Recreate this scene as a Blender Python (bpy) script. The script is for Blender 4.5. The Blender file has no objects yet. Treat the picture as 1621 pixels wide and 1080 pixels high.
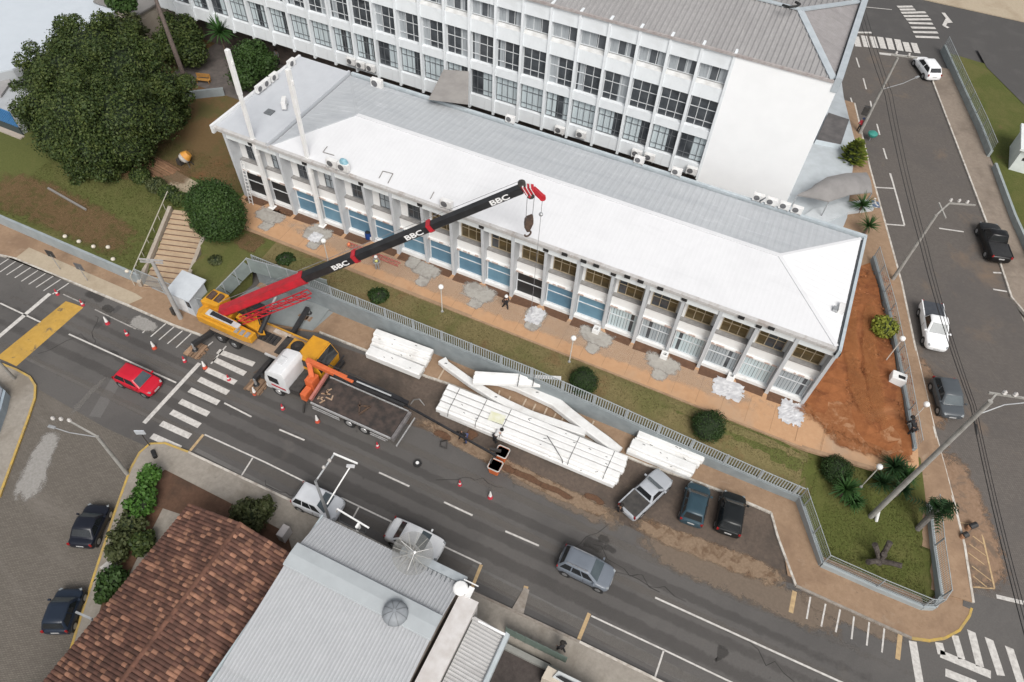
import bpy, bmesh, math, random
import numpy as np
from mathutils import Vector, Matrix
R = math.radians
random.seed(7)
scene = bpy.context.scene
COL = scene.collection
# ---------------------------------------------------------------- camera
CH, FPX, CX, CY = 47.0, 1126.5, 810.5, 540.0
_t, _r, _a = 0.66615, 0.07103, -0.38128
_M = np.array([[math.cos(_a), math.sin(_a), 0], [-math.sin(_a), math.cos(_a), 0], [0, 0, 1.]])
_F = np.array([0, math.sin(_t), -math.cos(_t)]); _U = np.array([0, math.cos(_t), math.sin(_t)]); _X = np.array([1., 0, 0])
FW = _M @ _F; RW = _M @ (_X * math.cos(_r) + _U * math.sin(_r)); UW = _M @ (-_X * math.sin(_r) + _U * math.cos(_r))
cam = bpy.data.cameras.new('camera'); camo = bpy.data.objects.new('camera', cam); COL.objects.link(camo)
camo.matrix_world = Matrix(((RW[0], UW[0], -FW[0], 0), (RW[1], UW[1], -FW[1], 0), (RW[2], UW[2], -FW[2], CH), (0, 0, 0, 1)))
cam.sensor_width = 36; cam.lens = 36 * FPX / 1621; cam.clip_end = 3000; cam.clip_start = 0.5
scene.camera = camo
# ---------------------------------------------------------------- light: overcast day
SUN_EL, SUN_AZ = R(49), R(143)          # azimuth measured from +y towards +x
w = bpy.data.worlds.new('World'); scene.world = w; w.use_nodes = True
nt = w.node_tree; nt.nodes.clear()
sky = nt.nodes.new('ShaderNodeTexSky'); sky.sky_type = 'NISHITA'; sky.sun_disc = False
sky.sun_elevation = SUN_EL; sky.sun_rotation = SUN_AZ; sky.dust_density = 4; sky.air_density = 1.2
hs = nt.nodes.new('ShaderNodeHueSaturation'); hs.inputs['Saturation'].default_value = 0.22
bg = nt.nodes.new('ShaderNodeBackground'); bg.inputs['Strength'].default_value = 0.13
out = nt.nodes.new('ShaderNodeOutputWorld')
nt.links.new(sky.outputs[0], hs.inputs['Color']); nt.links.new(hs.outputs[0], bg.inputs[0]); nt.links.new(bg.outputs[0], out.inputs[0])
sl = bpy.data.lights.new('sun', 'SUN'); sl.energy = 2.4; sl.angle = R(30); sl.color = (1, .96, .91)
so = bpy.data.objects.new('sun', sl); COL.objects.link(so)
sd = Vector((math.sin(SUN_AZ) * math.cos(SUN_EL), math.cos(SUN_AZ) * math.cos(SUN_EL), math.sin(SUN_EL)))
so.rotation_euler = sd.to_track_quat('Z', 'Y').to_euler(); so.location = (60, 80, 90)
vs = scene.view_settings; vs.view_transform = 'Standard'; vs.look = 'None'; vs.exposure = 0.0; vs.gamma = 1.0
# ---------------------------------------------------------------- terrain heights
def ss(a, b, x):
    t = min(1, max(0, (x - a) / (b - a))); return t * t * (3 - 2 * t)
def mix(a, b, t): return a + (b - a) * t
ZB = 2.2
def rstreet(y):
    return 0 if y < 27 else (ZB * ss(25, 42, y) if y < 42 else ZB + 0.015 * (y - 42))
def walltop(x):
    if x < -37: return 1.3
    if x < -12: return 2.0
    return mix(2.0, .75, ss(-12, 12, x))
def wally(x):
    return 25.2 if x < -37.2 else (30.2 if x < 11 else 26.6)
def insite(x, y):
    return y > wally(x) and x < 21 - (y - 27) * .287
ST0, ST1 = Vector((-42.95, 25.6, 0)), Vector((-45.3, 33.0, 0))
def T(x, y):
    z = T0(x, y)
    d = ST1 - ST0; L = d.length; d.normalize(); u = (x - ST0.x) * d.x + (y - ST0.y) * d.y; v = -(x - ST0.x) * d.y + (y - ST0.y) * d.x
    if abs(v) < 2.1 and -1.2 < u < L: z = min(z, max(0, .1 + 2.0 * u / L - .25))
    return z
def T0(x, y):
    if x > 21 - (y - 27) * .287 or y < 24: return rstreet(y)
    if not insite(x, y): return 0.0 if x < 14 else rstreet(y)
    lawn = mix(walltop(x), ZB, ss(0, 1, (y - wally(x)) / max(1, 33.4 - wally(x))))
    if x > 8:
        c = rstreet(y) + .25
        lawn = mix(lawn, c, ss(8, 13, x))
    return lawn
def ray(px, py):
    d = FW * FPX + RW * (px - CX) - UW * (py - CY); return d
def P(px, py, z=0.0):
    d = ray(px, py); s = (z - CH) / d[2]; return Vector((d[0] * s, d[1] * s, z))
def Py(px, py, y):
    d = ray(px, py); s = y / d[1]; return Vector((d[0] * s, y, CH + d[2] * s))
def at(px, py, off=0.0):
    """ground point: where the sight line meets the terrain (real ground, marched from above)"""
    lo = 6.0
    z = lo
    while z > -1.5:
        p = P(px, py, z)
        if z <= T(p.x, p.y) + off: break
        z -= 0.05
    return P(px, py, z)
# ---------------------------------------------------------------- materials
MATS = {}
def nodes(name):
    m = bpy.data.materials.new(name); m.use_nodes = True
    n = m.node_tree; b = n.nodes['Principled BSDF']; return m, n, b
def lk(n, a, b): n.links.new(a, b)
def ramp(n, src, stops):
    r = n.nodes.new('ShaderNodeValToRGB'); e = r.color_ramp.elements
    while len(e) < len(stops): e.new(.5)
    for i, (p, c) in enumerate(stops): e[i].position = p; e[i].color = (*c, 1)
    lk(n, src, r.inputs[0]); return r.outputs[0]
def noise(n, scale, detail=5, rough=.6, coord='Object', vec=None, dist=0, stretch=None):
    t = n.nodes.new('ShaderNodeTexNoise'); t.inputs['Scale'].default_value = scale; t.inputs['Detail'].default_value = detail
    t.inputs['Roughness'].default_value = rough; t.inputs['Distortion'].default_value = dist
    if vec is None:
        c = n.nodes.new('ShaderNodeTexCoord'); vec = c.outputs[coord]
    if stretch:
        mp = n.nodes.new('ShaderNodeMapping'); mp.inputs['Scale'].default_value = stretch; lk(n, vec, mp.inputs[0]); vec = mp.outputs[0]
    lk(n, vec, t.inputs['Vector']); return t.outputs['Fac']
def mixc(n, fac, a, b, mode='MIX'):
    m = n.nodes.new('ShaderNodeMix'); m.data_type = 'RGBA'; m.blend_type = mode
    for s, v in ((0, fac), (6, a), (7, b)):
        if isinstance(v, (int, float)): m.inputs[s].default_value = v
        elif isinstance(v, tuple): m.inputs[s].default_value = (*v, 1)
        else: lk(n, v, m.inputs[s])
    return m.outputs[2]
def bump(n, b, src, strength=.3, dist=.05):
    k = n.nodes.new('ShaderNodeBump'); k.inputs['Strength'].default_value = strength; k.inputs['Distance'].default_value = dist
    lk(n, src, k.inputs['Height']); lk(n, k.outputs[0], b.inputs['Normal'])
def mk(name, c, c2=None, scale=3, rough=.7, metal=0, bmp=0, lo=.35, hi=.65, spec=.5, coat=0, detail=5, stretch=None, rand=0):
    if name in MATS: return MATS[name]
    m, n, b = nodes(name)
    b.inputs['Roughness'].default_value = rough; b.inputs['Metallic'].default_value = metal
    b.inputs['Specular IOR Level'].default_value = spec; b.inputs['Coat Weight'].default_value = coat
    col = None
    if c2 is None: c2 = tuple(x * .86 for x in c)
    f = noise(n, scale, detail, stretch=stretch); col = ramp(n, f, [(lo, c), (hi, c2)])
    if rand:
        oi = n.nodes.new('ShaderNodeObjectInfo'); gi = n.nodes.new('ShaderNodeNewGeometry')
        ad = n.nodes.new('ShaderNodeMath'); ad.operation = 'ADD'; lk(n, oi.outputs['Random'], ad.inputs[0]); lk(n, gi.outputs['Random Per Island'], ad.inputs[1])
        fr = n.nodes.new('ShaderNodeMath'); fr.operation = 'FRACT'; lk(n, ad.outputs[0], fr.inputs[0])
        hv = n.nodes.new('ShaderNodeHueSaturation'); mr = n.nodes.new('ShaderNodeMapRange')
        mr.inputs['To Min'].default_value = 1 - rand; mr.inputs['To Max'].default_value = 1 + rand
        lk(n, fr.outputs[0], mr.inputs[0]); lk(n, mr.outputs[0], hv.inputs['Value']); lk(n, col, hv.inputs['Color']); col = hv.outputs[0]
    lk(n, col, b.inputs['Base Color'])
    if bmp: bump(n, b, f, bmp)
    MATS[name] = m; return m
def mk_layers(name, base, layers, rough=.85, fine=None, bmp=.2):
    """base colour pair at fine scale, then blotch layers (scale, threshold lo, hi, colour, amount)"""
    m, n, b = nodes(name); b.inputs['Roughness'].default_value = rough; b.inputs['Specular IOR Level'].default_value = .3
    (c1, c2, sc) = base
    f = noise(n, sc, 8, .7); col = ramp(n, f, [(.3, c1), (.7, c2)])
    for L in layers:
        s, lo, hi, c, amt = L[:5]
        g = noise(n, s, 6, .65, dist=.4, stretch=L[5] if len(L) > 5 else None)
        k = ramp(n, g, [(lo, (0, 0, 0)), (hi, (amt, amt, amt))]); col = mixc(n, k, col, c)
    lk(n, col, b.inputs['Base Color'])
    bump(n, b, f, bmp); MATS[name] = m; return m
def mk_cobble(name, c1, c2, mortar, layers=(), rot=0, sx=.2, sy=.1):
    m, n, b = nodes(name); b.inputs['Roughness'].default_value = .8; b.inputs['Specular IOR Level'].default_value = .3
    tc = n.nodes.new('ShaderNodeTexCoord'); mp = n.nodes.new('ShaderNodeMapping'); mp.inputs['Rotation'].default_value = (0, 0, rot)
    lk(n, tc.outputs['Object'], mp.inputs[0])
    br = n.nodes.new('ShaderNodeTexBrick'); br.inputs['Scale'].default_value = 1
    br.inputs['Brick Width'].default_value = sx; br.inputs['Row Height'].default_value = sy; br.inputs['Mortar Size'].default_value = .011
    br.inputs['Color1'].default_value = (*c1, 1); br.inputs['Color2'].default_value = (*c2, 1); br.inputs['Mortar'].default_value = (*mortar, 1)
    br.inputs['Bias'].default_value = 0
    lk(n, mp.outputs[0], br.inputs['Vector']); col = br.outputs['Color']
    for L in layers:
        s, lo, hi, c, amt = L[:5]
        g = noise(n, s, 6, .65, dist=.4, stretch=L[5] if len(L) > 5 else None)
        k = ramp(n, g, [(lo, (0, 0, 0)), (hi, (amt, amt, amt))]); col = mixc(n, k, col, c)
    lk(n, col, b.inputs['Base Color']); bump(n, b, br.outputs['Fac'], -.25, .02); MATS[name] = m; return m
def mk_leaf(name, cols, rough=.6, trans=.25):
    m, n, b = nodes(name); b.inputs['Roughness'].default_value = rough; b.inputs['Specular IOR Level'].default_value = .25
    g = n.nodes.new('ShaderNodeNewGeometry')
    big = noise(n, .5, 3); ad = n.nodes.new('ShaderNodeMath'); ad.operation = 'MULTIPLY_ADD'  # broad noise puts clump highlights and shade into the leaf colour
    lk(n, g.outputs['Random Per Island'], ad.inputs[0]); ad.inputs[1].default_value = .42
    sc = n.nodes.new('ShaderNodeMath'); sc.operation = 'MULTIPLY'; sc.inputs[1].default_value = .62; lk(n, big, sc.inputs[0]); lk(n, sc.outputs[0], ad.inputs[2])
    k = len(cols); c = ramp(n, ad.outputs[0], [(.15 + .75 * i / max(1, k - 1), cc) for i, cc in enumerate(cols)])
    lk(n, c, b.inputs['Base Color'])
    MATS[name] = m; return m
def mk_glass(name, c, rough=.08, spec=.6, c2=None, sc=1.5):
    return mk(name, c, c2 or tuple(x * .6 for x in c), sc, rough, spec=spec)
# ---------------------------------------------------------------- mesh helpers
class B:
    def __init__(s): s.v = []; s.f = []
    def add(s, vs_, fs):
        o = len(s.v); s.v += [tuple(x) for x in vs_]; s.f += [tuple(i + o for i in f) for f in fs]; return s
    def box(s, x0, y0, z0, x1, y1, z1):
        return s.add([(x0, y0, z0), (x1, y0, z0), (x1, y1, z0), (x0, y1, z0), (x0, y0, z1), (x1, y0, z1), (x1, y1, z1), (x0, y1, z1)],
                     [(0, 3, 2, 1), (4, 5, 6, 7), (0, 1, 5, 4), (1, 2, 6, 5), (2, 3, 7, 6), (3, 0, 4, 7)])
    def cbox(s, c, d, sx, sy, sz, up=(0, 0, 1)):
        """box centred at c, long axis along d (length sx)"""
        d = Vector(d).normalized(); u = Vector(up); y = u.cross(d)
        if y.length < 1e-4: y = Vector((0, 1, 0)).cross(d)
        y.normalize(); z = d.cross(y); c = Vector(c); q = []
        for k in (-.5, .5):
            for j, i in ((-.5, -.5), (-.5, .5), (.5, .5), (.5, -.5)):
                q.append(c + d * sx * i + y * sy * j + z * sz * k)
        return s.add(q, [(0, 3, 2, 1), (4, 5, 6, 7), (0, 1, 5, 4), (1, 2, 6, 5), (2, 3, 7, 6), (3, 0, 4, 7)])
    def beam(s, a, b, wy, wz, up=(0, 0, 1)):
        a = Vector(a); b = Vector(b); return s.cbox((a + b) / 2, b - a, (b - a).length, wy, wz, up)
    def tube(s, a, b, r, r2=None, n=8, cap=True):
        a = Vector(a); b = Vector(b); d = (b - a).normalized(); r2 = r if r2 is None else r2
        u = d.orthogonal().normalized(); w_ = d.cross(u); q = []
        for p, rr in ((a, r), (b, r2)):
            for i in range(n):
                t = 2 * math.pi * i / n; q.append(p + u * rr * math.cos(t) + w_ * rr * math.sin(t))
        f = [(i, (i + 1) % n, n + (i + 1) % n, n + i) for i in range(n)]
        if cap: f += [tuple(range(n - 1, -1, -1)), tuple(range(n, 2 * n))]
        return s.add(q, f)
    def path(s, pts, r, n=6):
        for a, b in zip(pts[:-1], pts[1:]): s.tube(a, b, r, n=n)
        return s
    def lathe(s, prof, n=16, c=(0, 0, 0)):
        q = []; f = []
        for (r, z) in prof:
            for i in range(n):
                t = 2 * math.pi * i / n; q.append((c[0] + r * math.cos(t), c[1] + r * math.sin(t), c[2] + z))
        for k in range(len(prof) - 1):
            for i in range(n):
                j = (i + 1) % n; f.append((k * n + i, k * n + j, (k + 1) * n + j, (k + 1) * n + i))
        f.append(tuple(range(n - 1, -1, -1))); m = (len(prof) - 1) * n; f.append(tuple(range(m, m + n)))
        return s.add(q, f)
    def sphere(s, c, r, n=14, m=8, sz=1):
        prof = [(max(.001, r * math.sin(math.pi * i / m)), -r * sz * math.cos(math.pi * i / m)) for i in range(m + 1)]
        return s.lathe(prof, n, c)
    def loft(s, rings, cap=True, closed=True):
        k = len(rings[0]); o = []; f = []
        for r_ in rings: o += [tuple(p) for p in r_]
        for i in range(len(rings) - 1):
            for j in range(k if closed else k - 1):
                jj = (j + 1) % k; f.append((i * k + j, i * k + jj, (i + 1) * k + jj, (i + 1) * k + j))
        if cap and closed: f += [tuple(range(k - 1, -1, -1)), tuple(range((len(rings) - 1) * k, len(rings) * k))]
        return s.add(o, f)
    def prism(s, poly, z0, z1):
        k = len(poly); return s.add([(p[0], p[1], z0) for p in poly] + [(p[0], p[1], z1) for p in poly],
            [tuple(range(k - 1, -1, -1)), tuple(range(k, 2 * k))] + [(i, (i + 1) % k, k + (i + 1) % k, k + i) for i in range(k)])
    def poly(s, pts): return s.add(pts, [tuple(range(len(pts)))])
    def quad_strip(s, a, b, wd, z=None):
        a = Vector(a); b = Vector(b); d = (b - a); d.z = 0; d.normalize(); nrm = Vector((-d.y, d.x, 0)) * wd / 2
        return s.add([a - nrm, b - nrm, b + nrm, a + nrm], [(0, 1, 2, 3)])
    def build(s, name, mat, parent=None, smooth=False, local=False, bevel=0, flip=True):
        me = bpy.data.meshes.new(name); v = s.v
        if parent is not None and not local:
            o = WORLDLOC(parent); v = [(a - o.x, b - o.y, c - o.z) for a, b, c in v]
        me.from_pydata(v, [], s.f); me.materials.append(mat)
        if flip:
            bm = bmesh.new(); bm.from_mesh(me); bmesh.ops.recalc_face_normals(bm, faces=bm.faces)
            if bevel: bmesh.ops.bevel(bm, geom=bm.edges, offset=bevel, segments=2, affect='EDGES', profile=.6)
            bm.to_mesh(me); bm.free()
        if smooth:
            me.polygons.foreach_set('use_smooth', [True] * len(me.polygons))
            try: me.set_sharp_from_angle(angle=R(smooth if smooth > 1 else 40))
            except Exception: pass
        return link(name, me, parent)
WL = {}
def WORLDLOC(o):
    v = Vector((0, 0, 0))
    while o is not None: v += o.location; o = o.parent
    return v
def link(name, me, parent=None):
    o = bpy.data.objects.new(name, me); COL.objects.link(o)
    if parent is not None: o.parent = parent
    return o
def tag(o, label=None, cat=None, group=None, kind=None):
    if label: o['label'] = label
    if cat: o['category'] = cat
    if group: o['group'] = group
    if kind: o['kind'] = kind
    return o
def thing(name, label, cat, loc=(0, 0, 0), rz=0, group=None, kind=None):
    o = bpy.data.objects.new(name, None); COL.objects.link(o); o.location = loc; o.rotation_euler = (0, 0, rz); o.empty_display_size = .3
    return tag(o, label, cat, group, kind)
KIDS = {}
def copy_tree(o, parent=None, loc=None, rz=None, label=None, scale=None):
    c = o.copy(); COL.objects.link(c)
    if parent is not None: c.parent = parent
    for ch in list(o.children): copy_tree(ch, c)
    if loc is not None: c.location = loc
    if rz is not None: c.rotation_euler = (0, 0, rz)
    if label: c['label'] = label
    if scale is not None: c.scale = scale
    return c
def inst(src, parent, off):
    c = src.copy(); COL.objects.link(c); c.parent = parent; c.location = off; return c
def drape(name, poly, mat, off=0., zf=None, step=None, skirt=0, parent=None, kind='structure', label=None):
    """sheet over a polygon (world x, y), following the terrain"""
    zf = zf or T
    bm = bmesh.new(); vs_ = [bm.verts.new((p[0], p[1], 0)) for p in poly]; bm.faces.new(vs_)
    if step:
        xs = [p[0] for p in poly]; ys = [p[1] for p in poly]
        for ax, lo, hi in ((0, min(xs), max(xs)), (1, min(ys), max(ys))):
            k = lo + step
            while k < hi:
                nn = [0, 0, 0]; nn[ax] = 1; cc = [0, 0, 0]; cc[ax] = k
                bmesh.ops.bisect_plane(bm, geom=bm.verts[:] + bm.edges[:] + bm.faces[:], plane_co=cc, plane_no=nn); k += step
        bmesh.ops.triangulate(bm, faces=[f for f in bm.faces if len(f.verts) > 4])
    else: bmesh.ops.triangulate(bm, faces=bm.faces[:])
    for v_ in bm.verts: v_.co.z = zf(v_.co.x, v_.co.y) + off
    bmesh.ops.recalc_face_normals(bm, faces=bm.faces)
    if sum(f.normal.z for f in bm.faces) < 0: bmesh.ops.reverse_faces(bm, faces=bm.faces)
    if skirt:
        ed = [e for e in bm.edges if e.is_boundary]; r_ = bmesh.ops.extrude_edge_only(bm, edges=ed)
        for g in r_['geom']:
            if isinstance(g, bmesh.types.BMVert): g.co.z -= skirt
    me = bpy.data.meshes.new(name); bm.to_mesh(me); bm.free(); me.materials.append(mat)
    if parent is not None: me.transform(Matrix.Translation(-WORLDLOC(parent)))
    o = link(name, me, parent)
    if parent is None and kind: o['kind'] = kind
    return o
flat0 = lambda x, y: 0.0
def mk_fade(name, c1, c2, sc=4, c3=None, k=1.0):
    """loose dirt or stain: thins out in an uneven way towards its edge (attribute 'edge')"""
    m, n, b = nodes(name); b.inputs['Roughness'].default_value = .95; b.inputs['Specular IOR Level'].default_value = .2
    col = ramp(n, noise(n, sc, 8, .7), [(.35, c1), (.65, c2)])
    if c3: col = mixc(n, ramp(n, noise(n, 1.1, 6, .7, dist=.6), [(.5, (0, 0, 0)), (.6, (.85, .85, .85))]), col, c3)
    lk(n, col, b.inputs['Base Color']); at_ = n.nodes.new('ShaderNodeAttribute'); at_.attribute_name = 'edge'
    g = noise(n, 1.3, 9, .72, dist=.3); ma = n.nodes.new('ShaderNodeMath'); ma.operation = 'MULTIPLY_ADD'; lk(n, g, ma.inputs[0]); ma.inputs[1].default_value = 1.6; ma.inputs[2].default_value = -.8
    ad = n.nodes.new('ShaderNodeMath'); lk(n, at_.outputs['Fac'], ad.inputs[0]); lk(n, ma.outputs[0], ad.inputs[1])
    lk(n, ramp(n, ad.outputs[0], [(.3, (0, 0, 0)), (.62, (k, k, k))]), b.inputs['Alpha']); bump(n, b, g, .4); MATS[name] = m; return m
def fade_strip(name, pts, wd, mat, off=.012, zf=None, rows=9, step=.5):
    zf = zf or flat0; pts = [Vector((p[0], p[1], 0)) for p in pts]; L = [0]
    for a, b in zip(pts[:-1], pts[1:]): L.append(L[-1] + (b - a).length)
    n = max(4, int(L[-1] / step)); v = []; e = []
    for i in range(n + 1):
        s = L[-1] * i / n; k = max(j for j in range(len(L) - 1) if L[j] <= s + 1e-6); f = (s - L[k]) / max(1e-6, L[k + 1] - L[k]); p = pts[k].lerp(pts[k + 1], f)
        d0 = (pts[k + 1] - pts[k]).normalized(); d1 = (pts[min(k + 2, len(pts) - 1)] - pts[min(k + 1, len(pts) - 2)]).normalized(); d = d0.lerp(d1, f * .5).normalized(); nn = Vector((-d.y, d.x, 0)); w_ = mix(wd[0], wd[1], i / n)
        for j in range(rows):
            t = j / (rows - 1) * 2 - 1; q = p + nn * t * w_ / 2; v.append((q.x, q.y, zf(q.x, q.y) + off)); e.append(max(0, 1 - t * t) * min(1, 4 * i / n, 4 * (n - i) / n) ** .7)
    me = bpy.data.meshes.new(name); me.from_pydata(v, [], [(i * rows + j, i * rows + j + 1, (i + 1) * rows + j + 1, (i + 1) * rows + j) for i in range(n) for j in range(rows - 1)]); me.materials.append(mat)
    at_ = me.attributes.new('edge', 'FLOAT', 'POINT'); at_.data.foreach_set('value', e); o = link(name, me); o['kind'] = 'structure'; return o
# ---------------------------------------------------------------- the materials
asphalt = mk_layers('asphalt', ((.094, .088, .084), (.118, .111, .105), 9), [(.10, .45, .65, (.075, .071, .069), .8), (.35, .6, .75, (.14, .125, .11), .45), (.25, .58, .72, (.12, .115, .11), .6, (.12, 1.4, 1)), (1.3, .66, .72, (.04, .038, .037), .5)], .8)
asphalt_patch = mk_layers('asphalt_patch', ((.068, .065, .063), (.085, .081, .079), 9), [(.4, .5, .7, (.11, .105, .1), .4)], .8)
lot_ground = mk_layers('lot_ground', ((.085, .066, .054), (.14, .107, .085), 4), [(.3, .45, .65, (.06, .05, .043), .8), (.6, .6, .72, (.17, .13, .1), .5)], .85)
cobble_left = mk_cobble('cobble_left', (.125, .11, .094), (.158, .14, .12), (.082, .072, .06), [(.25, .5, .7, (.10, .088, .075), .6), (.5, .55, .72, (.19, .17, .15), .5, (.25, 1, 1)), (5, .62, .68, (.22, .2, .18), .4)], R(-20))
cobble_right = mk_cobble('cobble_right', (.108, .096, .087), (.132, .118, .107), (.078, .068, .061), [(.14, .5, .66, (.088, .08, .076), .7), (.12, .56, .7, (.20, .14, .095), .65), (4, .62, .7, (.18, .165, .15), .35)], R(16))
pave_conc = mk_layers('paving_concrete', ((.24, .215, .185), (.33, .3, .26), 3), [(.35, .5, .68, (.17, .145, .115), .7), (1.5, .62, .72, (.14, .12, .1), .5), (7, .62, .7, (.2, .18, .15), .4)], .85)
pave_tan = mk_layers('paving_tan', ((.36, .30, .22), (.43, .36, .27), 3), [(.3, .5, .7, (.3, .235, .165), .7), (3, .62, .7, (.25, .2, .15), .4)], .85)
pave_dirty = mk_layers('paving_dirty', ((.25, .165, .105), (.32, .22, .145), 2.5), [(.3, .5, .68, (.2, .13, .085), .8), (.8, .6, .7, (.33, .25, .18), .6), (4, .62, .7, (.13, .09, .065), .45)], .85)
walk_orange = mk_layers('walkway_orange', ((.44, .255, .14), (.50, .305, .175), 2.5), [(.16, .5, .66, (.40, .28, .19), .8), (.5, .6, .72, (.33, .17, .085), .55), (2, .64, .7, (.5, .36, .24), .4)], .8)
soil_brown = mk_layers('soil_brown', ((.10, .055, .035), (.145, .08, .05), 4), [(.7, .55, .7, (.2, .11, .065), .5)], .95, bmp=.5)
soil_red = mk_layers('soil_red', ((.21, .075, .026), (.285, .11, .042), 2.2), [(.5, .5, .65, (.15, .05, .02), .75), (.25, .52, .66, (.34, .155, .07), .7), (6, .6, .7, (.33, .15, .07), .5)], .95, bmp=.9)
soil_pale = mk_layers('soil_pale', ((.36, .235, .14), (.45, .31, .2), 3), [(1.0, .5, .62, (.22, .125, .07), .8), (4, .6, .7, (.5, .38, .27), .5)], .95, bmp=.6)
grass_dry = mk_layers('grass_dry', ((.135, .112, .048), (.19, .155, .072), 6), [(.3, .46, .64, (.105, .108, .036), .75), (.45, .56, .68, (.165, .1, .048), .7), (25, .5, .7, (.17, .15, .075), .35)], .95, bmp=.8)
grass_green = mk_layers('grass_green', ((.066, .078, .019), (.105, .112, .034), 6), [(.16, .5, .68, (.13, .118, .045), .7), (.2, .62, .74, (.145, .085, .04), .6), (25, .5, .7, (.12, .12, .045), .35)], .95, bmp=.8)
grass_lush = mk_layers('grass_lush', ((.055, .07, .013), (.095, .105, .027), 6), [(.3, .45, .65, (.12, .11, .038), .7), (.5, .62, .7, (.14, .09, .045), .55), (25, .5, .7, (.13, .14, .05), .35)], .95, bmp=.8)
paint_white = mk('marking_white', (.58, .56, .53), (.36, .34, .32), 4, .7, lo=.4, hi=.75, detail=8)
paint_worn = mk('marking_worn', (.42, .40, .37), (.2, .19, .18), 5, .75, lo=.35, hi=.65, detail=8)
paint_yellow = mk('marking_yellow', (.50, .30, .06), (.24, .16, .07), 2.5, .75, lo=.4, hi=.7, detail=8)
paint_cream = mk('marking_cream', (.50, .36, .19), (.36, .25, .14), 4, .75, detail=8)
kerb_white = mk('kerb_white', (.55, .52, .47), (.30, .26, .22), 2.5, .8, lo=.4, hi=.7)
kerb_grey = mk('kerb_grey', (.30, .27, .24), (.2, .17, .14), 3, .85)
kerb_yellow = mk('kerb_yellow', (.50, .33, .07), (.34, .25, .11), 3, .8)
wall_grey = mk('wall_grey', (.25, .28, .29), (.20, .225, .235), 1.2, .8)
wall_white = mk('wall_white', (.70, .72, .74), (.60, .62, .64), .8, .7)
wall_cool = mk('wall_cool', (.60, .655, .69), (.52, .575, .61), .7, .7)
dark = mk('dark_void', (.012, .012, .013), (.02, .02, .02), 2, .6)
rubber = mk('tyre_rubber', (.016, .016, .017), (.028, .027, .026), 6, .8)
steel = mk('galvanised_steel', (.45, .46, .47), (.36, .37, .38), 3, .45, .5)
concrete = mk('pole_concrete', (.33, .32, .30), (.24, .23, .21), 3, .85)
white_steel = mk('white_steel', (.80, .80, .79), (.70, .70, .69), 1.1, .45, detail=8)
black_steel = mk('black_steel', (.02, .02, .022), (.035, .034, .034), 3, .45)
globe_m = mk('globe_acrylic', (.82, .82, .80), (.76, .75, .73), 3, .25)
# ---------------------------------------------------------------- the ground
drape('terrain', [(-900, -700), (900, -700), (900, 1500), (-900, 1500)], mk_layers('terrain_far', ((.1, .085, .05), (.15, .12, .075), .4), [(.02, .5, .6, (.07, .075, .03), .7)], .95), zf=lambda x, y: -.5)
drape('main_street', [(-110, -20), (60, -20), (60, 31), (-110, 31)], asphalt, zf=flat0)
def pp(lst, off=0.): return [at(a, b, off) for a, b in lst]
def fl(lst, z=0.): return [P(a, b, z) for a, b in lst]
LC = fl([(62, 617), (109, 644), (166, 677), (230, 706), (207, 745), (182, 815), (130, 975), (95, 1090)]) + [Vector((-37, -12, 0)), Vector((-62, -12, 0))] + fl([(-60, 900), (0, 790), (52, 655)])
drape('left_street', LC, cobble_left, .004, zf=flat0)
# paved parking lay-by in front of the fence
bay = fl([(500, 535), (675, 597), (925, 695), (1093, 760), (1220, 815), (1257, 925), (1180, 905), (1080, 880), (960, 815), (860, 770), (700, 690), (640, 670), (520, 620), (400, 590)])
drape('parking_bay', bay, lot_ground, .004, zf=flat0)
# pale sediment washed along the edge of the lay-by
def ragged(pts, wd, n=60, seed=1, jit=.35):
    rnd = random.Random(seed); pts = [Vector(p) for p in pts]; L = [0]
    for a, b in zip(pts[:-1], pts[1:]): L.append(L[-1] + (b - a).length)
    up = []; dn = []
    for i in range(n + 1):
        s = L[-1] * i / n; k = max(j for j in range(len(L) - 1) if L[j] <= s + 1e-6); f = (s - L[k]) / max(1e-6, L[k + 1] - L[k])
        p = pts[k].lerp(pts[k + 1], f); d = (pts[k + 1] - pts[k]).normalized(); nn = Vector((-d.y, d.x, 0))
        ww = wd[0] + (wd[1] - wd[0]) * i / n
        if i in (0, n): ww *= .15
        up.append(p + nn * (ww * .5 + rnd.uniform(-jit, jit) * ww)); dn.append(p - nn * (ww * .5 + rnd.uniform(-jit, jit) * ww))
    return up + dn[::-1]
sandm = mk_fade('sand_sediment', (.22, .155, .105), (.31, .225, .155), 5, (.15, .095, .06), .85); dustm = mk_fade('road_dust', (.17, .135, .105), (.22, .17, .13), 5, None, .8)
fade_strip('sand_drift', fl([(640, 655), (720, 695), (800, 737), (880, 777), (960, 813), (1010, 830)]), (1.4, 1.5), sandm, .012)
fade_strip('sand_drift', fl([(985, 815), (1060, 850), (1140, 880), (1200, 903), (1262, 930)]), (1.7, 2.2), sandm, .013)
fade_strip('sand_drift', fl([(780, 733), (880, 781), (1000, 835)]), (1.6, 2.4), dustm, .009)
fade_strip('sand_drift', fl([(990, 835), (1080, 885), (1180, 925), (1280, 970), (1360, 1000)]), (2.6, 3.0), dustm, .010)
fade_strip('sand_drift', fl([(1258, 940), (1340, 975), (1440, 1020)]), (1.5, 1.3), dustm, .011)
mud_m = mk_fade('mud', (.10, .055, .035), (.15, .085, .052), 5, None, .95); oil_m = mk_fade('oil_stain', (.045, .042, .04), (.06, .057, .054), 6, None, .42)
def mud(px, py, sx, sy, seed, m=None, z=.016):
    c = P(px, py); fade_strip('mud_stain' if m is None else 'oil_stain', [(c.x - sx, c.y), (c.x, c.y + .1), (c.x + sx, c.y - .1)], (sy * 2.4, sy * 2.4), m or mud_m, z + seed * 4e-5)
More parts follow.
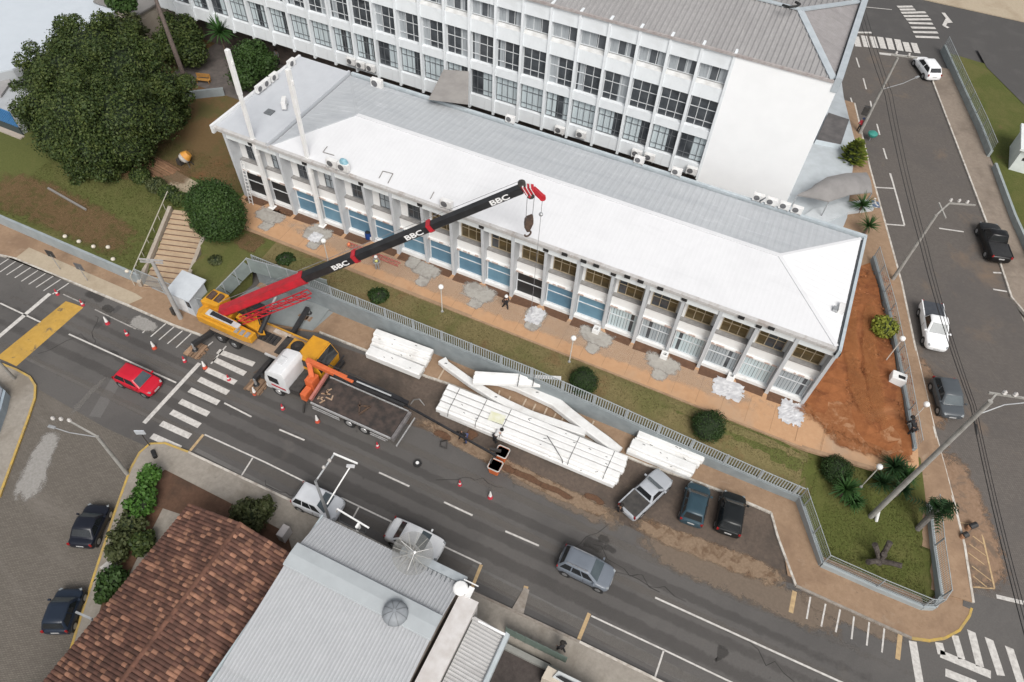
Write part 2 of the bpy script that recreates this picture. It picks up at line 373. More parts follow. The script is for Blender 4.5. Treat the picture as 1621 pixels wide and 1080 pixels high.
for i, (x, y, a, b) in enumerate([(835, 757, 1.6, .28), (880, 778, 1.5, .25), (700, 690, .9, .3), (745, 690, .5, .5), (940, 790, 1.0, .25), (800, 742, .9, .3), (590, 545, 1.5, .5)]): mud(x, y, a, b, i)
for i, (x, y, a, b) in enumerate([(940, 863, .9, .45), (955, 855, .5, .3), (965, 870, .6, .25), (1140, 1038, .3, .6), (870, 1010, .25, .25), (180, 560, .6, .2), (170, 490, .7, .4), (150, 470, 1.2, .4)]): mud(x, y, a, b, 50 + i, oil_m, .005)
# resurfaced strips across the road
def strip(a, b, wd, m, z=.0035, name='road_patch'):
    bb = B().quad_strip(P(*a, z), P(*b, z), wd); o = bb.build(name, m, flip=False); o['kind'] = 'structure'; return o
pale_patch = mk_layers('asphalt_pale', ((.12, .115, .11), (.15, .143, .137), 6), [(.8, .5, .7, (.1, .096, .092), .6)])
wear = mk_fade('tyre_wear', (.062, .057, .054), (.075, .07, .066), 3, None, .22); wear2 = mk_fade('dust_wear', (.16, .145, .13), (.19, .17, .15), 4, None, .3)
for yy, ww, mm in ((16.9, 1.0, wear), (18.4, .9, wear), (20.2, .8, wear), (21.6, .7, wear2), (15.3, .8, wear2), (19.3, .6, wear2)):
    fade_strip('tyre_wear', [(-60 + 3 * math.sin(yy), yy), (-25, yy + .1), (4, yy - .1), (24, yy)], (ww, ww * 1.2), mm, .002 + yy * 1e-4, step=1.5)
crk = B(); rnd = random.Random(17)
for (px, py, n_, dx, dy) in ((940, 862, 9, .8, -.1), (905, 870, 7, .5, .35), (150, 500, 8, .55, -.3), (960, 900, 8, .9, .1), (690, 760, 9, .8, .05), (1150, 1000, 8, .9, -.15), (60, 560, 7, .6, .4), (420, 760, 7, .8, .1)):
    p = P(px, py, .0065)
    for k in range(n_): q = p + Vector((dx * rnd.uniform(.3, 1), dy + rnd.gauss(0, .25), 0)); crk.quad_strip(p, q, rnd.uniform(.03, .06)); p = q + Vector((0, 0, 1e-5))
o = crk.build('asphalt_crack', mk('crack', (.03, .028, .026), None, 5, .9), flip=False); o['kind'] = 'structure'
strip((39, 566), (262, 672), .22, pale_patch); strip((310, 712), (570, 845), .3, pale_patch)
strip((745, 900), (1130, 1095), .7, pale_patch); strip((735, 918), (1110, 1110), .5, asphalt_patch, .003); strip((190, 485), (150, 520), .5, asphalt_patch); strip((150, 660), (185, 600), .9, pale_patch, .003)
# sidewalks as raised slabs with kerbs
def slab(name, pts, m, z=.13, mk_kerb=None, zf=None):
    return drape(name, pts, m, z, zf=zf or flat0, skirt=.2)
def kerb(lst, m, wd=.16, h=.15, off=0, zf=None, name='kerb', pts=None):
    b = B(); pts = pts or (fl(lst) if zf is None else pp(lst))
    L = []; 
    for i, p in enumerate(pts):
        a = pts[max(0, i - 1)]; c = pts[min(len(pts) - 1, i + 1)]; d = Vector((c.x - a.x, c.y - a.y, 0)).normalized(); nn = Vector((-d.y, d.x, 0)) * wd / 2
        z = (zf(p.x, p.y) if zf else 0); L.append([(p.x - nn.x, p.y - nn.y, z - .1), (p.x - nn.x, p.y - nn.y, z + h), (p.x + nn.x, p.y + nn.y, z + h), (p.x + nn.x, p.y + nn.y, z - .1)])
    b.loft(L); o = b.build(name, m); o['kind'] = 'structure'; return o
NK = [(-60, 382), (0, 405), (23, 410), (202, 484), (275, 516), (322, 533)]
NK2 = [(345, 540), (372, 512), (506, 527), (582, 557), (675, 597), (711, 609), (925, 695), (1023, 737), (1093, 760), (1140, 778), (1220, 813)]
NK3 = [(1220, 813), (1230, 850), (1259, 928), (1340, 965), (1442, 1011), (1470, 1015), (1495, 1011), (1517, 999), (1533, 976), (1539, 955)]
slab('north_sidewalk', fl([(-60, 382), (0, 405), (23, 410), (202, 484), (275, 516), (322, 533)]) + [Vector((-36.6, 25.6, 0)), Vector((-37.2, 25.6, 0)), Vector((-75, 25.6, 0)), Vector((-75, 23, 0))], pave_dirty)
drape('sidewalk_slab', fl([(24, 409), (46, 392), (215, 465), (226, 472), (201, 483), (120, 450)], .13), pave_tan, .139, zf=flat0)
slab('north_sidewalk', fl(NK2[1:]) + [Vector((10, 30.5, 0)), Vector((-36.2, 30.5, 0)), Vector((-36.2, 24, 0))], pave_dirty)
RS = [(1539, 955), (1525, 865), (1509, 800), (1478, 683), (1446, 545), (1426, 449), (1377, 270), (1352, 165)]
RSp = pp(RS)
drape('sidewalk_slab', [(8, 28.75), (8, 30.6), (13.6, 30.6), (13.6, 24.4), (11.5, 24.4), (10, 28.4)], pave_dirty, .124, zf=flat0)
slab('corner_sidewalk', fl(NK3) + [Vector((22.5, 29.5, 0)), Vector((20, 30.5, 0)), Vector((10, 30.5, 0)), Vector((9.5, 30, 0))], pave_dirty, .136)
drape('right_sidewalk', [Vector((p.x, p.y, 0)) for p in RSp] + [Vector((2, RSp[-1].y, 0)), Vector((6, 56, 0)), Vector((13.5, 45, 0)), Vector((19, 27.5, 0))], pave_dirty, .14, step=3, skirt=.3, zf=lambda x, y: rstreet(y))
kerb(NK, kerb_white); kerb(NK2[2:], kerb_white); kerb(NK3[:3], kerb_white); kerb(NK3[2:5], kerb_grey); kerb(NK3[4:], kerb_yellow)
kerb(RS, kerb_white, pts=RSp, zf=lambda x, y: rstreet(y))
# right street (climbs away from the corner)
RK = [(1476, 132), (1533, 280), (1561, 354), (1600, 472)]; RKp = pp(RK)
left = [Vector((p.x - .3, p.y, 0)) for p in RSp if p.y > 29]; lx = left[-1]
RSTR = [Vector((22.9, 28.6, 0))] + left + [Vector((3.0, 84, 0)), Vector((3.5, 93, 0)), Vector((14.4, 93, 0))] + [Vector((p.x + .2, p.y, 0)) for p in RKp] + [Vector((31.5, 36, 0)), Vector((32.5, 30.4, 0))]
drape('right_street', RSTR, cobble_right, .006, step=3, zf=lambda x, y: rstreet(y))
drape('right_street_mouth', [(22.6, 26), (33, 26), (33.2, 30.9), (22.6, 28.9)], asphalt, .003, step=1.5, zf=lambda x, y: rstreet(y))
drape('street_base', [(13, 29.5), (70, 29.5), (70, 100), (13, 100)], pave_conc, -.25, step=4, zf=lambda x, y: rstreet(y))
drape('street_base', [(-8, 66), (7, 66), (7, 96), (-8, 96)], cobble_right, -.02, step=4, zf=lambda x, y: rstreet(y))
drape('far_street', [(-30, 86), (70, 86), (70, 112), (-30, 112)], asphalt_patch, -.03, step=6, zf=lambda x, y: rstreet(y))
far_y = at(1500, 9).y
drape('far_sidewalk', [(-30, far_y), (10.8, far_y), (70, far_y + 2), (70, 140), (-30, 140)], pave_tan, .1, zf=lambda x, y: rstreet(y), skirt=.3)
drape('far_sidewalk', [(15, 92.3)] + [(14.3, 92), (13.7, 90)] + [(p.x, p.y) for p in RKp] + [(27.6, 52), (32.5, 36), (70, 36), (70, 95), (25, 93.2)], mk_layers('paving_worn', ((.21, .17, .135), (.27, .225, .185), 3), [(.25, .5, .65, (.16, .13, .105), .8), (.6, .6, .7, (.3, .25, .2), .5)]), .12, step=4, skirt=.3, zf=lambda x, y: rstreet(y))
kerb(None, kerb_white, pts=[Vector((14, 91, 0))] + list(RKp) + [Vector((27.4, 52, 0)), Vector((32.2, 36, 0))], zf=lambda x, y: rstreet(y))
fade_strip('washed_soil', [(p.x, p.y) for p in pp([(1486, 700), (1520, 780), (1545, 860), (1565, 950)])], (3.0, 4.6), mk_fade('washed_soil', (.2, .13, .085), (.26, .175, .12), 5, (.14, .105, .08)), .03, zf=lambda x, y: rstreet(y))
fade_strip('washed_soil', [(p.x, p.y) for p in pp([(1452, 560), (1462, 620), (1480, 690)])], (2.2, 3.0), MATS['washed_soil'], .03, zf=lambda x, y: rstreet(y))
# the school ground inside the walls
drape('lawn', [(-75, 25.4), (-37.2, 25.4), (-36.6, 30.4), (10.9, 30.4), (10.9, 33.6), (8.5, 37.5), (8.5, 49.5), (-75, 62)], grass_green, 0, step=.7)
drape('lawn_strip', [(-36.3, 30.45), (11.2, 30.45), (10.6, 33.5), (-36.3, 33.6)], grass_dry, .02, step=1.2)
drape('corner_lawn', [(10.8, 30.4), (13.6, 26.5), (20.3, 26.6), (20.9, 27.6), (18.2, 36.6), (16, 37.5), (10.4, 33.5)], grass_lush, .03, step=1.2)
drape('soil_ground', [(-75, 60), (-75, 40), (-60, 33), (-52, 36.8), (-47, 36.8), (-43, 37), (-43, 62)], mk_layers('trodden_soil', ((.11, .075, .032), (.15, .095, .045), 4), [(.25, .5, .65, (.16, .075, .034), .65), (.3, .48, .62, (.09, .085, .03), .8)], .95), .025, step=2)
fade_strip('bare_ground', [(-66, 28), (-58, 28.2), (-52, 27.9), (-46.5, 27.2)], (6, 4.5), mk_fade('bare_soil', (.14, .085, .045), (.19, .115, .065), 6, (.105, .085, .035), .62), .058, zf=T, rows=15)
fade_strip('bare_ground', [(-56, 34), (-52, 36), (-48, 36.5)], (4, 4), MATS['bare_soil'], .068, zf=T, rows=11)
fade_strip('bare_ground', [(-38.5, 31), (-38, 33.5)], (3, 3), MATS['bare_soil'], .068, zf=T, rows=11)
drape('dirt_yard', pp([(1376, 418), (1398, 500), (1420, 600), (1442, 722), (1400, 738), (1340, 712), (1285, 662)], .0) + [Vector((8.6, 37.6, 0)), Vector((8.8, 52, 0))], soil_red, .2, step=.8, zf=lambda x, y: T(x, y) + .18 * math.sin(x * 1.7 + y) * math.sin(y * 1.3) + random.uniform(-.05, .05))
trk = mk_fade('soil_track', (.29, .115, .042), (.34, .15, .06), 2, None, .4)
for i, o_ in enumerate((0, 1.5)):
    fade_strip('soil_track', [(10.9 + o_, 51), (11.2 + o_, 47), (11.9 + o_, 43), (13.4 + o_ * .8, 39), (15.0 + o_ * .6, 36.8)], (1.3, 1.7), trk, .42 + .01 * i, zf=T)
WKF = [Vector((-42.6, 33.4, 0)), Vector((10.4, 33.4, 0)), Vector((15.2, 34.2, 0)), Vector((18.2, 35.8, 0)), Vector((17.6, 38.6, 0)), Vector((13, 38.6, 0)), Vector((9.4, 37.9, 0)), Vector((-42.6, 37.9, 0))]
zwalk = lambda x, y: (ZB if x < 9 else mix(ZB, max(rstreet(y), 1.6) + .2, ss(9, 16, x)))
drape('walkway', WKF, walk_orange, .1, step=2.5, zf=zwalk, skirt=.35)
drape('path', pp([(262, 262), (330, 300), (345, 288), (400, 345), (330, 345), (300, 320), (255, 285)]), pave_tan, .05, step=1)
fade_strip('dirt_spread', [(8.5, 38.2), (11.0, 37.4), (13.5, 37.2), (16, 37.2), (18.0, 37.6)], (4.2, 3.8), mk_fade('dirt_spread', (.20, .075, .028), (.29, .125, .055), 3, (.36, .2, .11)), .2, zf=zwalk, rows=13)
fade_strip('dirt_spread', [(11, 35.6), (14, 36.0), (18.0, 36.6)], (2.6, 2.8), MATS['dirt_spread'], .18, zf=zwalk, rows=11)
kerb(None, mk('walk_edge', (.36, .24, .15), (.28, .18, .11), 2, .85), pts=WKF[:3], zf=lambda x, y: zwalk(x, y) - .02, wd=.3, h=.14)
# trench of bare soil along the facade
for i in range(19):
    x0 = -42.3 + 2.713 * i
    drape('soil_trench', [(x0 + .15 + .5 * (i % 2), 36.35 + .1 * math.sin(i * 3)), (x0 + 2.5 - .4 * ((i + 1) % 2), 36.4), (x0 + 2.6, 37.3), (x0 + .1, 37.3)], soil_brown, .112, zf=lambda x, y: ZB)
jb = B()
for i in range(28): jb.box(-40 + 1.9 * i, 33.6, ZB + .1, -39.97 + 1.9 * i, 36.2, ZB + .104)
o = jb.build('paving_joint', mk('joint_dark', (.33, .19, .10), None, 3, .9)); o['kind'] = 'structure'
# concrete footings and plastic sheets at the columns
foot_conc = mk_layers('footing_concrete', ((.34, .32, .29), (.42, .40, .365), 3), [(.9, .5, .65, (.29, .27, .24), .6)], .9)
sheet_white = mk('plastic_sheet', (.66, .66, .67), (.44, .44, .46), 2.5, .4, bmp=.8, detail=9)
foot_f = mk_fade('footing_cement', (.34, .32, .29), (.43, .41, .375), 4, (.29, .27, .245), .95)
fade_strip('cement_dust', [(-40, 35.6), (-20, 35.4), (0, 35.7), (9, 35.6)], (2.6, 2.8), mk_fade('cement_dust', (.40, .34, .27), (.46, .40, .33), 2, None, .35), .1045, zf=lambda x, y: ZB, rows=11, step=1)
def blob(c, sx, sy, seed, k=18):
    rnd = random.Random(seed); return [(c[0] + math.cos(6.283 * i / k) * sx * rnd.uniform(.86, 1.12), c[1] + math.sin(6.283 * i / k) * sy * rnd.uniform(.86, 1.12)) for i in range(k)]
for i, (px, py, sx, sy) in enumerate([(428, 343, 1.1, .75), (503, 372, 1.0, .9), (675, 430, 1.0, .7), (758, 465, 1.2, .8), (658, 402, .8, .5), (943, 535, 1.2, .7), (1048, 577, 1.15, .7), (848, 500, .7, .6)]):
    c = at(px, py); fade_strip('concrete_footing', [(c.x - sx * 1.45, c.y + .1), (c.x, c.y), (c.x + sx * 1.45, c.y - .1)], (sy * 2.9, sy * 2.9), foot_f, .112 + .003 * i, zf=lambda x, y: ZB, step=.2)
    c2 = at(px - 4, py + 14)
    fade_strip('concrete_footing', [(c2.x, c2.y - 1.0), (c2.x + .05, c2.y), (c2.x, c2.y + 1.0)], (1.5, 1.5), foot_f, .1105 + .003 * i, zf=lambda x, y: ZB, step=.2)
# ---------------------------------------------------------------- road markings
def road_lines(name, segs, m, wd=.13, z=.012, zf=None):
    root = thing(name, None, None); root['kind'] = 'structure'
    for i, s in enumerate(segs):
        a, b, w_ = (s[0][0], s[0][1], s[1] if len(s) > 1 else wd) if isinstance(s[0][0], tuple) else (s[0], s[1], s[2] if len(s) > 2 else wd)
        if zf:
            A, Bq = at(*a), at(*b); n = max(1, int((A - Bq).length / 2)); bb = B()
            for j in range(n):
                p = A.lerp(Bq, j / n); q = A.lerp(Bq, (j + 1) / n)
                bb.quad_strip((p.x, p.y, rstreet(p.y) + z), (q.x, q.y, rstreet(q.y) + z), w_)
        else: bb = B().quad_strip(P(*a, z), P(*b, z), w_)
        o = bb.build('stripe', m, root, flip=False)
    return root
road_lines('lane_line', [((355, 638), (398, 660)), ((442, 680), (482, 697)), ((600, 748), (648, 770)), ((703, 795), (748, 816)), ((800, 841), (853, 864)), ((1037, 946), (1345, 1086)), ((109, 529), (279, 606)), ((0, 480), (64, 510)), ((-60, 455), (-5, 478))], paint_white)
road_lines('lane_line', [((100, 466), (135, 482)), ((150, 490), (215, 521)), ((1098, 590 + 0), (1099, 590))][:2], paint_worn, .1)
road_lines('stop_line', [((316, 575), (228, 670), .34), ((-4, 535), (79, 465), .36), ((358, 548), (334, 576), .12)], paint_white)
road_lines('parking_line', [((324, 688), (420, 732)), ((420, 732), (483, 763)), ((540, 788), (607, 820)), ((607, 820), (762, 893)), ((400, 725), (381, 755)), ((568, 803), (558, 821)), ((620, 826), (610, 846)), ((936, 975), (1051, 1029)), ((1051, 1029), (1170, 1086)), ((1051, 1029), (1037, 1072))], paint_white, .11)
road_lines('yellow_bay_line', [((322, 688), (299, 716), .2), ((762, 894), (745, 936), .22), ((933, 971), (916, 1013), .24), ((1258, 936), (1252, 970), .3), ((1425, 1005), (1421, 1044), .3)], paint_cream)
road_lines('yellow_bay_line', [((833, 928), (824, 968), .3)], paint_cream)
b = B(); q = fl([(830, 930), (838, 934), (828, 975), (809, 967)], .02); b.add(q + [v + Vector((0, 0, .1)) if i > 1 else v + Vector((0, 0, .01)) for i, v in enumerate(q)], [(4, 5, 6, 7), (0, 1, 5, 4), (1, 2, 6, 5), (2, 3, 7, 6), (3, 0, 4, 7)])
o = b.build('kerb_ramp', kerb_grey); o['kind'] = 'structure'
road_lines('hatch_line', [((1283, 945), (1277, 980)), ((1307, 956), (1300, 992)), ((1330, 965), (1323, 1001)), ((1352, 976), (1348, 1012)), ((1376, 985), (1372, 1022)), ((1400, 995), (1396, 1033))], paint_white, .11)
road_lines('hatch_line', [((a / 3.857, 270 + b_ / 3.857), (c / 3.857, 270 + d / 3.857)) for a, b_, c, d in [(-40, 600, 60, 535), (0, 620, 95, 555), (40, 638, 145, 570), (90, 655, 188, 592), (130, 677, 232, 610), (175, 695, 278, 628), (220, 714, 325, 645), (265, 735, 370, 665), (320, 755, 420, 688), (870, 992, 925, 935), (920, 1015, 1012, 935), (970, 1035, 1062, 955), (1022, 1058, 1115, 978), (1075, 1082, 1168, 995), (1130, 1105, 1225, 1020), (1210, 1120, 1300, 1045)]], paint_white, .1)
# zebra crossings: every bar a piece
x0 = P(335, 590).x
zb = [((345, 556), (402, 577)), ((339, 569), (388, 592)), ((327, 585), (373, 606)), ((315, 600), (361, 622)), ((300, 617), (346, 638)), ((285, 635), (330, 656)), ((271, 652), (316, 674)), ((255, 670), (301, 691)), ((240, 690), (285, 710))]
road_lines('zebra_crossing', [(a, c, .48) for a, c in zb for a, c in [(a, c)]] if 0 else [(s, .47) for s in zb], paint_white)
y0, y1 = [P(*zb[0][0]).y, P(*zb[-1][0]).y]
Z8 = lambda a, b_: (1201 + a / 3.857, 800 + b_ / 3.857)
road_lines('zebra_crossing', [((Z8(940, 830), Z8(985, 1095)), .5), ((Z8(1100, 838), Z8(1118, 912)), .5), ((Z8(1108, 905), Z8(1418, 1035)), .5), ((Z8(1198, 795), Z8(1240, 940)), .45), ((Z8(1290, 735), Z8(1352, 985)), .5), ((Z8(1380, 735), Z8(1480, 1040)), .5), ((Z8(1505, 790), Z8(1600, 1085)), .5), ((Z8(1140, 1020), Z8(1330, 1095)), .5)], paint_white)
road_lines('zebra_crossing', [((Z8(1465, 690), Z8(1500, 850)), .3)], paint_worn)
road_lines('stop_line', [((1576, 941), (1640, 956), .6)], paint_white, zf=1)
Z7 = lambda a, b_: (1380 + a / 5.398, 760 + b_ / 5.4)
road_lines('yellow_hatch', [(Z7(940, 470), Z7(1045, 930)), (Z7(860, 915), Z7(1045, 930)), (Z7(860, 478), Z7(960, 552)), (Z7(830, 548), Z7(972, 648)), (Z7(822, 622), Z7(960, 722)), (Z7(852, 735), Z7(1022, 862)), (Z7(865, 822), Z7(980, 915)), (Z7(745, 362), Z7(850, 380))], paint_cream, .12, .03, zf=1)
Z4 = lambda a, b_: (1201 + a / 3.857, b_ / 3.857)
road_lines('lane_line', [(Z4(595, 355), Z4(613, 415)), (Z4(638, 480), Z4(656, 548)), (Z4(680, 620), Z4(690, 665)), (Z4(720, 760), Z4(738, 825)), (Z4(760, 908), Z4(780, 975)), (Z4(800, 1060), Z4(818, 1120)), (Z4(560, 600), Z4(595, 710))], paint_white, .16, .03, zf=1)
road_lines('zebra_crossing', [((Z4(a, b_), Z4(c, d)), .75) for a, b_, c, d in [(592, 225, 608, 287), (640, 222, 660, 290), (690, 225, 712, 295), (740, 228, 762, 300), (792, 235, 812, 306), (845, 243, 864, 313), (895, 260, 915, 320), (945, 265, 968, 328)]], paint_white, .5, .03, zf=1)
road_lines('zebra_crossing', [((Z4(a, b_), Z4(c, d)), .5) for a, b_, c, d in [(845, 45, 940, 42), (860, 62, 955, 60), (870, 81, 1018, 79), (885, 101, 1034, 101), (900, 121, 1050, 121), (915, 144, 1062, 147), (930, 171, 1077, 175), (942, 198, 1092, 202), (955, 228, 1100, 232)]], paint_white, .5, .03, zf=1)
road_lines('stop_line', [((Z4(735, 330), Z4(975, 355)), .5), ((Z4(600, 200), Z4(690, 202)), .4), ((Z4(650, 45), Z4(812, 62)), .15)], paint_white, .4, .03, zf=1)
road_lines('turn_arrow', [(Z4(1125, 80), Z4(1170, 138)), (Z4(1178, 136), Z4(1135, 140)), (Z4(1150, 120), Z4(1130, 160)), (Z4(1130, 158), Z4(1158, 172))], paint_white, .45, .03, zf=1)
W8 = lambda a, b_: (1201 + a / 3.857, 270 + b_ / 3.857)
road_lines('parking_line', [(W8(712, 105), W8(822, 112)), (W8(803, 20), W8(845, 170)), (W8(845, 170), W8(888, 338)), (W8(762, 330), W8(888, 340)), (W8(1100, 355), W8(1250, 377)), (W8(1430, 728), W8(1515, 742)), (W8(1430, 625), W8(1500, 628))], paint_white, .16, .03, zf=1)
# speed hump, painted yellow
hp = fl([(104, 477), (132, 487), (26, 580), (-6, 566)]); b = B(); n = 10; rows = []
for i in range(n + 1):
    t = i / n; a = hp[0].lerp(hp[1], t); c = hp[3].lerp(hp[2], t); z = .006 + .07 * math.sin(math.pi * t); rows.append([(a.x, a.y, z), (c.x, c.y, z)])
for i in range(n): b.add([rows[i][0], rows[i + 1][0], rows[i + 1][1], rows[i][1]], [(0, 1, 2, 3)])
o = b.build('speed_hump', mk_layers('hump_paint', ((.42, .25, .05), (.5, .31, .075), 3), [(1.2, .58, .66, (.09, .085, .08), .85), (.5, .5, .7, (.3, .19, .06), .6)]), smooth=True); o['kind'] = 'structure'
# wheelchair bay sign painted on the kerbside
b = B().poly([v + Vector((0, 0, .17)) for v in pp([W8(680, 172), W8(732, 178), W8(736, 236), W8(690, 234)])]); o = b.build('painted_panel', mk('panel_blue', (.10, .14, .22), None, 3)); o['kind'] = 'structure'
c = [at(*W8(x, y)) for x, y in ((705, 188), (710, 212), (725, 226), (690, 222), (703, 224))]
b = B()
for i, j in ((0, 1), (1, 2)): b.beam(c[i] + Vector((0, 0, .176)), c[j] + Vector((0, 0, .176)), .16, .004)
for k in range(10):
    t0, t1 = R(100 + 22 * k), R(100 + 22 * (k + 1)); m_ = c[1] + Vector((-.05, -.28, .177)); b.beam(m_ + Vector((math.cos(t0) * .33, math.sin(t0) * .33, 0)), m_ + Vector((math.cos(t1) * .33, math.sin(t1) * .33, 0)), .1, .004)
b.box(c[0].x - .1, c[0].y + .1, c[0].z + .172, c[0].x + .1, c[0].y + .3, c[0].z + .178)
o = b.build('wheelchair_symbol', paint_white); o['kind'] = 'structure'
# south block: pavement, yards
SK = [(207, 745), (222, 718), (238, 704), (262, 703), (299, 717), (381, 756), (470, 798), (560, 841), (735, 932), (800, 962), (917, 1017), (1044, 1079), (1120, 1115)]
SB = fl(SK) + [Vector((14, 4, 0)), Vector((14, -14, 0)), Vector((-34.5, -14, 0))] + fl([(95, 1090), (130, 975), (182, 815)])
slab('south_sidewalk', SB, pave_conc)
kerb([(95, 1090), (130, 975), (182, 815), (207, 745), (222, 718), (238, 704), (262, 703), (299, 717)], kerb_yellow); kerb(SK[4:9], kerb_white); kerb(SK[8:11], kerb_grey); kerb(SK[10:], kerb_white)
drape('yard', fl([(245, 760), (262, 745), (360, 795), (455, 845), (465, 880), (400, 860), (330, 830), (240, 800)]) + [], mk_layers('yard_soil', ((.09, .05, .033), (.13, .075, .05), 4), [(.6, .5, .65, (.06, .04, .028), .7)], .95), .15, zf=flat0)
drape('yard', fl([(780, 1010), (870, 1050), (900, 1090), (900, 1200), (700, 1200)]), mk_layers('yard_dark', ((.055, .045, .042), (.085, .072, .066), 4), [(.6, .5, .65, (.04, .034, .032), .7)], .95), .15, zf=flat0)
drape('yard', fl([(225, 770), (262, 800), (160, 1000), (110, 1080), (60, 1080), (140, 960), (165, 900), (195, 800)][:3] + [(165, 1000), (150, 1000), (182, 890)]), soil_brown, .145, zf=flat0)
# island pavement in the left corner
SW = [(-60, 548), (0, 576), (28, 587), (48, 598), (57, 612), (56, 632), (45, 665), (0, 788), (-60, 925)]
slab('corner_sidewalk', fl(SW) + [Vector((-85, 5, 0)), Vector((-85, 19, 0))], pave_conc); kerb(SW[1:8], kerb_yellow)
# ---------------------------------------------------------------- the long two-storey building
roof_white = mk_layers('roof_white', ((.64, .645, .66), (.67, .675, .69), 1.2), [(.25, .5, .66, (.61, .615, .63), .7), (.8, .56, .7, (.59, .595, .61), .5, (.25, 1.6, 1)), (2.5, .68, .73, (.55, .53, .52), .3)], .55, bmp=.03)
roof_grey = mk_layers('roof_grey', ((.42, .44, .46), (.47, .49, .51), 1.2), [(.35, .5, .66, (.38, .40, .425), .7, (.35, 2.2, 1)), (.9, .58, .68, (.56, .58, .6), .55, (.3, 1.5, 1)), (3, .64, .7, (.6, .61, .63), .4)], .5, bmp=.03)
roof_pale = mk_layers('roof_pale', ((.47, .49, .52), (.51, .53, .56), 1.2), [(.4, .5, .7, (.44, .46, .49), .6)], .5, bmp=.02)
stone_dirty = mk_layers('eave_concrete', ((.44, .43, .42), (.55, .54, .53), 2), [(.9, .52, .68, (.30, .25, .22), .65, (1.2, .3, 1)), (3, .6, .7, (.62, .62, .62), .5)], .85)
white_dirty = mk_layers('white_render', ((.70, .70, .69), (.77, .77, .76), 1.2), [(.7, .55, .7, (.47, .43, .40), .55), (3, .64, .72, (.5, .46, .43), .4)], .8, bmp=.05)
col_grey = mk_layers('column_paint', ((.46, .48, .50), (.53, .55, .57), 1.5), [(.6, .55, .7, (.55, .56, .57), .5)], .8, bmp=.05)
brick_line = mk('exposed_brick', (.36, .24, .20), (.55, .48, .44), 4, .9, detail=8)
blue_panel = mk('blue_panel', (.105, .215, .30), (.085, .18, .26), 1.5, .35)
blue_panel2 = mk('blue_panel_pale', (.13, .25, .335), (.11, .22, .30), 1.5, .35)
blind = mk('pale_blind', (.42, .51, .54), (.52, .60, .62), 1.2, .4, stretch=(9, 9, .4), detail=3)
blind2 = mk('pale_blind_grey', (.36, .40, .42), (.30, .34, .37), 1.2, .4, stretch=(9, 9, .4), detail=3)
glass_dark = mk('glass_dark', (.03, .034, .04), (.075, .083, .092), .8, .08, spec=.6)
glass_brown = mk('glass_brown', (.055, .04, .018), (.11, .08, .035), .8, .2, spec=.6, stretch=(1, 1, 3))
frame_tan = mk('frame_tan', (.42, .35, .24), (.36, .29, .2), 3, .6)
frame_white = mk('frame_white', (.66, .68, .69), (.56, .58, .6), 3, .5)
frame_grey = mk('frame_grey', (.10, .11, .12), (.16, .17, .18), 3, .5)
XB = [-42.3 + 2.713 * i for i in range(20)]      # column lines
fb = thing('school_building', 'long two-storey building with bright white hip roof, fins and blue lower windows', 'building', (-16, 43, ZB))
B().box(-42.55, 37.9, ZB, 9.35, 48.6, 9.2).box(-42.55, 37.2, ZB, 9.35, 37.9, ZB + .42).build('wall', white_dirty, fb)
def partset(protos, parent, n, dx):
    for p in protos:
        for k in range(1, n): inst(p, parent, (dx * k, 0, 0))
fins = B().add([(-42.3 + sx_, y_, z_) for z_, y0_ in ((ZB - .1, 36.85), (9.42, 36.56)) for sx_, y_ in ((-.13, y0_), (.13, y0_), (.13, 37.9), (-.13, 37.9))], [(0, 3, 2, 1), (4, 5, 6, 7), (0, 1, 5, 4), (1, 2, 6, 5), (2, 3, 7, 6), (3, 0, 4, 7)]).build('fin', col_grey, fb)
for k in range(2, 20, 2): inst(fins, fb, (2.713 * k, 0, 0))
fin2 = B().add([(XB[1] + sx_, y_, z_) for z_, y0_ in ((ZB + .1, 37.12), (9.41, 36.70)) for sx_, y_ in ((-.12, y0_), (.12, y0_), (.12, 37.9), (-.12, 37.9))], [(0, 3, 2, 1), (4, 5, 6, 7), (0, 1, 5, 4), (1, 2, 6, 5), (2, 3, 7, 6), (3, 0, 4, 7)]).build('fin', col_grey, fb)
for k in range(2, 20, 2): inst(fin2, fb, (2.713 * k, 0, 0))
# one bay
x0, x1 = XB[0] + .13, XB[0] + 2.713 - .13
protos = [B().box(x0, 37.45, 5.2, x1, 37.9, 6.15).build('spandrel', white_dirty, fb),
          B().box(x0, 37.25, 5.06, x1, 37.46, 5.2).build('ledge', white_dirty, fb),
          B().box(x0, 37.38, 6.151, x1, 37.9, 6.25).build('sill', mk('sill_grey', (.20, .195, .19), (.3, .29, .28), 2, .8), fb),
          B().box(x0 + .002, 36.66, 8.86, x1 - .002, 36.80, 9.42).build('fascia_slab', mk_layers('fascia_white', ((.64, .67, .68), (.70, .73, .74), 1.5), [(.8, .56, .7, (.5, .5, .49), .5)], .75), fb)]
partset(protos, fb, 19, 2.713)
bl = B(); rnd = random.Random(4)
for i in range(19):
    xa = XB[i] + .2
    while xa < XB[i] + 2.4:
        l = rnd.uniform(.15, .7); bl.box(xa, 37.2, 5.13 + rnd.uniform(-.03, .03), min(xa + l, XB[i] + 2.5), 37.27, 5.21 + rnd.uniform(0, .04)); xa += l + rnd.uniform(.1, 1.1)
bl.build('chipped_edge', brick_line, fb)
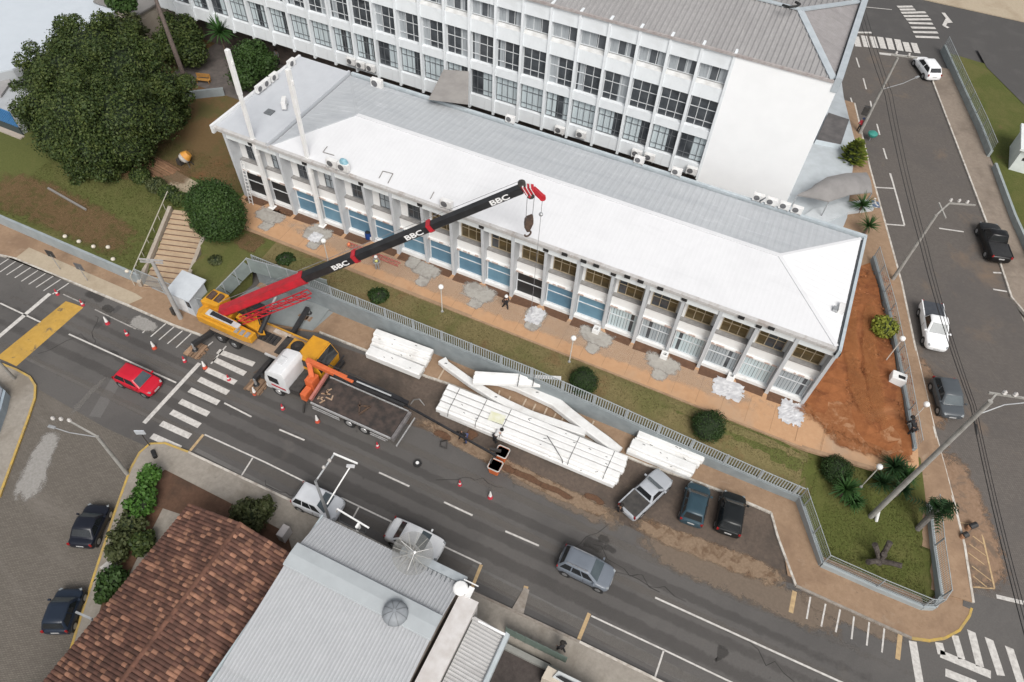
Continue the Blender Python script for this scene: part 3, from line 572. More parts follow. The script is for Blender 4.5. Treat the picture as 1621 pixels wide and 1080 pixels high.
def low_window(i, pm, fm=frame_white, blinds=False, door=False):
    xa, xb = XB[i] + .17, XB[i] + 2.713 - .17; z0, z1 = ZB + (.1 if door else .43), 5.05; y = 37.5
    f = B(); t = .09
    f.box(xa, y - .06, z0, xa + t, y + .06, z1).box(xb - t, y - .06, z0, xb, y + .06, z1).box(xa + t, y - .06, z0, xb - t, y + .06, z0 + t).box(xa + t, y - .06, z1 - t, xb - t, y + .06, z1)
    zm = z0 + (z1 - z0) * .6; f.box(xa + t, y - .05, zm - .03, xb - t, y + .05, zm + .03)
    if blinds: xm = xa + (xb - xa) * .62; f.box(xm - .02, y - .05, z0 + t, xm + .02, y + .05, z1 - t)
    wn = f.build('window', fm, fb)
    xm = xa + (xb - xa) * (.45 if i in (9,) else .999)
    B().box(xa + t, y + .01, z0 + t, xm, y + .035, z1 - t).build('pane', pm, wn)
    if xm < xb - .2: B().box(xm + .003, y + .01, z0 + t, xb - t, y + .035, z1 - t).build('pane', blue_panel2, wn)
    if blinds:
        s = B(); n = 9
        for k in range(n):
            if k in (rnd.randint(0, 12),): continue
            xx = xa + t + (xb - xa - 2 * t) * k / n; s.box(xx + .02, y - .012, z0 + t, xx + (xb - xa - 2 * t) / n - .02 * rnd.random(), y + .004, z1 - t)
        s.build('blind', blind if i % 2 else blind2, wn)
for i in range(19):
    if i < 2: low_window(i, dark, door=True)
    elif i == 10: low_window(i, dark, door=True)
    elif i < 13: low_window(i, blue_panel if i % 3 else blue_panel2)
    else: low_window(i, glass_dark, blinds=True)
def up_window(i):
    left_ = i < 7
    xa, xb = XB[i] + (.35 if not left_ else .8), XB[i] + 2.713 - (.35 if not left_ else .45); z0, z1 = 6.28, 8.75; y = 37.82; t = .06
    f = B(); f.box(xa, y - .05, z0, xa + t, y + .05, z1).box(xb - t, y - .05, z0, xb, y + .05, z1).box(xa + t, y - .05, z0, xb - t, y + .05, z0 + t).box(xa + t, y - .05, z1 - t, xb - t, y + .05, z1)
    zs = (z0 + (z1 - z0) * .42,) if not left_ else (z0 + (z1 - z0) * .35, z0 + (z1 - z0) * .68)
    for zm in zs: f.box(xa + t, y - .04, zm - .025, xb - t, y + .04, zm + .025)
    for fr in (.33, .67): xm = xa + (xb - xa) * fr; f.box(xm - .025, y - .045, z0 + t, xm + .025, y + .045, z1 - t)
    wn = f.build('window', frame_tan if not left_ else frame_grey, fb)
    if left_:
        B().box(xa + t, y + .002, z0 + t, xb - t, y + .03, z1 - t).build('pane', blind2 if i % 2 else glass_dark, wn)
    else:
        for k in range(3):
            a = xa + (xb - xa) * k / 3 + .03; c = xa + (xb - xa) * (k + 1) / 3 - .03
            B().box(a, y + .002, z0 + t, c, y + .03, z1 - t).build('pane', glass_dark if (i, k) in ((14, 0), (14, 1), (17, 1), (17, 2), (13, 0), (9, 0)) else glass_brown, wn)
for i in range(19): up_window(i)
for i in range(0, 19): B().box(XB[i] + .13, 37.75, 6.255, XB[i] + (.34 if i > 6 else .78), 37.9, 9.1).build('pier', white_dirty, fb)
# eave box, gutter, roof slopes
ZE, ZR = 9.78, 10.72
B().box(-43.15, 36.52, 9.43, 9.0, 37.3, 9.64).box(-43.15, 36.46, 9.641, 9.0, 36.75, 9.79).build('eave', stone_dirty, fb)
def sheet_roof(name, a, b, c, d, m, pitch=.5, amp=.035, parent=None, n=None):
    """corrugated roof: eave a->b, top d->c (a below d, b below c); ribs run up the slope"""
    a, b, c, d = map(Vector, (a, b, c, d)); nn = (b - a).cross(d - a).normalized(); nn = nn if nn.z > 0 else -nn
    n = n or max(2, int((b - a).length / pitch)); bb = B(); rows = []
    prof = [(0, 0), (.5, 0), (.62, 1), (.88, 1)]
    ts = [(i + p) / n for i in range(n) for p, _ in prof] + [1]; hs_ = [h for i in range(n) for _, h in prof] + [0]
    lo = [a.lerp(b, t) + nn * h * amp for t, h in zip(ts, hs_)]
    # upper ends lie on the edge d->c at the same along-eave coordinate when that exists
    ex = (b - a).normalized(); up = []
    for t, h in zip(ts, hs_):
        s = (a.lerp(b, t) - a).dot(ex); sd, sc_ = (d - a).dot(ex), (c - a).dot(ex)
        if s < sd: q = a.lerp(d, s / max(sd, 1e-6))
        elif s > sc_: L = (b - a).length; q = b.lerp(c, (L - s) / max(L - sc_, 1e-6))
        else: q = d.lerp(c, (s - sd) / max(sc_ - sd, 1e-6))
        up.append(q + nn * h * amp)
    k = len(lo); bb.add(lo + up, [(i, i + 1, k + i + 1, k + i) for i in range(k - 1)])
    o = bb.build(name, m, parent, flip=False); return o
XL, XR_ = -37.4, 8.95; YF, YBk = 36.75, 48.55
r0, r1 = (-32.7, 42.62, ZR), (3.5, 42.62, ZR)
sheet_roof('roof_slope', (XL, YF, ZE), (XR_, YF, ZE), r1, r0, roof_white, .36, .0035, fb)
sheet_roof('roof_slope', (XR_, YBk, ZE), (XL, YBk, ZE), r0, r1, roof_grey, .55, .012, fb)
sheet_roof('roof_hip', (XR_, YF, ZE), (XR_, YBk, ZE), r1, r1, mk('hip_white_lit', (.76, .765, .775), (.72, .725, .735), .8, .5), .55, .01, fb)  # right hip: brighter copy of the roof white, sunlit tone put into its colour
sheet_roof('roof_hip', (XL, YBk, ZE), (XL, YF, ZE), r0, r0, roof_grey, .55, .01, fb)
rc = B(); rc.beam(Vector(r0) + Vector((0, 0, .02)), Vector(r1) + Vector((0, 0, .02)), .35, .06); rc.build('ridge_cap', roof_white, fb)
rc = B(); rc.beam((r1[0], r1[1], r1[2] + .02), (XR_, YF, ZE + .03), .3, .05).beam((r1[0], r1[1], r1[2] + .025), (XR_, YBk, ZE + .03), .25, .05); rc.build('hip_cap', roof_white, fb)
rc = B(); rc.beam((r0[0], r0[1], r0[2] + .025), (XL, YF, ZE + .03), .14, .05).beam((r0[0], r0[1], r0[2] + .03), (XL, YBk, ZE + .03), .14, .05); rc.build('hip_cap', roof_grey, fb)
gut = mk('gutter_paint', (.47, .52, .55), (.38, .43, .46), 1.5, .6)
B().box(-37.4, 48.72, 9.55, 9.3, 48.98, 9.98).build('parapet', gut, fb)
B().box(-37.4, 48.56, 9.5, 9.0, 48.71, 9.62).build('gutter', frame_grey, fb)
B().box(9.02, 36.55, 9.2, 9.12, 48.7, 9.72).build('gutter', frame_grey, fb); B().box(9.13, 36.4, 9.05, 9.34, 48.98, 9.86).build('parapet', gut, fb)
# left wing roof with its low upstand
sheet_roof('roof_slope', (-43.05, 36.5, 9.72), (-37.75, 36.5, 9.72), (-37.75, 48.8, 9.98), (-43.05, 48.8, 9.98), roof_pale, 1.0, .006, fb)
B().box(-37.72, 36.5, 9.4, -37.5, 48.8, 10.12).build('parapet', roof_pale, fb)
B().box(-43.3, 36.3, 9.25, -43.06, 48.95, 10.02).build('parapet', mk('parapet_white', (.72, .73, .74), None, 1.5, .6), fb)
B().box(-40.6, 40.0, 9.82, -39.9, 40.7, 9.92).build('roof_hatch', frame_grey, fb)
for i in range(1, 20, 2):
    B().box(XB[i] - .2, 36.55, 9.1, XB[i] + .2, 36.69, 9.38).build('downpipe_head', dark, fb)
for px, py in [(894, 402), (944, 420.5), (993, 439), (1014, 446.5), (1045, 458), (1173, 504), (1220, 522), (924, 413)]:
    v = Py(px, py, 36.44); B().box(v.x - .22, 36.38, 9.5, v.x + .22, 36.515, 9.76).build('overflow_vent', dark, fb)
# thin rods lying on the roof, small scraps
rm = mk('rod_grey', (.25, .24, .23), None, 3, .6)
def roofz(y): return mix(ZE, ZR, (y - YF) / (42.62 - YF)) + .07
def onroof(px, py):
    z = 10.3
    for _ in range(12): q = P(px, py, z); z = roofz(min(q.y, 42.6))
    return P(px, py, z)
for pl in ([(518, 232), (511, 241), (529, 246)], [(600, 282), (606, 271), (622, 275), (614, 290)], [(681, 315), (687, 304)]):
    tag(B().path([onroof(*q) for q in pl], .035).build('bent_rod', rm), {518: 'short bent grey rod on the white roof nearest the second white column', 600: 'three sided bent grey rod lying mid-roof', 681: 'straight thin grey rod lying on the white roof by the eave above the crane boom'}[pl[0][0]], 'rod')
# ---------------------------------------------------------------- air conditioners
ac_body = mk('ac_white', (.74, .74, .73), (.62, .61, .6), 2, .5); ac_grill = mk('ac_grille', (.10, .10, .11), (.16, .16, .16), 4, .6)
def make_ac():
    t = thing('air_conditioner', 'x', 'air conditioner', group='outdoor air conditioner units')
    B().box(-.45, -.17, .08, .45, .17, .72).build('casing', ac_body, t, local=True, bevel=.03)
    g = B(); g.lathe([(.25, 0), (.25, .012)], 18); g.v = [(x - .12, -.172 - z, y + .4) for x, y, z in g.v]; g.build('fan_grille', ac_grill, t, local=True)
    B().box(-.4, -.2, 0, -.32, .2, .08).box(.32, -.2, 0, .4, .2, .08).build('bracket', steel, t, local=True)
    return t
ac0 = make_ac(); ac_first = True
def ac(loc, rz, label, s=1.0):
    global ac_first
    if ac_first: o = ac0; o.location = loc; o.rotation_euler = (0, 0, rz); o['label'] = label; ac_first = False; o.scale = (s, s, s); return o
    return copy_tree(ac0, loc=loc, rz=rz, label=label, scale=(s, s, s))
names = ['first', 'second', 'third', 'fourth']
for i, (px, py) in enumerate([(412, 144), (423, 136), (436, 127), (468, 106)]):
    v = P(px, py, 10.0); ac((-43.1 + .35, v.y, 9.9), R(90), ['white air conditioner on the left roof edge nearest the front corner', 'white air conditioner on the left roof edge, second from the front corner', 'white air conditioner on the left roof edge, third from the front corner', 'white air conditioner at the far back corner of the left roof edge'][i])
ac((P(600, 130, 10.1).x, 48.2, 9.7), 0, 'tall white air conditioner standing alone by the back gutter', 1.25)
for px, py, l in [(802, 198, 'white air conditioner on the back gutter near the middle of the tall facade'), (1006, 265, 'white air conditioner on the back gutter right of centre'), (1066, 283, 'white air conditioner on the back gutter below the bare white end wall'), (1195, 327, 'leftmost of the four white air conditioners in a row on the back gutter'), (1216, 333, 'second from left of the four air conditioners in a row on the back gutter'), (1237, 340, 'third from left of the four air conditioners in a row on the back gutter'), (1257, 346, 'rightmost of the four air conditioners in a row on the back gutter')]:
    v = P(px, py, 10.2); ac((v.x, 48.85, 9.98), 0, l, .95)
for px, py, l in [(528, 268, 'grey-fronted air conditioner on the front eave left of the blue cloth'), (545, 272, 'air conditioner on the front eave beneath the blue cloth'), (707, 328, 'air conditioner on the front eave just above the crane boom'), (455, 185, 'small air conditioner on the grey left roof behind the second white column')]:
    v = Py(px, py, 36.7 if py > 200 else 41.5); ac((v.x, v.y, 9.82 if py > 200 else 9.95), 0 if py > 200 else R(-60), l, 1.1)
# blue cloth over the unit
b = B(); c0 = Py(545, 262, 36.8); rnd = random.Random(3); rings = []
for z, r_ in ((0, .42), (.3, .4), (.55, .28), (.66, .02)): rings.append([(c0.x + r_ * math.cos(6.283 * k / 12) * rnd.uniform(.85, 1.1), c0.y + r_ * .7 * math.sin(6.283 * k / 12) * rnd.uniform(.85, 1.1), 10.35 + z) for k in range(12)])
tag(b.loft(rings).build('cloth', mk('blue_cloth', (.16, .33, .40), (.30, .48, .55), 5, .8), smooth=True), 'crumpled light blue cloth draped on a roof-edge air conditioner', 'cloth')
# ---------------------------------------------------------------- the tall building
TY, TZ = 54.0, 18.35
XT = [-4.9 - 2.548 * i for i in range(25)]
tb = thing('tall_building', 'tall white office building with vertical fins, rows of windows and a blank end wall', 'building', (-25, 60, ZB))
FZ = [(15.6, 17.0), (11.3, 14.1), (7.9, 10.5)]
xw0 = XT[-1] - .2
B().box(xw0, TY + .6, 6.5, -4.9, 68, 18.2).build('wall', wall_white, tb)
B().box(-4.9, TY - .1, ZB - 1, 3.05, 68, 18.3).build('end_wall', mk('end_wall_white', (.86, .87, .88), (.83, .84, .85), .5, .6), tb)
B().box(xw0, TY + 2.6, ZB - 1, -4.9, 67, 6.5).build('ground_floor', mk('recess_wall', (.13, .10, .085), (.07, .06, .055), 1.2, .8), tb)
wf = mk_layers('facade_white', ((.74, .77, .79), (.69, .72, .745), .9), [(1.5, .56, .75, (.50, .51, .52), .55, (1, 1, .18)), (.5, .55, .7, (.62, .645, .66), .6)], .7, bmp=.02)
fin = B().box(XT[0] - .11, TY - .12, 6.4, XT[0] + .11, TY + .6, TZ + .2).build('fin', wf, tb)
for k in range(1, 25): inst(fin, tb, (-2.548 * k, 0, 0))
xa, xb = XT[1] + .11, XT[0] - .11
pr = [B().box(xa, TY, 17.0, xb, TY + .6, 18.2).build('spandrel', wf, tb), B().box(xa, TY + .02, 14.1, xb, TY + .6, 15.28).build('spandrel', wf, tb),
      B().box(xa, TY + .02, 10.5, xb, TY + .6, 11.3).build('spandrel', wf, tb), B().box(xa, TY + .02, 6.6, xb, TY + .6, 7.85).build('spandrel', wf, tb)]
sl_ = B(); sl_.add([(xa, TY + .02, 15.28), (xb, TY + .02, 15.28), (xb, TY + .6, 15.6), (xa, TY + .6, 15.6), (xa, TY + .6, 15.28), (xb, TY + .6, 15.28)], [(0, 1, 2, 3), (0, 3, 4), (1, 5, 2), (3, 2, 5, 4), (0, 4, 5, 1)])
pr.append(sl_.build('sloping_sill', mk('sill_stained', (.5, .5, .49), (.62, .63, .63), 1.5, .8), tb))
partset(pr, tb, 24, -2.548)
curtain = mk('curtain_pale', (.54, .61, .63), (.44, .50, .53), 1, .6, stretch=(10, 10, .3), detail=3); curtain_g = mk('curtain_grey', (.38, .41, .43), (.27, .29, .31), 1, .6, stretch=(10, 10, .3), detail=3)
def tall_window(row, var):
    z0, z1 = FZ[row]; y = TY + .36; a, c = xa + .02, xb - .02; f = B(); t = .05
    dark_f = row == 2
    f.box(a, y - .04, z0, a + t, y + .04, z1).box(c - t, y - .04, z0, c, y + .04, z1).box(a + t, y - .04, z0, c - t, y + .04, z0 + t).box(a + t, y - .04, z1 - t, c - t, y + .04, z1)
    n = 3 if row < 2 else 4
    for k in range(1, n): xm = a + (c - a) * k / n; f.box(xm - .025, y - .035, z0 + t, xm + .025, y + .035, z1 - t)
    if row > 0:
        for fr in (.22, .62) if row == 1 else (.2, .68): zm = z0 + (z1 - z0) * fr; f.box(a + t, y - .035, zm - .025, c - t, y + .035, zm + .025)
    w_ = f.build('window', frame_grey if dark_f else frame_white, tb)
    rr = random.Random(row * 10 + var); cm = curtain if row == 2 else curtain_g
    parts = {0: [(0, 1)], 1: [(0, .42), (.72, 1)], 2: [(0, .3)], 3: [(0, .62)], 4: [(.5, 1)], 5: [(0, .35), (.6, .8)]}[var] if row != 1 else {0: [(0, .3)], 1: [], 2: [(0, .38)], 3: [(.1, .3)], 4: [(.6, .95)], 5: [(0, .2), (.75, 1)]}[var]
    e = [0] + [q for p_ in parts for q in p_] + [1]
    cur = 0
    for p_, q in parts:
        if p_ > cur: B().box(a + (c - a) * cur, y + .004, z0 + t, a + (c - a) * p_ - .002, y + .03, z1 - t).build('pane', glass_dark, w_)
        cb = B(); n_ = max(2, int((q - p_) * 9))
        for k in range(n_):
            u0 = a + (c - a) * (p_ + (q - p_) * k / n_); u1 = a + (c - a) * (p_ + (q - p_) * (k + 1) / n_)
            cb.box(u0 + .004, y + .006 + .03 * (k % 2), z0 + t, u1 - .004, y + .03 + .03 * (k % 2), z1 - t)
        cb.build('curtain', cm, w_); cur = q + .002
    if cur < .99: B().box(a + (c - a) * cur, y + .004, z0 + t, c, y + .03, z1 - t).build('pane', glass_dark, w_)
    return w_
protoW = {(r_, v_): tall_window(r_, v_) for r_ in range(3) for v_ in range(6)}
used = set(); rnd = random.Random(12)
for i in range(24):
    for r_ in range(3):
        v_ = rnd.choice([0, 0, 1, 3, 5, 4]) if r_ == 2 else (rnd.choice([1, 3, 5, 1]) if r_ == 0 else rnd.choice([0, 1, 1, 2, 3, 4, 5]))
        src = protoW[(r_, v_)]
        if i < 6 and (r_, i) not in used and (r_, v_) not in used and i == 0 and False: pass
        c_ = src.copy(); COL.objects.link(c_); c_.parent = tb; c_.location = (-2.548 * i, 0, 0)
        for ch in src.children: d_ = ch.copy(); COL.objects.link(d_); d_.parent = c_
for s_ in protoW.values():
    for ch in list(s_.children): bpy.data.objects.remove(ch)
    bpy.data.objects.remove(s_)
# roof of the tall building
roof_tall = mk_layers('roof_fibre', ((.27, .263, .263), (.33, .322, .322), 2), [(.25, .45, .65, (.245, .238, .238), .7, (1, .3, 1)), (.8, .56, .7, (.34, .33, .325), .5, (2, .25, 1)), (5, .66, .7, (.14, .14, .14), .4)], .85, bmp=.05)
cap = mk('roof_cap', (.42, .46, .49), (.36, .4, .43), 1.5, .6)
ap = (-1.7, 60.5, 19.75); zt = 18.42
sheet_roof('roof_slope', (xw0, TY - .1, zt), (2.55, TY - .1, zt), ap, (xw0, 60.5, 19.75), roof_tall, .42, .07, tb)
sheet_roof('roof_slope', (2.55, 67.6, zt), (xw0, 67.6, zt), (xw0, 60.5, 19.75), ap, roof_tall, .42, .07, tb)
sheet_roof('roof_hip', (2.55, TY - .1, zt), (2.55, 67.6, zt), ap, ap, mk_layers('roof_hip_fibre', ((.24, .225, .225), (.30, .285, .285), 2), [(.5, .5, .7, (.2, .19, .19), .6, (.3, 2, 1))], .85), .42, .02, tb)
rc = B(); rc.beam((ap[0], ap[1], ap[2] + .06), (2.5, TY, zt + .1), .55, .1).beam((ap[0], ap[1], ap[2] + .07), (2.5, 67.5, zt + .1), .5, .1); rc.build('hip_cap', cap, tb)
B().beam((xw0, 60.5, 19.85), (ap[0], ap[1], 19.85), .4, .1).build('ridge_cap', cap, tb)
B().box(2.62, TY - .15, 17.6, 3.12, 68.2, 18.75).build('parapet', cap, tb); B().box(2.5, TY, 18.1, 2.61, 68, 18.3).build('gutter', frame_grey, tb)
B().box(xw0, TY - .2, 18.3, 2.6, TY - .02, 18.5).build('gutter', mk('gutter_rust', (.30, .26, .25), (.4, .37, .36), 3, .7), tb)
# link roof between the two buildings
tag(B().add(fl([(678, 158), (702, 110), (742, 113), (741, 166)], 10.6) + fl([(678, 158), (702, 110), (742, 113), (741, 166)], 10.35), [(0, 1, 2, 3), (7, 6, 5, 4), (0, 4, 5, 1), (1, 5, 6, 2), (2, 6, 7, 3), (3, 7, 4, 0)]).build('link_roof', mk('link_brown', (.25, .235, .225), (.30, .285, .27), 1, .8)), 'flat grey-brown link roof bridging the alley between the two buildings', 'roof')
# alley floor and service ledge
drape('alley', [(-62, 48.9), (9, 48.9), (9, 56.7), (-62, 56.7)], mk('alley_floor', (.14, .12, .11), (.09, .08, .075), 1.5, .9), .03, zf=lambda x, y: ZB)
for px, py, l in [(556, 97, 'grey air conditioner on the alley wall, leftmost of three together'), (571, 103, 'white air conditioner on the alley wall, middle of three together'), (587, 108, 'grey air conditioner on the alley wall, rightmost of three together'), (886, 206, 'air conditioner on the tall facade base left of centre'), (920, 213, 'white air conditioner lower on the tall facade base near the middle'), (1008, 243, 'left air conditioner of the pair on the tall facade base'), (1028, 249, 'right air conditioner of the pair on the tall facade base'), (1095, 270, 'air conditioner at the foot of the blank end wall corner')]:
    v = Py(px, py, TY - .35); ac((v.x, TY - .35, v.z - .4), 0, l, 1.05)
# ---------------------------------------------------------------- cars
def paint(name, c, rough=.35, metal=.0, coat=.12):
    return mk(name, c, tuple(x * .9 for x in c), 1.2, rough, metal, coat=coat, spec=.35)
windscreen = mk('car_glass', (.04, .055, .065), (.08, .10, .11), .8, .16, spec=.45)
tint = mk('car_glass_tint', (.012, .014, .016), (.02, .023, .026), 1, .06, spec=.7)
lamp_w = mk('headlamp', (.30, .32, .33), (.22, .24, .25), 6, .15); lamp_r = mk('tail_lamp', (.30, .01, .012), (.2, .008, .01), 6, .2)
rim_m = mk('wheel_rim', (.42, .43, .44), (.3, .3, .31), 6, .35, .6); trim = mk('black_trim', (.018, .018, .02), (.03, .03, .03), 4, .55); plate_m = mk('plate', (.5, .5, .5), (.4, .4, .4), 6, .5)
def car(name, label, cat, ends, pm, kind='hatch', W=1.72, H=1.5, L=None, z=0, bedm=None, rails=False, group='parked and passing vehicles'):
    """ends: pixel of the front and of the rear at the ground centre line"""
    f = at(*ends[0]); r = at(*ends[1]); c = (f + r) / 2; d = f - r; L = L or math.hypot(d.x, d.y)
    t = thing(name, label, cat, (c.x, c.y, T(c.x, c.y) + z + .01), math.atan2(d.y, d.x), group)
    t.rotation_euler[1] = -math.atan2(f.z - r.z, math.hypot(d.x, d.y))
    h = W / 2; zb = .64 * H if kind != 'pickup' else .60 * H
    hood = {'hatch': .60, 'sedan': .60, 'suv': .62, 'pickup': .60}[kind] * H
    tail = {'hatch': .62, 'sedan': .64, 'suv': .62, 'pickup': .60}[kind] * H
    st = [(.505, .60, .40 * H, .30 * H), (.495, .76, .47 * H, .16 * H), (.46, .93, .52 * H, .13 * H), (.40, .985, .55 * H, .13 * H), (.33, 1, hood - .03 * H, .13 * H), (.25, 1, hood, .13 * H), (.0, 1, zb, .13 * H), (-.3, 1, zb, .13 * H), (-.40, .985, tail, .13 * H), (-.465, .95, tail - .005, .14 * H), (-.495, .88, .56 * H, .17 * H), (-.505, .74, .46 * H, .3 * H)]
    rings = []
    for (x, wf, zt, z0) in st:
        w_ = h * wf; q = [(0, z0), (w_ * .9, z0), (w_, z0 + .1 * H), (w_, z0 + (zt - z0) * .62), (w_ * .97, zt - .05 * H), (w_ * .88, zt - .012 * H), (w_ * .5, zt + .008 * H), (0, zt + .012 * H)]
        rings.append([(x * L, y, zz) for y, zz in q] + [(x * L, -y, zz) for y, zz in q[-2:0:-1]])
    body = B().loft(rings).build('body', pm, t, smooth=60, local=True); sm = body.modifiers.new('round', 'SUBSURF'); sm.levels = 1; sm.render_levels = 1
    gh = {'hatch': (.27, .10, -.36, -.465), 'sedan': (.25, .09, -.20, -.36), 'suv': (.28, .10, -.385, -.485), 'pickup': (.25, .11, -.06, -.11), 'pickup4': (.26, .13, -.13, -.17)}[kind if not (kind == 'pickup' and L > 4.95) else 'pickup4']
    xa, xb, xc, xd = [g * L for g in gh]; wb, wt = h * .93, h * .74; zt = H
    zr = zb - .02
    def ring(k):  # k 0 belt .. 1 roof
        x0 = mix(xa, xb, k); x1 = mix(xd, xc, k); w_ = mix(wb, wt, k); zz = mix(zr, zt - .05, k); e = .06
        return [(x0, -w_ * .86, zz), (x0 - e * 2.2, -w_, zz), (x1 + e * 1.5, -w_, zz), (x1, -w_ * .9, zz), (x1, w_ * .9, zz), (x1 + e * 1.5, w_, zz), (x0 - e * 2.2, w_, zz), (x0, w_ * .86, zz)]
    top = [(mix(mix(xa, xb, 1), 0, .12) if 0 else (p[0] - .07 * (1 if p[0] > (xb + xc) / 2 else -1)), p[1] * .92, zt) for p in ring(1)]
    cap_ = [(p[0] * .6 + (xb + xc) / 2 * .4, p[1] * .5, zt + .018) for p in top]
    B().loft([ring(0), ring(.5), ring(1), top, cap_]).build('cabin', pm, t, smooth=60, local=True)
    def quad(p, m, nm, out, sh=.08):
        c_ = sum((Vector(q) for q in p), Vector()) / 4; q = [Vector(v).lerp(c_, sh) for v in p]; n_ = (q[1] - q[0]).cross(q[3] - q[0]).normalized()
        if n_.dot(Vector(out)) < 0: n_ = -n_
        a = [v + n_ * .012 for v in q]; b_ = [v - n_ * .02 for v in q]
        return B().add(a + b_, [(0, 1, 2, 3), (7, 6, 5, 4), (0, 4, 5, 1), (1, 5, 6, 2), (2, 6, 7, 3), (3, 7, 4, 0)]).build(nm, m, t, local=True)
    lo, hi = .04, .97
    def pt(k, fx, sy): # point on side surface
        x0 = mix(xa, xb, k); x1 = mix(xd, xc, k); return (mix(x0 - .13, x1 + .09, fx), sy * mix(wb, wt, k), mix(zr, zt - .05, k))
    fr = lambda k, sy: (mix(xa, xb, k), sy * mix(wb, wt, k) * .86, mix(zr, zt - .05, k)); rr_ = lambda k, sy: (mix(xd, xc, k), sy * mix(wb, wt, k) * .9, mix(zr, zt - .05, k))
    quad([fr(lo, -1), fr(lo, 1), fr(hi, 1), fr(hi, -1)], windscreen, 'windscreen', (1, 0, .3), .03)
    quad([rr_(.2, -1), rr_(.2, 1), rr_(.95, 1), rr_(.95, -1)], tint, 'rear_window', (-1, 0, .3), .06)
    nside = 1 if (kind == 'pickup' and L < 4.95) else (3 if kind == 'suv' else 2)
    for sy in (-1, 1):
        for k in range(nside):
            a, b_ = k / nside + .015, (k + 1) / nside - .015; quad([pt(.1, a, sy), pt(.1, b_, sy), pt(.92, b_, sy), pt(.92, a, sy)], tint, 'side_window', (0, sy, .2), .03)
        B().cbox((.468 * L, sy * h * .66, .475 * H), (1, -.5 * sy, -.45), .2, .28, .05).build('headlight', lamp_w, t, local=True, bevel=.02)
        B().cbox((-.484 * L, sy * h * .84, .56 * H), (1, .25 * sy, -.1), .10, .16, .22).build('taillight', lamp_r, t, local=True, bevel=.02)
        B().cbox((xa - .18, sy * (h + .06), zb + .05), (0, 1, 0), .18, .12, .13).build('mirror', pm, t, local=True, bevel=.03)
        for x in (.33, -.31):
            ar = B().tube((x * L, sy * (h - .22), .30), (x * L, sy * (h + .004), .30), .39, n=20); ar.build('wheel_arch', trim, t, local=True)
            wh = B(); wh.tube((x * L, sy * (h - .2), .32), (x * L, sy * (h + .012), .32), .33, n=20); wo = wh.build('wheel', rubber, t, local=True)
            B().tube((x * L, sy * (h + .005), .32), (x * L, sy * (h + .022), .32), .21, .18, n=14).build('rim', rim_m, wo, local=True)
        B().box(-.28 * L, sy * (h + .002) - .01, .2 * H, .26 * L, sy * (h + .002) + .01, .25 * H).build('side_skirt', trim, t, local=True)
        B().box(xb * .25 + xd * .0, sy * (h + .004) - .006, .22 * H, xb * .25 + .014, sy * (h + .004) + .006, zb - .08).build('door_seam', trim, t, local=True)
        if rails: B().beam((xb - .15, sy * wt * .86, zt + .05), (xc + .15, sy * wt * .86, zt + .05), .05, .05).build('roof_rail', rim_m, t, local=True)
    B().box(.495 * L, -.26, .28 * H, .508 * L, .26, .28 * H + .12).build('number_plate', plate_m, t, local=True)
    B().box(-.508 * L, -.24, .42 * H, -.494 * L, .24, .42 * H + .12).build('number_plate', plate_m, t, local=True)
    B().cbox((.488 * L, 0, .43 * H), (0, 1, 0), W * .5, .05, .1).build('grille', trim, t, local=True)
    if kind == 'pickup':
        B().box(-.475 * L, -h * .86, tail + .0, xd - .03, h * .86, tail + .035).build('bed_cover', bedm or trim, t, local=True, bevel=.015)
        for sy in (-1, 1): B().box(-.485 * L, sy * h * .92 - .05, tail - .03, xd - .02, sy * h * .92 + .05, tail + .05).build('bed_rail', pm, t, local=True, bevel=.02)
    return t
P_red = paint('paint_red', (.50, .012, .03)); P_wh = paint('paint_white_car', (.84, .85, .86)); P_bk = paint('paint_black', (.007, .007, .008)); P_gr = paint('paint_grey', (.075, .085, .095))
P_sv = paint('paint_silver', (.40, .42, .45)); P_sl2 = paint('paint_light_silver', (.60, .62, .65)); P_sl = paint('paint_slate', (.15, .17, .20)); P_tl = paint('paint_teal', (.03, .06, .08)); P_nv = paint('paint_navy', (.008, .010, .018)); P_nb = paint('paint_blue', (.014, .022, .038))
P_dg = paint('paint_dark_green', (.010, .012, .013))
car('car', 'bright red hatchback driving towards the zebra crossing', 'car', ((252, 622), (195, 597)), P_red, 'hatch', 1.68, 1.48)
car('car', 'grey estate SUV with roof rails driving on the open road, red tail lamps behind', 'car', ((966, 925), (886, 887)), P_sl, 'suv', 1.8, 1.6, rails=True)
car('car', 'white hatchback stopped at the far crossing of the right street', 'car', ((1453, 101), (1473, 129)), P_wh, 'hatch', 1.8, 1.55, L=4.2)
car('pickup_truck', 'black double cab pickup parked along the far side of the right street', 'pickup', ((1556, 363), (1577, 421)), P_bk, 'pickup', 1.95, 1.75)
car('pickup_truck', 'white pickup with dark bed cover parked beside the red soil yard', 'pickup', ((1477, 560), (1466, 490)), P_wh, 'pickup', 1.85, 1.7, bedm=mk('bed_cover_grey', (.04, .045, .055), (.055, .06, .07), 3, .5))
car('parked_car', 'dark grey hatchback parked by the globe lamp on the right street', 'car', ((1502, 667), (1484, 608)), P_gr, 'hatch', 1.8, 1.55)
car('pickup_truck', 'silver pickup with open dark bed parked at an angle beside the white beams', 'pickup', ((1047, 762), (992, 815)), P_sv, 'pickup', 1.7, 1.5, L=4.45, bedm=mk('bed_dark', (.035, .033, .032), (.06, .055, .05), 3, .8))
car('parked_car', 'teal blue SUV parked nose to the kerb, between silver pickup and black car', 'car', ((1104, 775), (1089, 836)), P_tl, 'suv', 1.72, 1.6)
car('parked_car', 'black boxy SUV parked rightmost in the lay-by', 'car', ((1158, 789), (1147, 852)), P_dg, 'suv', 1.8, 1.65)
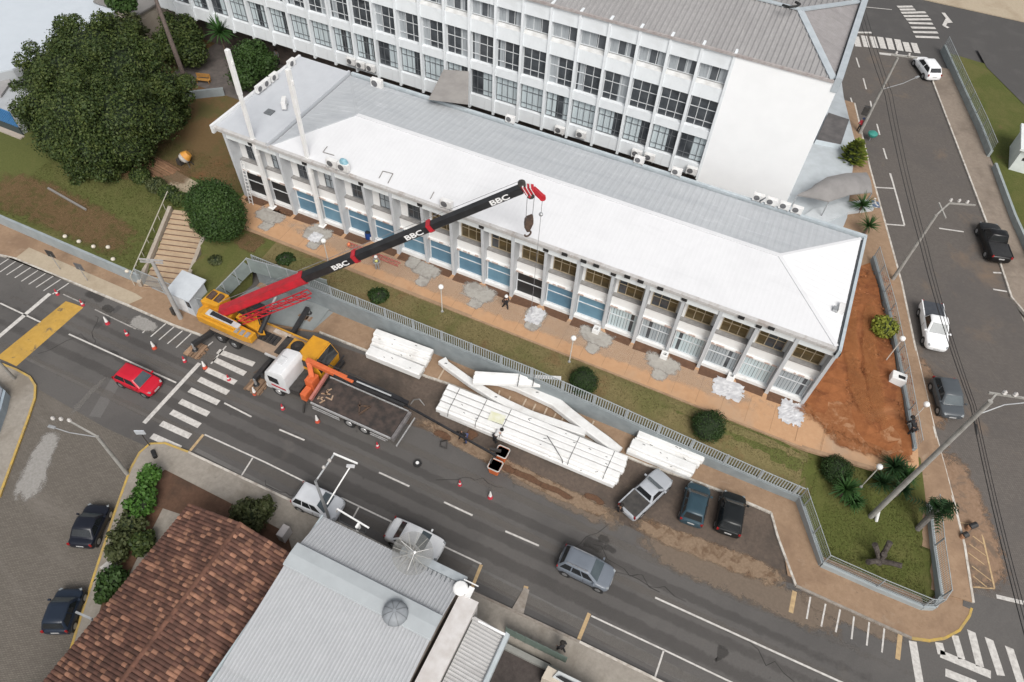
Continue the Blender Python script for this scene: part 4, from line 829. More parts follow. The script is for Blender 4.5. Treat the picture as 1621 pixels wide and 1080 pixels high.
car('parked_car', 'silver SUV parked by the south kerb below the twin arm street lamp', 'car', ((541, 817), (474, 788)), P_sl2, 'suv', 1.8, 1.62)
car('parked_car', 'white sedan parked half behind the satellite dish', 'car', ((699, 880), (618, 842)), P_wh, 'sedan', 1.76, 1.48)
car('parked_car', 'very dark navy car parked on the cobbled side street, the upper of two', 'car', ((164, 806), (134, 872)), P_nv, 'sedan', 1.72, 1.45)
car('parked_car', 'dark blue car parked beside the tiled house, the lower of two', 'car', ((121, 938), (96, 1008)), P_nb, 'hatch', 1.7, 1.48)
# ---------------------------------------------------------------- crane lorry
yel = mk('crane_yellow', (.62, .30, .018), (.50, .235, .022), 1.4, .45, detail=9); yel_d = mk('crane_yellow_worn', (.58, .29, .022), (.42, .22, .04), 3, .5, detail=8)
red_s = mk('crane_red', (.50, .018, .032), (.34, .022, .03), 1.6, .45, detail=9); dk = mk('machine_dark', (.03, .028, .027), (.055, .05, .046), 3, .6); deck_tan = mk('deck_plate', (.33, .24, .17), (.25, .19, .14), 2.5, .8, detail=8); boom_blk = mk('boom_black', (.012, .012, .014), (.026, .026, .028), 1.2, .45, detail=9); white_mark = mk('lettering_white', (.8, .8, .8), (.7, .7, .7), 5, .5)
ct = thing('mobile_crane', 'yellow truck-mounted crane on outriggers with long black and red telescopic boom', 'crane', (-30.6, 24.5, 0))
X0, X1, Yc = -36.6, -24.9, 24.55
ch = B(); ch.box(X0, Yc - .55, .85, X1 - .3, Yc + .55, 1.25); ch.build('chassis', dk, ct)
d = B(); d.box(-35.6, Yc - 1.22, 1.26, -27.3, Yc + 1.22, 1.42); d.build('deck', deck_tan, ct)
for x0_, x1_, y0_, y1_, m_ in ((-31.6, -29.9, Yc - .35, Yc + .55, dk), (-29.6, -27.4, Yc - .9, Yc + .9, dk), (-30.9, -29.4, Yc + .75, Yc + 1.15, mk('deck_pale', (.5, .45, .4), (.36, .28, .21), 3, .8)), (-29.0, -27.6, Yc - 1.2, Yc - .8, MATS['deck_pale'])):
    B().box(x0_, y0_, 1.43, x1_, y1_, 1.52).build('deck_plate', m_, ct)
for k in range(4): B().box(-31.4 + .35 * k, Yc - .3, 1.53, -31.25 + .35 * k, Yc + .5, 1.62).build('deck_bar', black_steel, ct)
B().box(-34.0, Yc + 1.2, 1.3, -27.2, Yc + 1.34, 1.5).build('side_rail', yel_d, ct); B().box(-30.2, Yc - 1.34, 1.3, -27.2, Yc - 1.2, 1.46).build('side_rail', mk('rail_grey', (.5, .5, .5), None, 3, .5), ct)
for x in (-34.9, -33.5, -28.6, -27.2):
    for s in (-1, 1):
        wo = B().tube((x, Yc + s * .9, .52), (x, Yc + s * 1.24, .52), .52, n=20).build('wheel', rubber, ct); B().tube((x, Yc + s * 1.2, .52), (x, Yc + s * 1.26, .52), .28, .24, n=14).build('rim', rim_m, wo)
cb = B(); cb.loft([[(-27.1, Yc - 1.2, 1.0), (-25.1, Yc - 1.2, .7), (-25.0, Yc + 1.2, .7), (-27.1, Yc + 1.2, 1.0)], [(-27.1, Yc - 1.22, 1.9), (-25.0, Yc - 1.22, 1.7), (-24.95, Yc + 1.22, 1.7), (-27.1, Yc + 1.22, 1.9)], [(-27.05, Yc - 1.15, 2.85), (-25.45, Yc - 1.12, 2.8), (-25.45, Yc + 1.12, 2.8), (-27.05, Yc + 1.15, 2.85)]]); cb.build('cab', yel, ct, bevel=.06)
B().box(-26.95, Yc - 1.08, 2.87, -25.5, Yc + 1.08, 2.93).build('cab_roof', yel, ct, bevel=.03)
B().add([(-24.96, Yc - 1.12, 1.75), (-24.93, Yc + 1.12, 1.75), (-25.41, Yc + 1.05, 2.76), (-25.41, Yc - 1.05, 2.76), (-25.0, Yc - 1.1, 1.74), (-25.0, Yc + 1.1, 1.74), (-25.47, Yc + 1.05, 2.74), (-25.47, Yc - 1.05, 2.74)], [(0, 1, 2, 3), (7, 6, 5, 4), (0, 4, 5, 1), (1, 5, 6, 2), (2, 6, 7, 3), (3, 7, 4, 0)]).build('windscreen', tint, ct)
for s in (-1, 1): B().box(-26.8, Yc + s * 1.2 - .02, 1.95, -25.6, Yc + s * 1.2 + .02, 2.65).build('side_window', tint, ct)
B().box(-24.9, Yc - 1.25, .5, -24.55, Yc + 1.25, .85).build('bumper', black_steel, ct, bevel=.04)
B().beam((-24.7, Yc - 1.5, 1.2), (-24.7, Yc + 1.45, 1.2), .1, .1).build('front_bar', black_steel, ct)
eng = B(); eng.box(-28.7, Yc - .75, 1.53, -27.2, Yc + .75, 2.0); eng.build('engine_cover', yel_d, ct, bevel=.05)
ro = B().lathe([(.5, 0), (.55, .12), (.4, .2)], 20, (-27.9, Yc + .05, 2.02)).build('spare_wheel', rubber, ct); B().lathe([(.22, 0), (.2, .05)], 14, (-27.9, Yc + .05, 2.225)).build('rim', dk, ro)
for s in (-1, 1): B().path([(-27.4, Yc + s * .5, 1.9), (-27.3, Yc + s * .5, 2.35), (-27.3, Yc + s * .9, 2.35)], .05).build('exhaust', yel_d, ct)
# superstructure, turned a little towards the boom
sx, sy_ = -33.8, 24.75
B().lathe([(.95, 1.43), (.95, 1.8)], 24, (sx, sy_, 0)).build('turntable', dk, ct)
def rot(p, a, c=(sx, sy_)): x, y = p[0] - c[0], p[1] - c[1]; return (c[0] + x * math.cos(a) - y * math.sin(a), c[1] + x * math.sin(a) + y * math.cos(a))
A_ = R(1)
hull = [(-36.9, 24.0), (-36.6, 23.35), (-32.2, 23.2), (-31.4, 23.3), (-31.35, 24.0), (-34.0, 24.2), (-34.3, 25.4), (-36.6, 25.9)]
B().prism([rot(p, A_) for p in hull], 1.85, 2.55).build('superstructure', yel, ct, bevel=.07)
B().prism([rot(p, A_) for p in [(-36.2, 23.5), (-33.0, 23.4), (-32.6, 23.9), (-33.2, 24.15), (-36.2, 24.3)]], 2.56, 2.85).build('engine_hood', yel, ct, bevel=.06)
B().prism([rot(p, A_) for p in [(-35.8, 23.62), (-32.6, 23.5), (-32.6, 23.95), (-35.8, 24.18)]], 2.86, 2.92).build('hood_panel', mk('panel_pale', (.55, .55, .55), (.42, .42, .42), 3, .5), ct)
B().prism([rot(p, A_) for p in [(-35.4, 23.7), (-33.3, 23.62), (-33.3, 23.92), (-35.4, 24.1)]], 2.93, 2.97).build('hood_grille', boom_blk, ct)
for k in range(3): B().prism([rot(p, A_) for p in [(-32.9 + .5 * k, 23.25), (-32.6 + .5 * k, 23.25), (-32.6 + .5 * k, 23.75), (-32.9 + .5 * k, 23.75)]], 2.57 - .0, 2.62).build('step_plate', steel, ct)
cw = B(); cw.prism([rot(p, A_) for p in [(-36.95, 24.5), (-35.4, 24.6), (-35.3, 26.0), (-36.8, 26.0)]], 2.0, 3.0); cw.build('winch_housing', yel, ct, bevel=.06)
for k in range(2): wd = B().tube((-36.45 + .72 * k, 24.9, 2.98), (-36.45 + .72 * k, 25.65, 2.98), .28, n=16).build('winch_drum', mk('cable_brown', (.06, .035, .025), (.1, .06, .045), 8, .6), ct)
B().prism([(-33.9, 25.2), (-32.0, 25.0), (-31.2, 24.6), (-31.4, 24.3), (-33.9, 24.7)], 1.9, 2.35).build('boom_cradle', yel, ct, bevel=.05)
B().prism([(-32.9, 25.5), (-31.3, 24.3), (-30.9, 24.5), (-32.7, 25.9)], 1.9, 2.5).build('boom_cradle', yel, ct, bevel=.05)
oc = B(); oc.prism([(-33.5, 25.6), (-32.1, 25.6), (-32.1, 26.4), (-33.5, 26.4)], 1.85, 3.1); oc.build('operator_cab', dk, ct, bevel=.08); B().prism([(-33.4, 25.62), (-32.2, 25.62), (-32.2, 26.3), (-33.4, 26.3)], 3.11, 3.15).build('operator_cab_roof', tint, ct)
# boom
BA = P(352, 493, 2.9); BT = P(828, 299, 15.6); bd = (BT - BA).normalized(); BL = (BT - BA).length
hor = Vector((0, 0, 1)).cross(bd).normalized(); upb = bd.cross(hor)
def bp(px_, z_guess=None, py_=None):
    """length along the boom at which it passes a photo column"""
    best = min(range(0, 2001), key=lambda i: abs(project(BA + bd * BL * i / 2000)[0] - px_)); return BL * best / 2000
def project(p):
    d_ = np.array((p.x, p.y, p.z - CH)); k = FPX / d_.dot(FW); return CX + k * d_.dot(RW), CY - k * d_.dot(UW)
s1, s2, s3 = bp(478), bp(566), bp(684)
def boom_sec(name, a, b_, wd, ht, m, drop=0):
    bb = B(); rings = []
    for s in (a, b_):
        c_ = BA + bd * s - upb * drop; q = [(-.5, .5), (.5, .5), (.5, -.28), (.28, -.5), (-.28, -.5), (-.5, -.28)]
        rings.append([c_ + hor * wd * u + upb * ht * v for u, v in q])
    return bb.loft(rings).build(name, m, ct)
boom_sec('boom_base', 0, s1 + .25, .72, .84, red_s, .03)
boom_sec('boom_section', s1 + .2, s2, .64, .76, boom_blk); boom_sec('boom_section', s2 - .2, s3, .57, .69, boom_blk); boom_sec('boom_section', s3 - .2, BL - .1, .50, .62, boom_blk)
boom_sec('boom_collar', s2 - .3, s2 + .02, .74, .86, red_s); boom_sec('boom_collar', s3 - .3, s3 + .02, .67, .79, red_s); boom_sec('boom_collar', s1 - .1, s1 + .28, .78, .90, red_s)
# lattice jib stowed under the red base section
jb = B(); o0 = BA - hor * .75 - upb * .55
n = 9; L0, L1 = s1 * .18, s1 + .2; 
for k in range(n):
    a = o0 + bd * (L0 + (L1 - L0) * k / n); c_ = o0 + bd * (L0 + (L1 - L0) * (k + 1) / n)
    for u in (0, -.5): jb.beam(a - upb * -u * 1, c_ - upb * -u, .07, .07); jb.beam(a + hor * -.4 + upb * u, c_ + hor * -.4 + upb * u, .07, .07)
    jb.beam(a, c_ + hor * -.4, .05, .05); jb.beam(a + hor * -.4, c_ + hor * -.4 - upb * .5, .05, .05); jb.beam(c_, c_ - upb * .5, .05, .05)
jb.build('lattice_jib', red_s, ct)
# lift cylinder
la = Vector((-31.2, 24.35, 2.3)); lb = BA + bd * (s1 * .62) - upb * .6
B().tube(la, la.lerp(lb, .6), .2, n=14).build('lift_cylinder', boom_blk, ct); B().tube(la.lerp(lb, .55), lb, .12, n=12).build('piston', steel, ct)
B().path([(-32.6, 25.4, 2.5), (-32.2, 25.5, 3.2), (-31.7, 25.0, 2.9), (-31.5, 24.8, 2.3)], .05).build('hose', boom_blk, ct)
# lettering on the side of every section
def text(body, size, loc, xax, yax, m, parent, name='lettering', ext=.004, bold=.012, ax='LEFT', wide=1.0):
    cu = bpy.data.curves.new('t', 'FONT'); cu.body = body; cu.size = size; cu.extrude = ext; cu.offset = bold; cu.align_x = ax
    ob = bpy.data.objects.new('t', cu); COL.objects.link(ob); dg = bpy.context.evaluated_depsgraph_get(); dg.update()
    me = bpy.data.meshes.new_from_object(ob.evaluated_get(dg)); bpy.data.objects.remove(ob); me.materials.clear(); me.materials.append(m)
    x = Vector(xax).normalized(); y = Vector(yax).normalized(); z = x.cross(y); x = x * wide; M_ = Matrix(((x.x, y.x, z.x, loc[0]), (x.y, y.y, z.y, loc[1]), (x.z, y.z, z.z, loc[2]), (0, 0, 0, 1)))
    if parent is not None: M_ = Matrix.Translation(-WORLDLOC(parent)) @ M_
    me.transform(M_); return link(name, me, parent)
for s, wd, ht, a_ in ((s2 - 2.2, .64, .76, 1), (s3 - 2.2, .57, .69, 1), (BL - 2.5, .50, .62, 1)):
    p_ = BA + bd * s - hor * (wd / 2 + .006) - upb * (.10)
    text('BBC', .62, p_ - upb * .04, bd * 1, upb, white_mark, ct, bold=.016, wide=1.3)
# boom head
hd = BT; dn = Vector((0, 0, -1))
hb = B(); hb.loft([[hd - hor * .27 + upb * .32, hd + hor * .27 + upb * .32, hd + hor * .27 - upb * .32, hd - hor * .27 - upb * .32], [hd + bd * .75 - hor * .32 - upb * .15 + dn * .1, hd + bd * .75 + hor * .32 - upb * .15 + dn * .1, hd + bd * .55 + hor * .32 + dn * .85, hd + bd * .55 - hor * .32 + dn * .85]]); hb.build('boom_head', red_s, ct)
for k in range(3):
    c_ = hd + bd * (.12 + .22 * k) - upb * .08 * k; B().cbox(c_ - hor * .33 - upb * .05, upb, .8, .02, .15, up=hor).build('head_stripe', white_mark, ct); B().cbox(c_ + upb * (.34 - .05 * k), hor, .6, .1, .02, up=upb).build('head_stripe', white_mark, ct)
B().tube(hd + bd * .1 + upb * .42 - hor * .14, hd + bd * .1 + upb * .42 + hor * .14, .27, n=20).build('sheave', dk, ct)
nb = B(); nose = P(859, 313, 15.0); nb.beam(hd + bd * .75 + dn * .35, nose, .28, .36); nb.build('boom_nose', red_s, ct)
B().tube(nose - hor * .12, nose + hor * .12, .22, n=16).build('sheave', red_s, ct); B().tube(hd + bd * .62 + dn * .7 - hor * .3, hd + bd * .62 + dn * .7 + hor * .3, .26, n=18).build('sheave', dk, ct)
hk = P(837, 352, 12.6); hb0 = hd + bd * .65 + dn * .75
rp = B()
for dx_ in (-.28, .28): rp.tube(hb0 + bd * dx_, hk + bd * dx_ * .9 + Vector((0, 0, .5)), .022, n=5)
ng = Vector((nose.x, nose.y, ZB + .6)); rp.tube(nose, ng, .018, n=5)
rp.path([BA + upb * .95 + bd * .5, BA + upb * .85 + bd * s1, hd + upb * .7, nose], .018, n=5)
rp.build('rope', mk('wire_rope', (.16, .16, .17), (.24, .24, .25), 6, .5), ct)
hkb = B(); hkb.loft([[hk + bd * u * .36 + hor * v * .28 + Vector((0, 0, zz)) for u, v in ((-s_, -1), (s_, -1), (s_, 1), (-s_, 1))] for zz, s_ in ((.45, .6), (.3, .95), (-.1, 1.0), (-.4, .65), (-.68, .3))]); hkb.build('hook_block', mk('hook_rust', (.05, .035, .03), (.11, .07, .05), 4, .6), ct, bevel=.03)
hp_ = [hk + Vector((0, 0, -.75 - .0)) + bd * .24 * math.sin(a) + Vector((0, 0, -.35 + .24 * math.cos(a))) for a in [R(x) for x in range(0, 300, 30)]]
B().path(hp_, .07, 8).build('hook', MATS['hook_rust'], ct); B().sphere(nose + dn * 1.5, .16, 10, 6).build('rope_weight', steel, ct)
# outriggers with timber pads
og = ((P(308, 552, .45), (-35.6, 23.4, .9)), (P(405, 607, .45), (-29.7, 23.4, .9)), (P(489, 494, .45), (-29.7, 25.6, .9)), (Vector((-35.4, 27.2, .45)), (-35.4, 25.6, .9)))
for i, (a, b_) in enumerate(og):
    a = Vector(a); b_ = Vector(b_); e = Vector((a.x, a.y, .95)); og_ = B().beam(b_, e, .34, .34).build('outrigger', black_steel, ct); B().tube(e + Vector((0, 0, .1)), Vector((a.x, a.y, .34)), .1, n=10).build('jack', steel, og_); B().lathe([(.26, 0), (.2, .08)], 14, (a.x, a.y, .28)).build('foot', black_steel, og_)
    pad = thing('timber_pad', ['timber blocks under the crane outrigger nearest the stop line', 'timber blocks under the crane outrigger by the white truck cab', 'timber blocks under the crane outrigger by the grey wall', 'timber blocks under the crane outrigger behind the crane'][i], 'timber', (a.x, a.y, .015))
    for lay in range(2):
        for k in range(5):
            o_ = (k - 2) * .26
            q = B().box(-.72, o_ - .11, .13 * lay, .72, o_ + .11, .13 * lay + .12) if lay == 0 else B().box(o_ - .11, -.72, .125, o_ + .11, .72, .26)
            ob_ = q.build('plank', mk('timber_brown', (.20, .125, .08), (.29, .19, .12), 4, .9, detail=8, rand=.35), pad, local=True, flip=True); ob_.rotation_euler = (0, 0, random.uniform(-.08, .08)); ob_.location = (random.uniform(-.08, .08), random.uniform(-.08, .08), 0)
# ---------------------------------------------------------------- flatbed lorry with knuckle-boom crane and long boom with two buckets
ft = thing('flatbed_truck', 'white cab flatbed truck with orange knuckle crane and long black boom along the bed', 'truck', (-22.8, 22.4, 0))
cabw = paint('truck_white', (.74, .75, .76)); org = mk('crane_orange', (.62, .14, .045), (.50, .11, .04), 3, .45); bedb = mk('bed_steel', (.032, .027, .025), (.075, .055, .047), 1.6, .75, detail=9, lo=.38, hi=.62)
Yt = 22.38
B().box(-28.2, Yt - .45, .7, -17.6, Yt + .45, 1.0).build('chassis', dk, ft)
c1 = B(); hw = 1.22
prof = [(-28.5, .7), (-28.62, 1.6), (-28.3, 2.75), (-27.9, 3.1), (-26.7, 3.35), (-26.5, 2.9), (-26.5, .9)]
c1.loft([[(x, Yt - hw, z) for x, z in prof], [(x, Yt + hw, z) for x, z in prof]]); c1.build('cab', cabw, ft, bevel=.11, smooth=30)
B().add([(-28.635, Yt - 1.05, 1.65), (-28.635, Yt + 1.05, 1.65), (-28.34, Yt + .98, 2.65), (-28.34, Yt - .98, 2.65), (-28.55, Yt - 1.05, 1.65), (-28.55, Yt + 1.05, 1.65), (-28.28, Yt + .98, 2.65), (-28.28, Yt - .98, 2.65)], [(0, 1, 2, 3), (7, 6, 5, 4), (0, 4, 5, 1), (1, 5, 6, 2), (2, 6, 7, 3), (3, 7, 4, 0)]).build('windscreen', tint, ft)
for s in (-1, 1): B().box(-28.1, Yt + s * (hw + .003) - .015, 1.75, -27.2, Yt + s * (hw + .003) + .015, 2.45).build('side_window', tint, ft)
B().box(-27.75, Yt - .38, 3.22, -27.15, Yt + .32, 3.32).build('roof_hatch', mk('hatch_white', (.62, .63, .64), None, 3, .4), ft, bevel=.03)
B().box(-28.0, Yt - hw - .02, 1.25, -26.7, Yt - hw + .0, 1.42).build('side_stripe', red_s, ft); B().box(-28.72, Yt - 1.15, .5, -28.3, Yt + 1.15, .85).build('bumper', cabw, ft, bevel=.05)
for s in (-1, 1): B().cbox((-28.5, Yt + s * 1.38, 2.3), (0, 0, 1), .5, .08, .22).build('mirror', trim, ft)
B().box(-26.45, Yt - 1.1, 1.0, -25.6, Yt + 1.1, 1.6).build('machinery', dk, ft)
for x in (-27.6, -21.2, -19.9):
    for s in (-1, 1):
        wo = B().tube((x, Yt + s * .85, .5), (x, Yt + s * 1.2, .5), .5, n=20).build('wheel', rubber, ft); B().tube((x, Yt + s * 1.16, .5), (x, Yt + s * 1.23, .5), .3, .26, n=14).build('rim', mk('rim_silver', (.6, .6, .6), None, 4, .35, .5), wo)
bed = B().box(-24.3, Yt - 1.25, 1.15, -17.5, Yt + 1.25, 1.34).build('flatbed', bedb, ft)
rl = mk('rail_silver', (.55, .55, .55), (.42, .42, .42), 4, .4, .3)
B().box(-24.4, Yt - 1.34, 1.2, -17.45, Yt - 1.26, 1.42).box(-24.4, Yt + 1.26, 1.2, -17.45, Yt + 1.34, 1.42).build('bed_rail', rl, ft)
B().beam((-24.3, Yt - 1.36, .98), (-21.9, Yt - 1.36, .98), .05, .07).beam((-24.3, Yt - 1.36, .72), (-21.9, Yt - 1.36, .72), .05, .07).beam((-19.2, Yt - 1.36, .98), (-17.7, Yt - 1.36, .98), .05, .07).beam((-19.2, Yt - 1.36, .72), (-17.9, Yt - 1.36, .72), .05, .07).build('underrun_rail', rl, ft)
B().box(-17.44, Yt - 1.3, 1.05, -17.2, Yt + 1.3, 1.4).build('tail_beam', mk('tail_grey', (.2, .19, .19), (.12, .11, .11), 3, .6), ft); B().beam((-16.95, Yt - 1.4, .75), (-16.95, Yt + 1.3, .75), .08, .12).build('tail_bar', rl, ft)
for (x, y, a) in ((-20.6, Yt + .2, 20), (-20.4, Yt - .15, 70), (-20.9, Yt, 120)):
    B().cbox((x, y, 1.40), (math.cos(R(a)), math.sin(R(a)), 0), 1.0, .12, .1).build('loose_bar', mk('rusty_bar', (.06, .045, .04), (.12, .07, .04), 6, .7), ft)
b = B(); rnd = random.Random(8)
for k in range(9): b.cbox((rnd.uniform(-24, -23.1), rnd.uniform(Yt - 1, Yt + .3), 1.36), (rnd.random(), rnd.random() - .5, 0), .45, .1, .04)
b.build('scrap_wood', mk('scrap_wood', (.32, .2, .12), (.4, .3, .22), 4, .9), ft)
# orange crane column, head-frame and arms
B().box(-25.4, Yt - 1.2, .9, -24.9, Yt - .3, 1.7).build('crane_base', org, ft, bevel=.06); B().box(-25.5, Yt - .3, .9, -24.8, Yt + .6, 2.3).build('crane_column', org, ft, bevel=.06)
B().beam((-24.45, Yt - 1.2, 1.5), (-24.45, Yt + 1.2, 1.95), .2, .3).build('head_frame', mk('faded_red', (.42, .16, .13), (.34, .12, .1), 3, .6), ft)
ka = Vector((-25.15, Yt + .25, 2.3)); kb = P(489, 572, 3.4); kc = P(560, 605, 3.1); kd = P(645, 642, 2.4)
B().beam(ka, kb, .38, .5).build('crane_arm', org, ft, bevel=.05); B().beam(kb - Vector((.2, 0, 0)), kc, .36, .42).build('crane_arm', org, ft, bevel=.05)
B().beam(kb.lerp(kc, .85) + Vector((0, .12, .1)), kd + Vector((0, .12, .1)), .28, .3).build('boom_section', boom_blk, ft); B().beam(kb.lerp(kc, .6) + Vector((0, -.2, .05)), kd + Vector((-.2, -.16, .05)), .2, .22).build('boom_section', black_steel, ft)
B().tube(kc + Vector((.3, .0, .3)), kd.lerp(kc, .3) + Vector((0, .05, .3)), .07, n=10).build('ram', steel, ft)
ke = P(786, 722, 1.35); B().beam(kd - Vector((.4, 0, 0)), ke, .13, .15).build('boom_extension', boom_blk, ft)
B().path([kb + Vector((.5, .3, .2)), kc + Vector((0, .35, .35)), kd + Vector((-.5, .3, .2))], .035).build('hose', trim, ft)
B().beam((-25.0, Yt - 1.75, .1), (-25.0, Yt - 1.3, 1.0), .12, .12).build('outrigger', dk, ft)
buck_i = mk('bucket_inside', (.10, .11, .11), (.06, .065, .065), 3, .7); buck_o = mk('bucket_orange', (.62, .15, .045), (.52, .12, .035), 3, .45)
for i, (px, py) in enumerate(((795, 716), (784, 737))):
    c_ = P(px, py, .9); bk = B(); rings = []
    for zz, s_ in ((.12, .36), (.95, .46)): rings.append([(c_.x + u * s_, c_.y + v * s_ * .95, zz) for u, v in ((-1, -.8), (-.8, -1), (.8, -1), (1, -.8), (1, .8), (.8, 1), (-.8, 1), (-1, .8))])
    rings.append([(c_.x + u * .40, c_.y + v * .38, .95) for u, v in ((-1, -.8), (-.8, -1), (.8, -1), (1, -.8), (1, .8), (.8, 1), (-.8, 1), (-1, .8))]); rings.append([(c_.x + u * .32, c_.y + v * .3, .2) for u, v in ((-1, -.8), (-.8, -1), (.8, -1), (1, -.8), (1, .8), (.8, 1), (-.8, 1), (-1, .8))])
    o_ = bk.loft(rings[:2]).build('work_bucket', buck_o, ft); B().loft(rings[2:]).build('liner', buck_i, o_)
    rm_ = B(); rg = [Vector(p) for p in rings[1]]; rm_.path([p + Vector((0, 0, .02)) for p in rg] + [rg[0] + Vector((0, 0, .02))], .045); rm_.build('rim', mk('bucket_rim', (.5, .48, .45), None, 3, .6), o_)
B().beam(ke - Vector((.7, -.3, 0)), ke + Vector((.1, .55, -.1)), .16, .2).beam(ke + Vector((-.3, .7, -.3)), ke + Vector((-.2, -.6, -.3)), .1, .1).build('bucket_bracket', dk, ft)
# ---------------------------------------------------------------- white precast columns: two raised, the rest lying in stacks
for (bx, by, tx, ty, lb) in ((432, 330, 362, 78, 'left'), (511, 359, 455, 110, 'right')):
    p = at(bx, by); zt_ = 8.0; best = None
    for k in range(400):
        z = 8 + k * .05; q = project(Vector((p.x, p.y, z))); e = math.hypot(q[0] - tx, q[1] - ty)
        if best is None or e < best[0]: best = (e, z)
    zt_ = best[1]
    t = thing('white_column', 'tall white upright column, %s of the two standing before the facade' % lb, 'column', (p.x, p.y, ZB), group='tall white upright columns')
    B().box(-.16, -.16, .1, .16, .16, 7.6).build('shaft', white_steel, t, local=True, bevel=.02)
    B().box(-.135, -.135, 7.6, .135, .135, zt_ - ZB - 3.8).build('shaft', white_steel, t, local=True, bevel=.02); B().box(-.16, -.16, zt_ - ZB - 3.8, .16, .16, zt_ - ZB).build('shaft', white_steel, t, local=True, bevel=.02)
    B().box(-.3, -.3, 0, .3, .3, .12).build('base_plate', white_steel, t, local=True); B().box(.15, -.08, zt_ - ZB - 1.2, .24, .08, zt_ - ZB - .9).build('corbel', white_steel, t, local=True); B().box(-.175, -.175, 5.9, .175, .175, 6.0).build('collar', white_steel, t, local=True)
band = mk('strap_dark', (.05, .05, .05), (.1, .1, .1), 5, .6); batten = mk('batten', (.42, .33, .24), (.52, .43, .34), 4, .8)
bm_w = [white_steel, mk('white_concrete', (.72, .72, .71), (.60, .59, .57), 1.3, .6, detail=8, lo=.45, hi=.7)]
def lying(name, a, b, za, zb_, wd, ht, label, grp, taper=1.0, swell=0, flare=0, m=None, marks=2, groove=True):
    a = P(*a, za) if isinstance(a, tuple) else a; b = P(*b, zb_) if isinstance(b, tuple) else b
    t = thing(name, label, 'beam', a.lerp(b, .5), 0, grp); d_ = (b - a).normalized(); s_ = Vector((0, 0, 1)).cross(d_).normalized(); u_ = d_.cross(s_)
    bb = B(); rings = []; n = 12
    for k in range(n + 1):
        f = k / n; c_ = a.lerp(b, f); w_ = wd * (1 + swell * math.sin(math.pi * f)) * (mix(1, taper, f)); 
        if flare and f < .12: w_ *= 1 + flare * (1 - f / .12)
        h_ = ht; q = [(-.5, -.5), (-.5, .36), (-.40, .5), (.40, .5), (.5, .36), (.5, -.5)]
        rings.append([c_ + s_ * w_ * u + u_ * h_ * v for u, v in q])
    bb.loft(rings).build('beam_body', m or bm_w[0], t)
    rr = random.Random(sum(map(ord, label)))
    for k in range(marks):
        f = rr.uniform(.08, .92); c_ = a.lerp(b, f) + u_ * (ht * .5 + .003) + s_ * wd * rr.uniform(-.25, .25); B().cbox(c_, d_ + s_ * rr.uniform(-.6, .6), rr.uniform(.1, .25), .05, .012).build('lifting_eye', band, t)
    for e, sg in ((a, -1), (b, 1)): B().cbox(e + d_ * sg * .03, d_, .06, wd * .55 * (taper if sg > 0 else 1), ht * .55).build('end_plate', mk('end_plate', (.5, .49, .47), (.38, .37, .35), 3, .7), t)
    return t
def battens(lst, label, z=.05):
    for i, (p, q) in enumerate(lst):
        lb_ = label + ', %s from the left' % ['second', 'third', 'fourth', 'fifth', 'sixth', 'seventh', 'eighth', 'first', 'ninth'][i]
        a = P(*p, z + .1); b_ = P(*q, z + .1); tag(B().beam(a, b_, .12, .12).build('batten', batten), lb_, 'batten', 'timber battens between the curved white beams')
pz = .135
# left pile
lying('white_beam', (594, 527), (684, 560), .95, .95, .62, .5, 'white beam topmost at the back of the short pile beside the crane', 'white beams in the left pile')
lying('white_beam', (591, 537), (681, 568), .68, .68, .5, .45, 'white beam in the middle row of the short pile beside the crane', 'white beams in the left pile', m=bm_w[1])
lying('white_beam', (588, 546), (676, 577), .4, .4, .5, .4, 'greyish lower beam seen between two white ones in the left pile', 'white beams in the left pile', m=bm_w[1])
lying('white_beam', (584, 556), (668, 590), .62, .62, .95, .62, 'broad white beam at the kerb side of the left pile', 'white beams in the left pile', marks=3)
# big pile: the pile lies along the street in two layers
n1 = [((709, 613), (992, 728), .95, .46), ((704, 622), (990, 737), .97, .46), ((700, 631), (987, 746), .95, .44), ((696, 640), (980, 754), .93, .44), ((692, 646), (978, 762), .62, .4), ((698, 652), (972, 768), .35, .34)]
ordn = ['first', 'second', 'third', 'fourth', 'fifth', 'sixth']
for i, (a, b_, z, wd) in enumerate(n1):
    lying('white_beam', a, b_, z, z, wd, .42, 'long white beam in the big strapped pile, %s counting from the fence side' % ordn[i], 'long white beams in the big pile', marks=3)
rnd = random.Random(5)
for i, (a, b_, z, wd) in enumerate(n1[:4]):
    A0, B0 = P(*a, .45), P(*b_, .45); lying('white_beam', A0 - Vector((0, .18, 0)), B0 - Vector((0.15, .18, 0)), 0, 0, wd * .96, .4, 'long white beam in the lower layer of the big pile, %s counting from the fence side' % ordn[i], 'long white beams in the big pile', m=bm_w[1], marks=0)
for i, f in enumerate((.06, .22, .36, .74, .93)):
    p0 = P(*n1[0][0], 1.18).lerp(P(*n1[0][1], 1.18), f) + Vector((0, .28, 0)); p1 = P(*n1[3][0], 1.17).lerp(P(*n1[3][1], 1.17), f) - Vector((0.0, .25, 0)); tag(B().path([p0 - Vector((0, 0.02, .5)), p0, p1, p1 - Vector((0, .15, .6))], .022).build('strap', band), ['dark strap across the big pile at its left end', 'dark strap across the big pile, second from its left end', 'dark strap across the big pile near the yellow stain', 'dark strap across the big pile left of its right end', 'dark strap across the big pile at its right end'][i], 'strap')
pa = P(776, 655, 1.21); pb = P(797, 668, 1.21); tag(B().cbox(pa.lerp(pb, .5), Vector((1, .1, 0)), 1.2, .8, .02).build('stained_sheet', mk('yellow_sheet', (.62, .62, .42), (.7, .7, .6), 3, .7)), 'pale yellowish sheet lying on the big pile of white beams', 'sheet')
